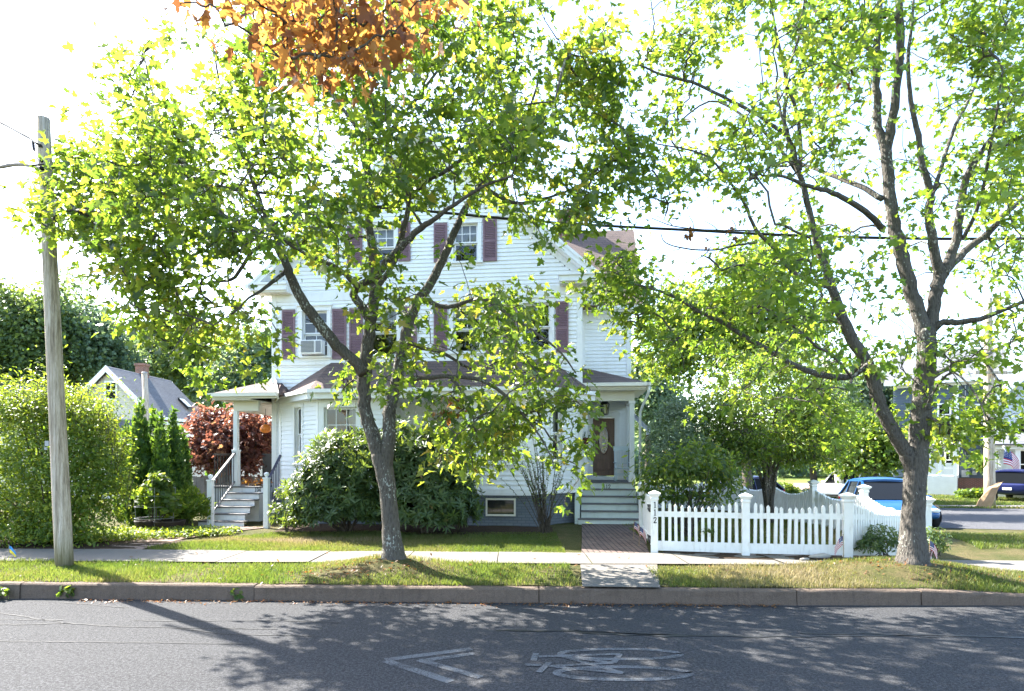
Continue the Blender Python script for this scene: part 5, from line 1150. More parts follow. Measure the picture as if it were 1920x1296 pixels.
# shrubs and trees of the side yard
b = W(1268, 935, 15.5); b[2] = .26
plant('silver_shrub', 'tall grey-green small-leaved shrub right of the porch', 'shrub', b, [bl(1268, 810, 15.5, 52, 58, .7, 1.3), bl(1250, 860, 15.4, 50, 55, .7, 1.0), bl(1290, 870, 15.4, 45, 55, .7, 1.0), bl(1265, 770, 15.5, 30, 26, .4, .4)], 7500, .075, OVAL, LEAF_GREY, 53, .02, 10, lo=.6, amp=.2, k=5)
b = W(1290, 960, 13.4); b[2] = .26
plant('leafy_shrub', 'dark glossy leafy shrub behind the picket fence numbers', 'shrub', b, [bl(1240, 890, 13.4, 48, 48, .5, 1.0), bl(1300, 880, 13.5, 55, 55, .6, 1.2), bl(1355, 895, 13.6, 40, 48, .5, .9), bl(1320, 845, 13.8, 40, 30, .5, .5), bl(1225, 925, 13.2, 28, 25, .3, .4), bl(1300, 930, 13.5, 80, 30, .5, .8)], 3000, .12, OVAL, LEAF_MAPLE, 57, .02, 18, droop=.6, lo=.38, amp=.45, k=5)
d = 16.2; b = W(1440, 945, d); b[2] = .26
ends = [W(1330, 790, d), W(1375, 740, d-.4), W(1425, 700, d+.4), (W(1465, 690, d-.5)), W(1510, 740, d+.3), W(1560, 770, d), W(1400, 800, d-.8), W(1500, 800, d+.9)]
tl = []
for i, e in enumerate(ends):
    s0 = b+np.array((U(-.14, .14), U(-.1, .1), -.1)); m = b+np.array((0, 0, .7))+(e-b)*np.array((.18, .2, .28)); tl.append(([s0, (s0+m)/2, m, m+(e-m)*.5+np.array((0, 0, .1)), e], [.05, .045, .04, .028, .01]))
tree('yard_tree', 'small many-stemmed dark green tree inside the picket fence', b, tl, [bl(1440, 760, d, 120, 80, 1.5, 1.6), bl(1345, 790, d, 60, 70, .9, .9), bl(1530, 790, d, 65, 65, 1.0, .9), bl(1440, 830, d-.6, 120, 45, 1.1, .9), bl(1440, 690, d, 80, 40, 1.0, .6), bl(1380, 850, d-.5, 70, 40, .9, .6), bl(1510, 850, d, 60, 35, .9, .5)], 1350, 20, .085, OVAL, LEAF_PALE, BARK, (.17, .17, .11), 61, lo=.45, thin=.005)
mbt = None
# background trees, each its own
BG = [('big dark tree at the far left edge beyond the hedge', 44, 40, 730, [(30, 640, 90, 100, 1.4), (80, 600, 60, 60, .9), (-30, 620, 90, 90, .9), (50, 690, 80, 50, .7)], LEAF_FAR, 700),
      ('tall dark spreading tree directly behind the wooden pole', 46, 150, 740, [(140, 620, 70, 65, 1.1), (175, 655, 65, 55, 1.0), (205, 690, 45, 40, .6), (110, 690, 60, 50, .7)], LEAF_BLUE, 620),
      ('dark tree between the tan house and the spreading tree', 52, 285, 740, [(290, 660, 42, 45, 1.0), (265, 690, 35, 35, .6), (320, 700, 40, 40, .6)], LEAF_BLUE, 300),
      ('dense dark tree behind the grey roof of the tan house', 50, 370, 790, [(370, 690, 65, 60, 1.2), (345, 640, 45, 40, .6), (400, 730, 55, 55, .9)], LEAF_FAR, 420),
      ('dark tree just left of the white house behind its porch roof', 47, 460, 790, [(455, 690, 60, 60, 1.2), (430, 740, 55, 40, .7), (500, 660, 40, 50, .6)], LEAF_BLUE, 380),
      ('bluish tree behind the right porch corner of the white house', 42, 1215, 840, [(1215, 735, 42, 45, 1.0), (1200, 690, 25, 28, .4), (1240, 770, 35, 35, .6), (1215, 790, 40, 35, .6)], LEAF_BLUE, 330),
      ('large bright tree rising behind the many-stemmed yard tree', 28, 1400, 850, [(1400, 560, 120, 80, 1.6), (1300, 600, 75, 70, 1.0), (1490, 620, 85, 75, 1.1), (1390, 660, 130, 60, 1.2), (1270, 680, 50, 45, .5), (1420, 480, 70, 40, .5), (1250, 620, 45, 60, .5)], LEAF_PALE, 800),
      ('greyish-green tree in front of the distant woods left of the trunk', 36, 1530, 885, [(1520, 790, 60, 60, 1.0), (1480, 830, 50, 40, .6), (1560, 830, 45, 45, .6), (1540, 740, 45, 40, .6)], LEAF_GREY, 420),
      ('yellow-green feathery tree above the blue car', 31, 1635, 905, [(1640, 830, 45, 35, 1.0), (1610, 862, 50, 24, .7), (1665, 860, 40, 25, .6), (1625, 800, 30, 25, .4)], LEAF_PALE, 380),
      ('dark tree across the street behind the tall maple trunk', 48, 1650, 880, [(1650, 770, 60, 60, 1.0), (1600, 740, 50, 50, .7), (1690, 800, 40, 45, .5)], LEAF_BLUE, 360),
      ('distant tree showing above the blue-grey house roof', 62, 1760, 880, [(1770, 700, 45, 40, 1.0), (1720, 720, 40, 40, .6)], LEAF_BLUE, 200)]
for i, (lab, d, bx, by, bls, lm, n) in enumerate(BG):
    b = W(bx, by, d); b[2] = float(tz(d))-.1; blobs = [bl(x, y, d+U(-.6, .6), rx, rz, None, w) for x, y, rx, rz, w in bls]; r = .16+.10*(max(q[5] for q in blobs)/3)
    fork = np.array(blobs[0][:3])-np.array((0, 0, blobs[0][5]*.75)); fork[2] = max(fork[2], b[2]+1.0)
    if fork[2] > b[2]+5: pass
    tree('background_tree', lab, b, limbs(b, fork, [q[:3] for q in blobs]+[np.array(q[:3])+(U(-.6, .6)*q[3], U(-.5, .5)*q[4], .4*q[5]) for q in blobs], r), blobs, int(n*.85), 34, .0052*d, CLUMP, lm, BARK_FAR, (.012*d, .012*d, .007*d), 100+i*9, 'trees beyond the yards', .0075, lo=.4, amp=.40)
# leaning white birch trunk with a small crown
d = 33; b = W(1578, 912, d); b[2] = float(tz(d))-.05
tree('birch_tree', 'leaning white-barked birch by the pale parked car', b, [([b, W(1572, 885, d), W(1560, 862, d), W(1545, 840, d), W(1535, 800, d)], [.22, .2, .18, .14, .05]), ([W(1566, 875, d), W(1568, 850, d), W(1562, 810, d)], [.12, .1, .04])], [bl(1550, 800, d, 40, 35, 1.0, 1)], 160, 16, .26, CLUMP, LEAF_FAR, BIRCH, (.4, .4, .25), 301)
# low bushes along the far lawns
for i, (px, py, d, rx, rz, lm, lab) in enumerate(((1545, 888, 36, 45, 14, LEAF_FAR, 'low dark bush at the edge of the far lawn'), (1820, 908, 37, 26, 9, LEAF_HEDGE, 'yellow-green bush against the brick base of the blue-grey house'), (1845, 905, 36.5, 18, 10, LEAF_HEDGE, 'small yellow-green bush beside the far wooden pole'), (1470, 880, 40, 25, 12, LEAF_HEDGE, 'round pale bush far down the side street'), (1660, 892, 38, 22, 14, LEAF_FAR, 'dark bush behind the blue car'))):
    b = W(px, py, d); b[2] = float(tz(d)); c = bl(px, py, d, rx, rz, None, 1); c = (*c[:2], b[2]+c[5]*.8, *c[3:]); plant('bush', lab, 'bush', b, [c], 900, .16, CLUMP, lm, 400+i, .015, 4, 'bushes on the far lawns')
# distant wood closing the view
n = 15000; x = RNG.uniform(-95, 95, n); y = 84+RNG.normal(0, 3.5, n); hh = 5.5+2.2*sines(x, x*0, .16, 90)+1.2*sines(x, x*0, .6, 91); z = -.6+hh*RNG.random(n)**.75
P = np.stack([x, y, z], 1); leaves('distant_wood', P, RNG.normal(0, .7, P.shape)+np.array((0, -.4, .6)), RNG.normal(0, 1, P.shape), 1.1*RNG.uniform(.6, 1.3, n), CLUMP, LEAF_BLUE, None, np.clip(RNG.normal(.4, .25, n), 0, 1), 'stuff')
# small planting at the fence corner, kerb weeds
b = W(1652, 1042, 10.75); b[2] = .27
plant('corner_shrub', 'low brownish-leaved shrub at the fence corner left of the trunk', 'shrub', b, [bl(1650, 1012, 10.7, 34, 26, .32, 1), bl(1630, 1022, 10.6, 20, 16, .2, .5)], 1300, .065, OVAL, LEAF_RHODO, 71, .008, 12)
b = W(1752, 1040, 10.75); b[2] = .27
plant('corner_shrub', 'small dark shrub with a little flag just right of the trunk', 'shrub', b, [bl(1750, 1016, 10.7, 18, 26, .25, 1)], 500, .065, OVAL, LEAF_RHODO, 73, .008, 7)
for px, py, lab in ((130, 1116, 'green weed sprouting from the kerb below the wooden pole'), (448, 1118, 'taller green weed sprouting at the kerb joint'), (6, 1118, 'weed at the foot of the kerb at the far left')):
    b = G(px, py+6, 0); plant('weed', lab, 'weed', b, [(b[0], b[1]-.03, .09, .10, .05, .08, 1)], 34, .075, CLUMP, LEAF_PALE, 80, .004, 5)
# ------------------------------------------------------------------ poles, wires, fences, neighbours, cars, small things
def shift(t):
    for ch in t.children: ch.location = -np.array(t.location)
b = W(121, 1061, 10.08); b[2] = .2
t = thing('utility_pole', 'tall weathered wooden pole leaning left on the grass verge, wires at its top', 'utility pole', b); mb = MB(); top = W(81, 222, 10.1); P = [b+(top-b)*s-b for s in np.linspace(-.02, 1, 14)]
mb.tube(P, [.127-.036*s for s in np.linspace(0, 1, 14)], 20, jit=.012); obj('pole', mb, WOOD_POLE, t, smooth=True)
mb = MB(); c = W(95, 610, 10.1)-b; tag_ = W(100, 832, 10.0)-b
mb.box(tag_[0]-.03, tag_[0]+.03, tag_[1]-.145, tag_[1]-.12, tag_[2]-.04, tag_[2]+.04); mb.box(tag_[0]-.035, tag_[0]+.0, tag_[1]-.147, tag_[1]-.12, tag_[2]-.10, tag_[2]-.06); obj('pole_tag', mb, GREYMETAL, t)
mb = MB(); q = W(78, 275, 10.0)-b; mb.tube([q+(0, -.12, 0), q+(0, .12, 0)], .014, 6); obj('bracket', mb, DARKMETAL, t); mb = MB(); q2 = W(79, 316, 10.0)-b; mb.tube([q2+(-.1, -.1, 0), q2+(.1, -.1, .02)], .014, 6); obj('bracket', mb, DARKMETAL, t)
def wire(label, pts, r=.011, cat='cable', grp=None):
    P = [np.array(p, float) for p in pts]; b = P[0]; mb = MB(); Q, R = smooth_path([p-b for p in P], [r]*len(P), 6, 0); mb.tube(Q, R, 6); o = obj('cable', mb, WIRE, None, smooth=True); o.location = b
    return tag(o, label, cat, grp or 'overhead wires')
D = 10.1
wire('thin upper wire slanting down to the pole top from the left edge', [W(-60, 205, 12), W(0, 229, 11.4), W(40, 250, 10.7), W(62, 262, 10.4), W(76, 274, 10.0)], .030)
wire('short slack wire looping down beside the pole top', [W(62, 262, 10.4), (W(64, 284, 10.3)), W(70, 295, 10.1), W(78, 302, 9.98)], .024)
wire('lower dark cable reaching the pole from the left edge', [W(-60, 322, 12), W(0, 313, 11.2), W(32, 308, 10.7), W(60, 311, 10.3), W(79, 316, 9.98)], .034)
wire('long dark cable crossing behind the leaves from pole to right edge', [W(82, 312, 10.05), W(240, 330, 10.9), W(400, 350, 11.6), W(640, 380, 12.2), W(770, 393, 12.4), W(960, 411, 12.6), W(1090, 421, 12.6), W(1300, 432, 12.4), W(1500, 442, 12.0), W(1780, 448, 11.6), W(2150, 445, 11)], .028)
# far pole on the right with its bag
b = W(1856, 942, 30); b[2] = float(tz(30))-.02
t = thing('utility_pole', 'far wooden pole between the blue-grey and white houses', 'utility pole', b); mb = MB(); top = W(1852, 560, 30.2)-b; mb.tube([top*s for s in np.linspace(-.01, 1, 8)], [.24-.07*s for s in np.linspace(0, 1, 8)], 14); obj('pole', mb, WOOD_POLE, t, smooth=True)
mb = MB(); q = W(1852, 700, 30)-b; mb.box(-.9, .9, -.30, -.18, q[2]-.06, q[2]+.06); obj('crossarm', mb, WOOD_POLE, t)
b = W(1852, 943, 29.4); b[2] = float(tz(29.4)); t = thing('paper_bag', 'crumpled brown paper yard-waste bag leaning on the far pole', 'bag', b, math.radians(-36)); mb = MB(); rng = np.random.default_rng(4)
rows = []
for i, (z, w, dx) in enumerate(((0, .25, -.16), (.06, .27, -.15), (.35, .27, -.05), (.7, .25, .10), (.95, .24, .22), (1.08, .22, .29), (1.10, .20, .30))):
    rows.append([(dx+w*sx*(1+rng.uniform(-.08, .08)), .15*sy*(1-.75*(z > 1))*(1+rng.uniform(-.12, .12)), z+rng.uniform(-.03, .03)+.1*sx*(i > 2)) for sx, sy in ((-1, -1), (-.3, -1.15), (.4, -1.1), (1, -1), (1.1, 0), (1, 1), (0, 1.1), (-1, 1), (-1.1, 0))])
k = 9; mb.add([p for r in rows for p in r], [(i*k+j, i*k+(j+1) % k, (i+1)*k+(j+1) % k, (i+1)*k+j) for i in range(len(rows)-1) for j in range(k)]+[tuple(reversed(range(k))), tuple(range((len(rows)-1)*k, len(rows)*k))]); obj('sack', mb, PAPER, t)
mb = MB(); mb.poly([(-.2, -.36, .35), (.12, -.37, .35), (.16, -.37, .6), (-.15, -.365, .6)]); 
wire('pale double wire leaving the far pole to the left', [W(1850, 768, 30), W(1770, 780, 30.5), (W(1680, 800, 31)), W(1560, 826, 32)], .02)
wire('second pale wire below the first from the far pole', [W(1850, 790, 30), W(1750, 800, 30.5), W(1650, 818, 31), W(1560, 838, 32)], .02)
wire('thin wire running from the house corner to the right over the shrubs', [W(1186, 655, 19), W(1215, 668, 18.6), W(1260, 690, 18), W(1330, 730, 17.5)], .008)

# ---- white picket fences
def post(par, x, y, z0, h, w=.125, yaw=0.0, num=None):
    mb = MB(); c, s = math.cos(yaw), math.sin(yaw)
    def P(a, b_, z): return (x+a*c-b_*s, y+a*s+b_*c, z)
    def ring(r, z): return [P(-r, -r, z), P(r, -r, z), P(r, r, z), P(-r, r, z)]
    prof = [(w/2, z0-.05), (w/2, z0+h-.14), (w/2+.012, z0+h-.12), (w/2+.012, z0+h-.095), (w/2+.002, z0+h-.085), (w/2+.035, z0+h-.035), (w/2+.045, z0+h-.03), (w/2+.045, z0+h-.012), (w/2+.0, z0+h+.012), (.01, z0+h+.035)]
    V = [p for r, z in prof for p in ring(r, z)]; n = len(prof); mb.add(V, [(i*4+j, i*4+(j+1) % 4, (i+1)*4+(j+1) % 4, (i+1)*4+j) for i in range(n-1) for j in range(4)]+[(3, 2, 1, 0), tuple(range((n-1)*4, n*4))])
    o = obj('post', mb, FENCEW, par)
    if num: number_v(num, (x-.03, y-w/2-.001, z0+h-.27), o)
    return o
def number_v(txt, o, par):
    m = MB()
    for i, ch in enumerate(txt): digit(m, ch, (o[0]-.0, o[1], o[2]-i*.135), (1, 0, 0), (0, 0, 1), (0, -1, 0), .105)
    return obj('house_number', m, BLACKNUM, par)
def panel(par, A, B, z0a, z0b, n, hs, he=None, pw=.052, sag=.13, rise=0, rail_w=.03, label=None):
    """pickets between two posts with a dipping top line, a bottom board and an upper rail"""
    A, B = np.array(A, float), np.array(B, float); d = B-A; l = np.linalg.norm(d); d /= l; nn = np.array((d[1], -d[0])); mb = MB()
    def ob(a, b_, za, zb, ha, o0, o1): mb.prism([(*(A+d*a+nn*o0), za), (*(A+d*b_+nn*o0), zb), (*(A+d*b_+nn*o0), zb+ha), (*(A+d*a+nn*o0), za+ha)], (*(nn*(o1-o0)), 0))
    ob(.05, l-.05, z0a+.06, z0b+.06, .17, -.02, .02); ob(.05, l-.05, z0a+.66, z0b+.66, .095, -.02, .02)
    for i in range(n):
        a = .07+pw/2+(l-.14-pw)*(i+.5)/n-pw/2; t = (a+pw/2)/l; zg = z0a+(z0b-z0a)*t; ln_ = random.gauss(0, .006); a += random.gauss(0, .003); zt = zg+hs+((he if he else hs)-hs)*t-sag*math.sin(math.pi*t)+U(-.004, .004); zb = zg+.22
        pts = [(a, zb), (a+pw, zb), (a+pw+ln_, zt-.035), (a+pw/2+ln_, zt), (a+ln_, zt-.035)]; mb.prism([(*(A+d*q+nn*-.030), z) for q, z in pts], (*(nn*.055), 0))
    o = obj('panel', mb, FENCEW, par, fix=True)
    if label: o['label'] = label
    return o
def fpt(px, d): return np.array(((px-CX)*d/F, d))
P1, P2, P3 = fpt(1227, 11.42), fpt(1398, 11.08), fpt(1589, 10.72)
fen = thing('picket_fence', 'white picket fence facing the street with 112 on its left post', 'fence', (0, 0, 0)); gz = lambda p: float(gh(p[0], p[1]))
yaw = math.atan2(*(P3-P1)[::-1])
post(fen, *P1, gz(P1)-.02, 1.11, yaw=yaw, num='112'); post(fen, *P2, gz(P2)-.02, 1.09, yaw=yaw); post(fen, *P3, gz(P3)-.04, 1.12, .135, yaw=yaw)
panel(fen, P1, P2, gz(P1), gz(P2), 12, .98); panel(fen, P2, P3, gz(P2), gz(P3), 13, .98)
PC = np.array((7.35, 11.35))
panel(fen, P3, PC, gz(P3), gz(PC), 30, .99, .99, .040, .20); post(fen, *PC, gz(PC)-.03, 1.1, yaw=yaw)
# boundary run going back, in its own shade
f2 = thing('boundary_fence', 'scalloped white boundary fence at the back of the side yard, in shade', 'fence', (0, 0, 0)); run = [PC, np.array((7.48, 13.6)), np.array((7.35, 15.6)), np.array((7.15, 17.6)), np.array((6.9, 19.6)), np.array((6.4, 21.0)), np.array((4.6, 21.2))]
for i, (a, c) in enumerate(zip(run[:-1], run[1:])):
    panel(f2, a, c, gz(a)-.05, gz(c)-.05, 19, .98, None, .075, .20); post(f2, *c, gz(c)-.05, 1.14)
# short gate beside the right-hand path
f3 = thing('garden_gate', 'white boarded gate with black strap hinges beside the brick path', 'gate', (0, 0, 0)); Q = fpt(1204, 13.9)
post(f3, *Q, .24, 1.12, .12); A_, B_ = np.array((*P1,))+(-.02, .08), Q+(.0, -.08); d_ = nrmz(B_-A_); l_ = np.linalg.norm(B_-A_); mb = MB()
n_ = np.array((d_[1], -d_[0]))
for i in range(13):
    a = .02+(l_-.04)*i/13; mb.prism([(*(A_+d_*a), .32), (*(A_+d_*(a+(l_-.04)/13-.006)), .32), (*(A_+d_*(a+(l_-.04)/13-.006)), 1.18), (*(A_+d_*a), 1.18)], (*(n_*.03), 0))
for z in (.34, .92): mb.prism([(*(A_+n_*.031), z), (*(B_+n_*.031), z), (*(B_+n_*.031), z+.11), (*(A_+n_*.031), z+.11)], (*(n_*.02), 0)); mb.prism([(*(A_-n_*.002), z), (*(B_-n_*.002), z), (*(B_-n_*.002), z+.11), (*(A_-n_*.002), z+.11)], (*(-n_*.02), 0))
obj('board_panel', mb, FENCEW, f3)
for z in (.40, .97):
    mb = MB(); q0 = A_+d_*.10-n_*.03
    for w in (0, 1): mb.tube([(*(q0+d_*(.02+.5*s)), z+.02+.06*math.sin(s*4+w*3)) for s in np.linspace(0, 1, 8)], .012, 5)
    mb.tube([(*q0, z-.04), (*q0, z+.10)], .016, 6); obj('hinge', mb, DARKMETAL, f3)
# vine in the pickets
b = np.array((*fpt(1320, 11.35), .3)); plant('climbing_vine', 'small green vine climbing through the pickets of the left panel', 'vine', b, [(b[0]+.03, b[1]-.1, .66, .13, .08, .07, 1), (b[0], b[1]+.1, .5, .15, .08, .2, .5)], 60, .10, OVAL, LEAF_RHODO, 91, .006, 4)

# ---- little flags
def cloth_flag(par, o, w, h, mats, stripes=7, canton=True, n=8, droop=.5, sway=(0, -1), flip=1, two=None):
    """hanging striped cloth; o = top corner on the stick"""
    mb = MB(); 
    def P(s, q):
        x = s*w*(1-droop*.35); z = -q*h-droop*s*s*w*.75; y = .06*w*math.sin(s*7+q*2)+.02*w*math.sin(s*13)
        return (o[0]+flip*x, o[1]+y, o[2]+z)
    for j in range(stripes):
        for i in range(n):
            s0, s1, q0, q1 = i/n, (i+1)/n, j/stripes, (j+1)/stripes
            mb.cur = (0 if j % 2 == 0 else 1) if not two else (0 if j < stripes/2 else 1)
            if canton and s0 < .4 and j < stripes*.54: mb.cur = 2
            mb.quad(P(s0, q0), P(s1, q0), P(s1, q1), P(s0, q1))
    cl_ = obj('cloth', mb, mats, par, fix=False, smooth=True)
    if canton:
        mb = MB()
        for r in range(5):
            for c in range(6):
                s, q = (c+.5)/6*.37+.012, (r+.5)/5*.5+.01; p = np.array(P(s, q)); r_ = h*.028
                for dy in (-.003*w/.2, .003*w/.2): mb.poly([tuple(p+np.array((r_*(1 if k % 2 == 0 else .42)*math.sin(k*math.pi/5), dy-.0, r_*(1 if k % 2 == 0 else .42)*math.cos(k*math.pi/5)))) for k in range(10)])
        obj('star', mb, FAB_WHITE, cl_, fix=False)
    return cl_
AM = [FAB_RED, FAB_WHITE, FAB_BLUE]
for px, py, d, flip, lab in ((1188, 1006, 13.0, 1, 'small striped flag on a stick by the bottom of the right-hand steps'), (1198, 1016, 12.2, 1, 'small striped flag on a stick leaning on the gate'), (1582, 1046, 10.55, -1, 'small striped flag stuck at the foot of the fence corner post'), (1742, 1046, 10.5, 1, 'small striped flag standing right of the big trunk'), (1760, 1042, 10.9, -1, 'small striped flag behind the shrub right of the big trunk')):
    b = W(px, py, d); b[2] = float(gh(b[0], b[1])); t = thing('small_flag', lab, 'flag', b, 0, 'small flags on sticks'); mb = MB(); mb.tube([(0, 0, -.05), (.01*flip, 0, .40)], .005, 6); mb.ball((.01*flip, 0, .405), .009, 8, 6); obj('stick', mb, M('stick_wood', (.3, .2, .1)), t); cloth_flag(t, (.012*flip, 0, .385), .22, .15, AM, 9, True, 6, 1.15, flip=flip)
b = G(17, 1046, .22); t = thing('yellow_flag', 'tiny sky-blue and yellow marker flag beside the hedge at the left edge', 'flag', b); mb = MB(); mb.tube([(0, 0, -.05), (0, 0, .22)], .004, 6); obj('stick', mb, GREYMETAL, t); cloth_flag(t, (0.0, 0, .2), .16, .11, [FAB_CYAN, FAB_YEL], 6, False, 5, .9, two=True)

# ---- neighbours
def shell_house(mb, x0, x1, y0, y1, z0, ze, zr, axis='y', gable=True):
    if axis == 'y':
        xm = (x0+x1)/2; mb.prism([(x0, y0, z0), (x1, y0, z0), (x1, y0, ze), (xm, y0, zr), (x0, y0, ze)], (0, y1-y0, 0))
    else:
        ym = (y0+y1)/2; mb.prism([(x0, y0, z0), (x0, y1, z0), (x0, y1, ze), (x0, ym, zr), (x0, y0, ze)], (x1-x0, 0, 0))
def simple_window(par, x0, x1, z0, z1, y, glass=CARGLASS, face='y', bars=1):
    mb = MB(); f = .10
    def bx(m, a, b_, c, d, o0, o1):
        if face == 'y': m.box(a, b_, y+o0, y+o1, c, d)
        else: m.box(y+o0, y+o1, a, b_, c, d)
    for a, b_, c, d in ((x0-f, x0, z0, z1), (x1, x1+f, z0, z1), (x0-f, x1+f, z1, z1+f), (x0-f-.04, x1+f+.04, z0-f, z0)): bx(mb, a, b_, c, d, -.05, -.002)
    w = obj('window', mb, TRIM, par); mb = MB(); m_ = (z0+z1)/2; bx(mb, x0, x1, m_-.03, m_+.03, -.035, -.004)
    if bars: xm = (x0+x1)/2; bx(mb, xm-.02, xm+.02, m_+.03, z1, -.03, -.004)
    obj('sash', mb, WHITE, w); mb = MB(); bx(mb, x0, x1, z0, z1, -.012, -.003); obj('pane', mb, glass, w); return w
def flatclap(mb, x0, x1, y, z0, z1, lim=None, exp=.16, n=(0, -1.0)): clap(mb, (x0, y), (1.0, 0), n, x1-x0, z0, z1, (), exp, lim, .03)
# tan house on the left
d = 35.0; pk = W(205, 688, d); el = W(160, 735, d); er = -19.35; xl = 2*pk[0]-er; ze = pk[2]-(er-pk[0])*1.02; y1 = 41.0
t = thing('tan_house', 'tan cottage with steep blue-grey roof, chimney and skylight beyond the hedge', 'house', (pk[0], d, -.1)); o3 = np.array(t.location)
mb = MB(); xl += .25; xr = er-.25; hw = xr-pk[0]
clap(mb, (xl-o3[0], 0.0), (1.0, 0), (0, -1.0), xr-xl, -.2, ze+.1, (), .13, None, .03); clap(mb, (xl-o3[0], 0.0), (1.0, 0), (0, -1.0), xr-xl, ze+.1, pk[2]+.1-.15, (), .13, lambda z: (max(0, (z-ze-.1)/1.02), (xr-xl)-max(0, (z-ze-.1)/1.02)), .03)
shell_house(mb, xl-o3[0], xr-o3[0], .04, y1-d, -.2, ze+.1-.02, pk[2]+.1-.2); obj('wall', mb, CREAMWALL, t)
rfm = MB()
for sg, xe in ((1, er+.1), (-1, 2*pk[0]-er-.1)): slab(rfm, [(xe-o3[0], -.3, ze-.0), (0, -.3, pk[2]+.12), (0, y1-d+.3, pk[2]+.12), (xe-o3[0], y1-d+.3, ze-.0)], .12)
r_ = obj('roof', rfm, SHINGLE_GREY, t); mb = MB()
for sg in (1, -1): mb.prism([(sg*(er+.12-pk[0]), -.34, ze+.02), (0, -.34, pk[2]+.14), (0, -.34, pk[2]-.22), (sg*(er+.12-pk[0]), -.34, ze-.34)], (0, .035, 0))
mb.box(er+.11-o3[0], er+.24-o3[0], -.3, y1-d+.3, ze-.05, ze+.10); mb.box(xr+.003-o3[0], er+.1-o3[0], 0, y1-d, ze-.3, ze-.14); obj('eave', mb, TRIM, r_)
c0 = W(266, 694, 38.2); mb = MB(); mb.box(c0[0]-.28-o3[0], c0[0]+.26-o3[0], 38.0-d, 38.5-d, 5.5, c0[2]+.45); mb.box(c0[0]-.33-o3[0], c0[0]+.31-o3[0], 37.95-d, 38.55-d, c0[2]+.34, c0[2]+.48); obj('chimney', mb, BRICK_RED, r_)
mb = MB(); m = .97; xs0, xs1 = 1.5, 2.15
mb.prism([(xs0, 4.3, pk[2]+.12-xs0*m+.02), (xs1, 4.3, pk[2]+.12-xs1*m+.02), (xs1, 4.3, pk[2]+.12-xs1*m+.18), (xs0, 4.3, pk[2]+.12-xs0*m+.18)], (0, .7, 0)); sk = obj('skylight', mb, DARKMETAL, r_); mb = MB(); mb.poly([(xs0+.06, 4.36, pk[2]+.12-xs0*m+.135), (xs1-.06, 4.36, pk[2]+.12-xs1*m+.255), (xs1-.06, 4.94, pk[2]+.12-xs1*m+.255), (xs0+.06, 4.94, pk[2]+.12-xs0*m+.135)]); obj('pane', mb, HEADL, sk, fix=False)
w0, w1 = W(200, 748, d), W(218, 718, d); simple_window(t, w0[0]-o3[0], w1[0]-o3[0], w0[2]+.1, w1[2]+.1, -.03)
w0 = W(357, 797, 39.5); simple_window(t, 39.1-d, 39.7-d, w0[2]-.1, w0[2]+.55, xr-o3[0]+.055, face='x')
mb = MB(); mb.prism([(xl-o3[0]+.8, -1.2, ze-.75), (xr-o3[0]-.2, -1.2, ze-.75), (xr-o3[0]-.2, -.04, ze-.05), (xl-o3[0]+.8, -.04, ze-.05)], (0, 0, -.1)); obj('porch_roof', mb, SHINGLE_GREY, t)
# its street pole standing in front
b = W(282, 800, 33); b[2] = -.3; t = thing('thin_pole', 'thin wooden pole rising in front of the tan house roof', 'pole', b); mb = MB(); tp = W(271, 700, 33)-b; mb.tube([(0, 0, 0), tp*.5, tp], [.16, .15, .13], 12); obj('pole', mb, WOOD_POLE, t, smooth=True); mb = MB(); mb.lathe([(.13, 0), (.15, .02), (.12, .06), (.001, .08)], tp, 12); obj('pole_cap', mb, GREYMETAL, t)
# low garage with faded red roof
b = W(372, 850, 27); b[2] = -.2; t = thing('garage', 'low garage with faded red shingle roof behind the red-leaved tree', 'garage', b); z0 = W(372, 815, 27)[2]+.2; z1 = W(372, 799, 29)[2]+.2; mb = MB(); mb.box(-1.0, 1.6, 0, 3.6, 0, z0); obj('wall', mb, M('garage_wall', (.5, .48, .44)), t); mb = MB()
slab(mb, [(-1.15, -.25, z0), (1.75, -.25, z0), (1.75, 1.8, z1), (-1.15, 1.8, z1)], .08); slab(mb, [(-1.15, 3.85, z0), (1.75, 3.85, z0), (1.75, 1.805, z1), (-1.15, 1.805, z1)], .08); obj('roof', mb, SHINGLE_RED, t); mb = MB(); mb.box(-1.17, 1.77, -.29, -.255, z0-.12, z0+.02); obj('fascia', mb, TRIM, t)
# roof at the far left edge
b = W(10, 800, 40); b[2] = -.3; t = thing('far_house', 'house roof peeping over the hedge at the far left edge', 'house', b); zt = W(12, 706, 40)[2]+.3; ze_ = zt-1.0; mb = MB(); mb.box(-3, .9, 0, 5, 0, ze_); obj('wall', mb, CREAMWALL, t); mb = MB(); slab(mb, [(-3.3, -.3, ze_), (1.3, -.3, ze_), (.2, 2.5, zt), (-3.3, 2.5, zt)], .1); slab(mb, [(-3.3, 5.3, ze_), (1.3, 5.3, ze_), (.2, 2.505, zt), (-3.3, 2.505, zt)], .1); slab(mb, [(1.3, -.3, ze_), (1.3, 5.3, ze_), (.2, 2.5, zt)], .1); obj('roof', mb, SHINGLE_GREY, t)
# wooden fence behind the arborvitae
t = thing('board_fence', 'grey board fence and dark garden gate glimpsed behind the arborvitae', 'fence', (0, 0, 0)); mb = MB(); a = W(330, 900, 20)
for i in range(34): x = a[0]+i*.13; mb.box(x, x+.12, 20+U(-.01, .01), 20.03, .2, 1.35+U(-.02, .02))
mb.box(a[0], a[0]+4.4, 20.035, 20.08, .5, .6); mb.box(a[0], a[0]+4.4, 20.035, 20.08, 1.1, 1.2); obj('board', mb, M('grey_boards', (.17, .165, .16), .8, .25, 4), t)
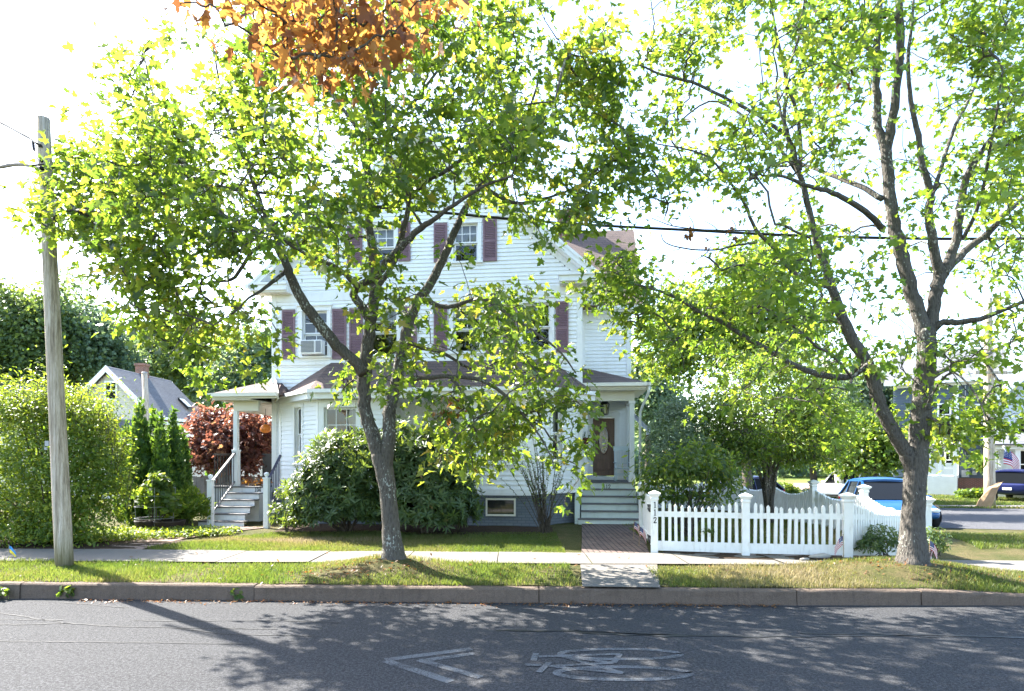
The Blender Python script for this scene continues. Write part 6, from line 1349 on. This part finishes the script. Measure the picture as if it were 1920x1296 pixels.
# blue-grey house on the right
d = 41.0; FACE = math.radians(-36); gx0, gx1 = 0.0, (1854-1797)*d*.81/F+.5; gz0 = -.45; t = thing('blue_grey_house', 'blue-grey clapboard house with white porch across the side street', 'house', (W(1797, 860, d)[0], d, gz0), FACE); R0 = lambda px, py, dd=d: np.array(((px-1797)*dd*.81/F, 0, EYE+(H-py)*dd/F-gz0))
ze = R0(1800, 712)[2]; wl = gx1-gx0; mb = MB(); bz = R0(1820, 896)[2]; clap(mb, (-3.6, 0), (1.0, 0), (0, -1.0), wl+3.6, bz, ze, (), .17, None, .03); mb.box(-3.6, wl, .03, 9, bz, ze); obj('wall', mb, BLUEGREY, t)
mb = MB(); mb.box(-.15, wl+.0, .0, 9, -.3, bz-.003); obj('brick_base', mb, BRICK_RED, t)
mb = MB(); mb.box(-.22, .02, -.07, -.032, bz-.02, ze); mb.box(wl-.2, wl, -.07, -.032, bz-.02, ze); mb.box(-3.6, wl, -.075, -.034, ze-.35, ze-.02); obj('corner_board', mb, TRIM, t)
mb = MB(); zr = ze+2.5; slab(mb, [(-4.1, -.5, ze), (wl+.4, -.5, ze), (wl+.4, 4.5, zr), (-4.1, 4.5, zr)], .12); slab(mb, [(-4.1, 9.5, ze), (wl+.4, 9.5, ze), (wl+.4, 4.505, zr), (-4.1, 4.505, zr)], .12); r_ = obj('roof', mb, SHINGLE_GREY, t); mb = MB(); mb.box(-4.1, wl+.4, -.56, -.505, ze-.2, ze+.03); obj('eave', mb, TRIM, r_)
simple_window(t, *[R0(x, 0)[0] for x in (1760, 1780)], R0(0, 795)[2], R0(0, 758)[2], -.03); simple_window(t, R0(1822, 0)[0], R0(1838, 0)[0], R0(0, 800)[2], R0(0, 762)[2], -.03)
pw0, pw1 = R0(1738, 0, 39)[0], R0(1796, 0, 39)[0]; py = -2.2; pz0, pz1 = R0(0, 893, 39)[2], R0(0, 845, 39)[2]
mb = MB(); mb.box(pw0, pw1, py, -.04, -.3, pz0); pch = obj('porch', mb, M('porch_base_white', (.7, .71, .72), .6, .06), t)
for u in (pw0+.08, pw0+(pw1-pw0)*.42, pw1-.08): mb = MB(); mb.box(u-.1, u+.1, py+.02, py+.22, pz0, pz1); obj('column', mb, WHITE, pch)
mb = MB(); mb.box(pw0, pw1, py+.08, py+.13, pz0+.72, pz0+.80); mb.box(pw0, pw1, py+.08, py+.13, pz0+.06, pz0+.12)
for i in range(22): u = pw0+.15+(pw1-pw0-.3)*i/21; mb.box(u-.025, u+.025, py+.085, py+.125, pz0+.12, pz0+.72)
obj('railing', mb, WHITE, pch); mb = MB(); mb.box(pw0-.1, pw1+.1, py-.05, -.04, pz1, pz1+.35); obj('frieze', mb, TRIM, pch)
mb = MB(); slab(mb, [(pw0-.3, py-.35, pz1+.36), (pw1+.3, py-.35, pz1+.36), (pw1+.1, -.05, pz1+1.0), (pw0-.1, -.05, pz1+1.0)], .08); obj('porch_roof', mb, SHINGLE_GREY, pch)
simple_window(t, pw0+.9, pw0+1.25, pz0+.5, pz1-.1, -.04); simple_window(t, pw0+1.45, pw1-.2, pz0+.3, pz1-.1, -.04)
mb = MB(); q = R0(1812, 886); mb.box(q[0]-.25, q[0]+.15, -.2, -.033, q[2]-.3, q[2]+.15); mb.box(q[0]+.3, q[0]+.55, -.18, -.033, q[2]-.15, q[2]+.12); mb.tube([(q[0]-.05, -.08, q[2]+.15), (q[0]-.05, -.08, ze-.4)], .03, 6); obj('meter_box', mb, GREYMETAL, t)
# white house at the right edge
d = 39.0; hx = W(1872, 860, d)[0]; t = thing('pale_house', 'pale clapboard house with porch at the right edge', 'house', (hx, d, -.45), FACE); R1 = lambda px, py, dd=d: np.array(((px-1872)*dd*.81/F, 0, EYE+(H-py)*dd/F+.45))
ze = R1(0, 745)[2]; wl = 6.2; zr = ze+2.8; mb = MB(); clap(mb, (0, 0), (1.0, 0), (0, -1.0), wl, .3, ze, (), .17, None, .03); clap(mb, (0, 0), (1.0, 0), (0, -1.0), wl, ze, zr-.1, (), .17, lambda z: (max(0, (z-ze)/.9), wl-max(0, (z-ze)/.9)), .03); shell_house(mb, 0, wl, .035, 8, -.3, ze-.02, zr-.15); obj('wall', mb, PALEGREY, t)
mb = MB(); slab(mb, [(-.5, -.4, ze-.35), (wl/2, -.4, zr+.1), (wl/2, 8.4, zr+.1), (-.5, 8.4, ze-.35)], .12); slab(mb, [(wl+.5, -.4, ze-.35), (wl/2, -.4, zr+.1), (wl/2, 8.4, zr+.1), (wl+.5, 8.4, ze-.35)], .12); r_ = obj('roof', mb, SHINGLE_GREY, t)
mb = MB(); mb.prism([(-.52, -.44, ze-.33), (wl/2, -.44, zr+.12), (wl/2, -.44, zr-.2), (-.52, -.44, ze-.65)], (0, .04, 0)); mb.prism([(wl+.52, -.44, ze-.33), (wl/2, -.44, zr+.12), (wl/2, -.44, zr-.2), (wl+.52, -.44, ze-.65)], (0, .04, 0)); obj('eave', mb, TRIM, r_)
w = R1(1909, 820); w2 = R1(1930, 785); simple_window(t, w[0], w2[0], w[2], w2[2], -.03); simple_window(t, 3.3, 4.2, w[2], w2[2], -.03)
pz1 = R1(0, 842, 37)[2]; px0 = R1(1850, 0, 37)[0]; mb = MB(); mb.box(px0+.2, wl, -2.2, -.04, -.3, .55); pch = obj('porch', mb, M('porch_base_pale', (.7, .7, .68), .6, .06), t)
for u in (px0+.3, px0+1.4, px0+2.9, 5.5): mb = MB(); mb.box(u-.12, u+.12, -2.15, -1.93, .55, pz1); obj('column', mb, WHITE, pch)
mb = MB(); mb.box(px0-.1, wl, -2.35, -.04, pz1, pz1+.28); obj('frieze', mb, TRIM, pch); mb = MB(); slab(mb, [(px0-.4, -2.7, pz1+.29), (wl+.3, -2.7, pz1+.29), (wl+.3, -.05, pz1+1.0), (px0+.6, -.05, pz1+1.0)], .08); slab(mb, [(px0-.4, -2.7, pz1+.29), (px0-.4, 1, pz1+.29), (px0+.6, -.05, pz1+1.0)], .08); obj('porch_roof', mb, SHINGLE_GREY, pch)
simple_window(t, 1.0, 1.9, 1.2, pz1-.1, -.03); simple_window(t, 2.6, 3.5, .6, pz1-.1, -.03)
b = W(1884, 872, 35.8); t = thing('striped_flag', 'large stars and stripes hanging from a slanting pole on the pale house porch', 'flag', b); mb = MB(); p0, p1 = W(1900, 882, 36.2)-b, W(1882, 838, 35.7)-b; mb.tube([p0, p1], .03, 8); mb.ball(p1, .06, 10, 6); obj('flag_pole', mb, WHITE, t, smooth=True); cloth_flag(t, p1+np.array((.03, -.02, -.1)), 1.35, .85, AM, 13, True, 12, .95)
b = W(1842, 868, 36.8); t = thing('hanging_fern', 'bright green fern basket hanging from the pale house porch', 'hanging basket', b); c = np.zeros((140, 3))+RNG.normal(size=(140, 3))*np.array((.22, .22, .18)); leaves('foliage', c, RNG.normal(size=c.shape)+np.array((0, 0, .6)), nrmz(c)+np.array((0, 0, -.5)), .4*RNG.uniform(.6, 1.2, 140), LANCE, LEAF_PALE, t); mb = MB(); mb.lathe([(.12, -.35), (.24, -.2), (.27, -.05), (.2, -.05)], n=14); obj('basket', mb, PLANTER, t); mb = MB(); mb.tube([(0, 0, -.05), (0, 0, .8)], .012, 5); obj('hanger', mb, DARKMETAL, t)

# ---- cars
def car(name, label, loc, heading, Lx, Wd, Ht, paint, suv=False, plate=True):
    """x forward, y left, z up; loc is the centre on the ground"""
    t = thing(name, label, 'car', loc, heading); hw = Wd/2; belt = Ht*(.60 if not suv else .60); hood = Ht*(.54 if not suv else .60)
    if suv: st = [(-.5, .40, .56, .80), (-.485, .28, .62, .92), (-.46, .24, 1.0*belt/Ht, .97), (-.2, .2, belt/Ht, 1), (.10, .2, belt/Ht, 1), (.20, .2, belt/Ht*.99, .99), (.42, .22, hood/Ht*.96, .96), (.475, .24, hood/Ht*.86, .90), (.5, .30, .42, .80)]
    else: st = [(-.5, .36, .56, .80), (-.485, .26, .64, .92), (-.45, .22, belt/Ht*1.0, .96), (-.2, .16, belt/Ht, 1), (.08, .16, belt/Ht*.98, 1), (.22, .17, hood/Ht*1.06, .99), (.40, .18, hood/Ht*.90, .95), (.47, .2, hood/Ht*.72, .86), (.5, .26, .36, .70)]
    V, n = [], 10
    for x, zb, zt, w in st:
        y = hw*w; b_, tp = zb*Ht, zt*Ht; m1, m2 = b_+(tp-b_)*.30, b_+(tp-b_)*.68
        V += [(x*Lx, s_*yy, z) for s_, yy, z in ((-1, y*.86, b_), (-1, y*.985, m1), (-1, y, m2), (-1, y*.955, tp-.02), (-1, y*.80, tp), (1, y*.80, tp), (1, y*.955, tp-.02), (1, y, m2), (1, y*.985, m1), (1, y*.86, b_))]
    k = len(st); fs = [(i*n+j, i*n+(j+1) % n, (i+1)*n+(j+1) % n, (i+1)*n+j) for i in range(k-1) for j in range(n)]+[tuple(reversed(range(n))), tuple(range((k-1)*n, k*n))]
    mb = MB(); mb.add(V, fs); body = obj('body', mb, paint, t, smooth=True); body.modifiers.new('round', 'SUBSURF').levels = 1; body.modifiers['round'].render_levels = 2
    # greenhouse: glass block with body-coloured roof and pillars
    g = ([(-.485, .0), (-.40, 1.0), (.02, 1.0), (.20, .0)] if suv else [(-.47, .0), (-.34, .94), (-.05, 1.0), (.21, .0)]); zt = Ht-.05; bt = belt-.03; lw, uw_ = hw*.93, hw*.74
    def gp(x, f, s_, grow=0.0): return (x*Lx, s_*(lw+(uw_-lw)*f+grow), bt+(zt-bt)*f)
    mb = MB(); q = [gp(x, f, s_) for s_ in (-1, 1) for x, f in g]; mb.add(q, [(0, 1, 2, 3), (7, 6, 5, 4), (0, 4, 5, 1), (1, 5, 6, 2), (2, 6, 7, 3), (3, 7, 4, 0)]); obj('glass', mb, CARGLASS, t)
    mb = MB(); a, c = g[1], g[2]; th = .05; N = 5; vs = []
    for i in range(N+1):
        x = a[0]+(c[0]-a[0])*i/N; x += (-.015 if i == 0 else .015 if i == N else 0); f = a[1]+(c[1]-a[1])*i/N
        for j in range(7): s_ = -1+2*j/6; vs.append((x*Lx, s_*(uw_+.012), bt+(zt-bt)*f+.008+.055*(1-s_*s_)*(1-.3*abs(2*i/N-1))+.07*math.sin(math.pi*min(1, i/N*.9+.05))))
    mb.add(vs, [(i*7+j, (i+1)*7+j, (i+1)*7+j+1, i*7+j+1) for i in range(N) for j in range(6)]); rim = [i*7 for i in range(N+1)]+[N*7+j for j in range(1, 7)]+[i*7+6 for i in range(N-1, -1, -1)]+[j for j in range(5, 0, -1)]; b0_ = len(mb.v); mb.add([vs[q] for q in rim]+[(vs[q][0], vs[q][1], vs[q][2]-.07) for q in rim], [(q, (q+1) % len(rim), len(rim)+(q+1) % len(rim), len(rim)+q) for q in range(len(rim))]); mb2 = [(p[0], p[1], p[2]-.05) for p in vs]; mb.add(mb2, [(i*7+j+1, (i+1)*7+j+1, (i+1)*7+j, i*7+j) for i in range(N) for j in range(6)]); obj('car_roof', mb, paint, t, smooth=True, fix=False)
    for s_ in (-1, 1):
        mb = MB()
        for e0, e1, w_ in ((g[0], g[1], .09), (g[2], g[3], .06)): mb.bar(gp(*e0, s_, .006), gp(*e1, s_, .006), .05, w_, up=(0, 1, 0))
        for xm in ((-.13, -.30) if suv else (-.10, -.31)): mb.bar((xm*Lx, s_*(lw+.002), bt), ((xm+.005)*Lx, s_*(uw_+.006), zt-.02), .04, .06, up=(0, 1, 0))
        mb.bar(gp(a[0], a[1], s_, .012), gp(c[0], c[1], s_, .012), .04, .05); obj('pillar', mb, paint if xm != 99 else DARKMETAL, t)
    r = .335 if not suv else .37
    for x in (.32, -.30):
        for s_ in (-1, 1):
            mb = MB(); y = s_*(hw-.10); prof = [(r*.62, -.10), (r*.93, -.105), (r, -.08), (r, .08), (r*.93, .105), (r*.62, .10)]
            vs = [(x*Lx+q0*math.cos(a_), y+q1, r+q0*math.sin(a_)-.005) for q0, q1 in prof for a_ in np.linspace(0, 2*math.pi, 24, endpoint=False)]; kk = len(prof)
            mb.add(vs, [(i*24+j, i*24+(j+1) % 24, (i+1)*24+(j+1) % 24, (i+1)*24+j) for i in range(kk-1) for j in range(24)]); wh = obj('wheel', mb, TIRE, t, smooth=True)
            mb = MB(); yo = y+s_*.085
            for j in range(5):
                a_ = j*2*math.pi/5; mb.bar((x*Lx, yo, r), (x*Lx+r*.6*math.cos(a_), yo, r+r*.6*math.sin(a_)), .055, .03, up=(0, 1, 0))
            mb.tube([(x*Lx+r*.62*math.cos(a_), yo, r+r*.62*math.sin(a_)) for a_ in np.linspace(0, 2*math.pi, 25)], .022, 6); obj('rim', mb, RIM, wh)
            mb = MB(); ar = r*1.07; mb.poly([(x*Lx+ar*math.cos(a_), s_*(hw+.004), max(.17*Ht*.9, r+ar*math.sin(a_))) for a_ in np.linspace(-.35, math.pi+.35, 22)]); obj('wheel_arch', mb, TIRE, t, fix=False)
    fx = .488*Lx; zl = hood*(.74 if not suv else .78)
    for s_ in (-1, 1):
        mb = MB(); mb.ball((fx-.09, s_*hw*.66, zl), .5, 12, 8, (.20, .34, .15)); obj('headlight', mb, HEADL, t, smooth=True)
        mb = MB(); mb.ball((-.478*Lx, s_*hw*.78, belt*.86), .5, 12, 8, (.13, .34, .26)); obj('tail_light', mb, TAILL, t, smooth=True)
        mb = MB(); mb.ball((.15*Lx, s_*(hw+.08), belt+.03), .5, 10, 6, (.14, .22, .15)); obj('door_mirror', mb, paint, t, smooth=True)
        mb = MB()
        for xh in (.06, -.18): mb.box(xh*Lx-.09, xh*Lx+.09, s_*(hw+.004)-.012, s_*(hw+.004)+.012, belt*.84, belt*.84+.03)
        obj('door_handle', mb, paint, t)
    mb = MB(); mb.box(fx-.06, fx+.015, -hw*.5, hw*.5, Ht*.26, Ht*.40); obj('grille', mb, DARKMETAL, t, bevel=.02)
    mb = MB(); mb.box(-.5*Lx-.012, -.5*Lx+.03, -.2, .2, Ht*.40, Ht*.40+.13); obj('number_plate', mb, WHITE, t)
    return t
def hd(a, b): return math.atan2(b[1]-a[1], b[0]-a[0])
c = W(1662, 900, 20.6); car('parked_car', 'bright blue hatchback parked in the side street behind the fence', (c[0], 20.6, float(tz(20.6))+.01), hd((.2, .98), (0, 0)), 4.25, 1.78, 1.40, CAR_BLUE)
c = W(1600, 900, 33); car('parked_car', 'boxy white off-roader parked beyond the blue hatchback', (c[0], 33.5, float(tz(33.5))-.02), math.radians(218), 4.3, 1.85, 1.75, CAR_WHITE, True)
c = W(1912, 900, 34.5); car('parked_car', 'dark blue SUV seen from behind on the drive at the right edge', (c[0]+.4, 35, float(tz(35))-.02), math.radians(38), 4.5, 1.85, 1.68, CAR_NAVY, True)
c = W(1396, 905, 30); car('parked_car', 'dark car roof just showing over the boundary fence', (c[0], 31, float(tz(31))-.02), math.radians(200), 4.4, 1.8, 1.42, CAR_NAVY)

# ---- things on and about the porches
def hp(px, py, v): u, z = L(px, py, v); p = HO+HU*u+HV*v; return np.array((p[0], p[1], z))
b = hp(1167, 903, 1.5); b[2] = PZ
t = thing('rocking_chair', 'pale painted rocking chair facing left on the right-hand porch', 'chair', b, -TH+math.radians(-100)+.25)
S = .78
def rc(name, f, mat=CHAIRP): mb = MB(); f(mb); mb.v = [(x*S, y*S, z*S) for x, y, z in mb.v]; return obj(name, mb, mat, t)
rc('seat', lambda m: m.obox((-.24, -.26, .42), (.48, 0, .03), (0, .52, 0), (0, 0, .035)))
def bk(m):
    m.bar((-.24, -.23, .44), (-.42, -.23, 1.22), .04, .04, up=(0, 1, 0)); m.bar((-.24, .23, .44), (-.42, .23, 1.22), .04, .04, up=(0, 1, 0))
    m.bar((-.40, -.27, 1.17), (-.40, .27, 1.17), .16, .03, up=(1, 0, 0)); m.bar((-.285, -.23, .62), (-.285, .23, .62), .06, .025)
    for i in range(7): y = -.17+i*.057; m.bar((-.285, y, .63), (-.40, y, 1.13), .028, .016, up=(0, 1, 0))
rc('backrest', bk)
for y in (-.24, .24):
    rc('rocker', lambda m: m.tube([(-.52, y, .10), (-.3, y, .03), (0, y, .0), (.25, y, .025), (.42, y, .09)], .024, 8)); rc('leg', lambda m: m.tube([(.20, y, .03), (.20, y, .66)], .024, 8)); rc('leg', lambda m: m.tube([(-.25, y, .03), (-.23, y, .45)], .024, 8)); rc('armrest', lambda m: m.obox((-.32, y-.04, .65), (.60, 0, 0), (0, .08, 0), (0, 0, .028)))
rc('stretcher', lambda m: (m.tube([(.20, -.24, .22), (.20, .24, .22)], .016, 6), m.tube([(-.24, -.24, .25), (-.24, .24, .25)], .016, 6)))
# lantern under the porch ceiling
b = hp(1134, 765, 1.3); t = thing('porch_lantern', 'black glass lantern hanging under the right porch ceiling above the door', 'lantern', b); mb = MB(); r = .12
for a in range(6): th = a*math.pi/3; mb.bar((r*.78*math.cos(th), r*.78*math.sin(th), -.16), (r*math.cos(th), r*math.sin(th), .09), .014, .014)
mb.lathe([(r*.82, -.19), (r*.82, -.16), (.02, -.155)], n=6); mb.lathe([(r*1.15, .09), (r*1.05, .115), (r*.55, .19), (r*.3, .20), (r*.3, .235), (r*.12, .25), (.012, .27)], n=6); ztop = (ZP-.25)-b[2]; mb.tube([(0, 0, .26), (0, 0, ztop)], .008, 6); obj('cage', mb, DARKMETAL, t)
mb = MB(); mb.lathe([(r*.74, -.155), (r*.95, .085)], n=6); obj('glass', mb, GLASS, t); mb = MB(); mb.lathe([(.02, -.15), (.02, -.03), (.001, 0)], n=8); obj('candle', mb, CREAM, t)
b = hp(1098, 826, .75); t = thing('hanging_pot', 'dark red flower pot with trailing leaves hanging left of the door', 'flower pot', b); mb = MB(); mb.lathe([(.07, -.10), (.11, .05), (.115, .07), (.1, .07)], n=14); obj('pot', mb, DARKRED, t, smooth=True); mb = MB(); mb.tube([(0, 0, .06), (0, 0, (ZP-.44)-b[2])], .005, 5); obj('hanger', mb, DARKMETAL, t); c = RNG.normal(size=(60, 3))*np.array((.09, .09, .07))+np.array((0, 0, .15)); leaves('foliage', c, RNG.normal(size=c.shape)+np.array((0, 0, .6)), nrmz(c)+np.array((0, 0, -.4)), .09*RNG.uniform(.6, 1.2, 60), OVAL, LEAF_FAR, t)
b = hp(498, 804, .2); t = thing('orange_lantern', 'round orange pumpkin lantern hanging in the left porch', 'lantern', b); mb = MB(); vs = []; n = 24
for i in range(11):
    ph = math.pi*i/10
    for j in range(n): a = 2*math.pi*j/n; rr_ = .15*(1-.09*abs(math.cos(a*5))); vs.append((rr_*math.sin(ph)*math.cos(a), rr_*math.sin(ph)*math.sin(a), .125*math.cos(ph)))
mb.add(vs, [(i*n+j, (i+1)*n+j, (i+1)*n+(j+1) % n, i*n+(j+1) % n) for i in range(10) for j in range(n)]); obj('globe', mb, ORANGEP, t, smooth=True); mb = MB(); mb.tube([(0, 0, .11), (0, 0, zl-.15-b[2] if False else .55)], .006, 6); mb.tube([(0, 0, .10), (.0, .0, .17)], .022, 8); obj('hanger', mb, DARKMETAL, t)
b = hp(474, 911, -.35); b[2] = LZ; t = thing('autumn_wreath', 'little heap of orange autumn decoration on the left porch floor', 'decoration', b); c = RNG.normal(size=(70, 3))*np.array((.16, .07, .05))+np.array((0, 0, .08)); c[:, 2] = np.abs(c[:, 2])+.01; leaves('leaf', c, RNG.normal(size=c.shape)+np.array((0, -.3, .6)), RNG.normal(size=c.shape), .10*RNG.uniform(.6, 1.2, 70), MAPLE, LEAF_ORANGE, t); mb = MB(); mb.tube([(.15*math.cos(a), .05*math.sin(a), .05+.01*math.sin(5*a)) for a in np.linspace(0, 6.283, 16)], .02, 6, cap=False); obj('ring', mb, PAPER, t)
# stones, debris, fallen leaves
for px, py, s, lab in ((1535, 1047, .16, 'flat pale edging stone by the fence corner'), (1508, 1050, .07, 'small grey stone beside the edging stone')):
    b = G(px, py, .25); mb = MB(); mb.ball((0, 0, s*.2), s, 10, 6, (1.2, .5, .3)); mb.v = [(x*(1+.12*math.sin(9*y+x*7)), y, z*(1+.2*math.sin(13*x))) for x, y, z in mb.v]; o = obj('stone', mb, STONE, None, smooth=True); o.location = b; tag(o, lab, 'stone')
n = 1100; x = RNG.uniform(-8, 7, n); y = Kx(x)-np.abs(RNG.normal(0, .10, n))-.03; P = np.stack([x, y, .008+RNG.uniform(0, .012, n)], 1); k = sines(x, y*0, 1.6, 77) > -.1; leaves('leaf_litter', P[k], RNG.normal(0, .25, (k.sum(), 3))+np.array((0, 0, 1.0)), RNG.normal(size=(k.sum(), 3)), .045*RNG.uniform(.5, 1.4, k.sum()), OVAL, LEAF_DRY, None, None, 'stuff')
n = 620; x = np.r_[RNG.normal(-2.2, .8, 200), RNG.normal(6.2, 1.0, 200), RNG.uniform(-7, 7, 220)]; y = np.r_[RNG.normal(9.3, .28, 200), RNG.normal(9.4, .35, 200), RNG.uniform(9.0, 11.5, 220)]; P = np.stack([x, y, gh(x, y)+.03], 1); leaves('lawn_litter', P, RNG.normal(0, .35, P.shape)+np.array((0, 0, 1.0)), RNG.normal(size=P.shape), .06*RNG.uniform(.5, 1.3, n), OVAL, LEAF_DRY, None, None, 'stuff')
# ------------------------------------------------------------------ camera, sky, sun
SUN_EL = math.radians(43); sv = np.array((-.80, .60)); sv = sv/np.linalg.norm(sv)
sdir = Vector((sv[0]*math.cos(SUN_EL), sv[1]*math.cos(SUN_EL), math.sin(SUN_EL)))
li = bpy.data.lights.new('sun', 'SUN'); li.energy = 3.9; li.angle = math.radians(.55); li.color = (1.0, .955, .88)
lo = bpy.data.objects.new('sun', li); C.objects.link(lo); lo.rotation_euler = (-sdir).to_track_quat('-Z', 'Y').to_euler(); lo.location = (-20, 15, 30)
wd = bpy.data.worlds.new('World'); bpy.context.scene.world = wd; wd.use_nodes = True; nt = wd.node_tree
sky = nt.nodes.new('ShaderNodeTexSky'); sky.sky_type = 'NISHITA'; sky.sun_disc = False; sky.sun_elevation = SUN_EL
sky.sun_rotation = math.atan2(sv[0], sv[1]); sky.air_density = 1.0; sky.dust_density = 1.3; sky.ozone_density = 1.0
bg = nt.nodes['Background']; bg.inputs['Strength'].default_value = .10; nt.links.new(sky.outputs[0], bg.inputs[0])
cd = bpy.data.cameras.new('camera'); cam = bpy.data.objects.new('camera', cd); C.objects.link(cam)
cam.location = (0, 0, EYE); cam.rotation_euler = (math.radians(90), 0, 0)
cd.sensor_width = 36; cd.lens = F/1920*36; cd.shift_y = (H-648)/1920; cd.clip_end = 2000
sc = bpy.context.scene; sc.camera = cam
sc.view_settings.view_transform = 'Standard'; sc.view_settings.look = 'None'; sc.view_settings.exposure = 3.0; sc.view_settings.gamma = 1.0
sc.render.engine = 'CYCLES'; cy = sc.cycles
cy.max_bounces = 8; cy.diffuse_bounces = 4; cy.glossy_bounces = 3; cy.transmission_bounces = 5; cy.transparent_max_bounces = 12; cy.caustics_reflective = False; cy.caustics_refractive = False
cy.use_denoising = True; cy.sample_clamp_indirect = 8
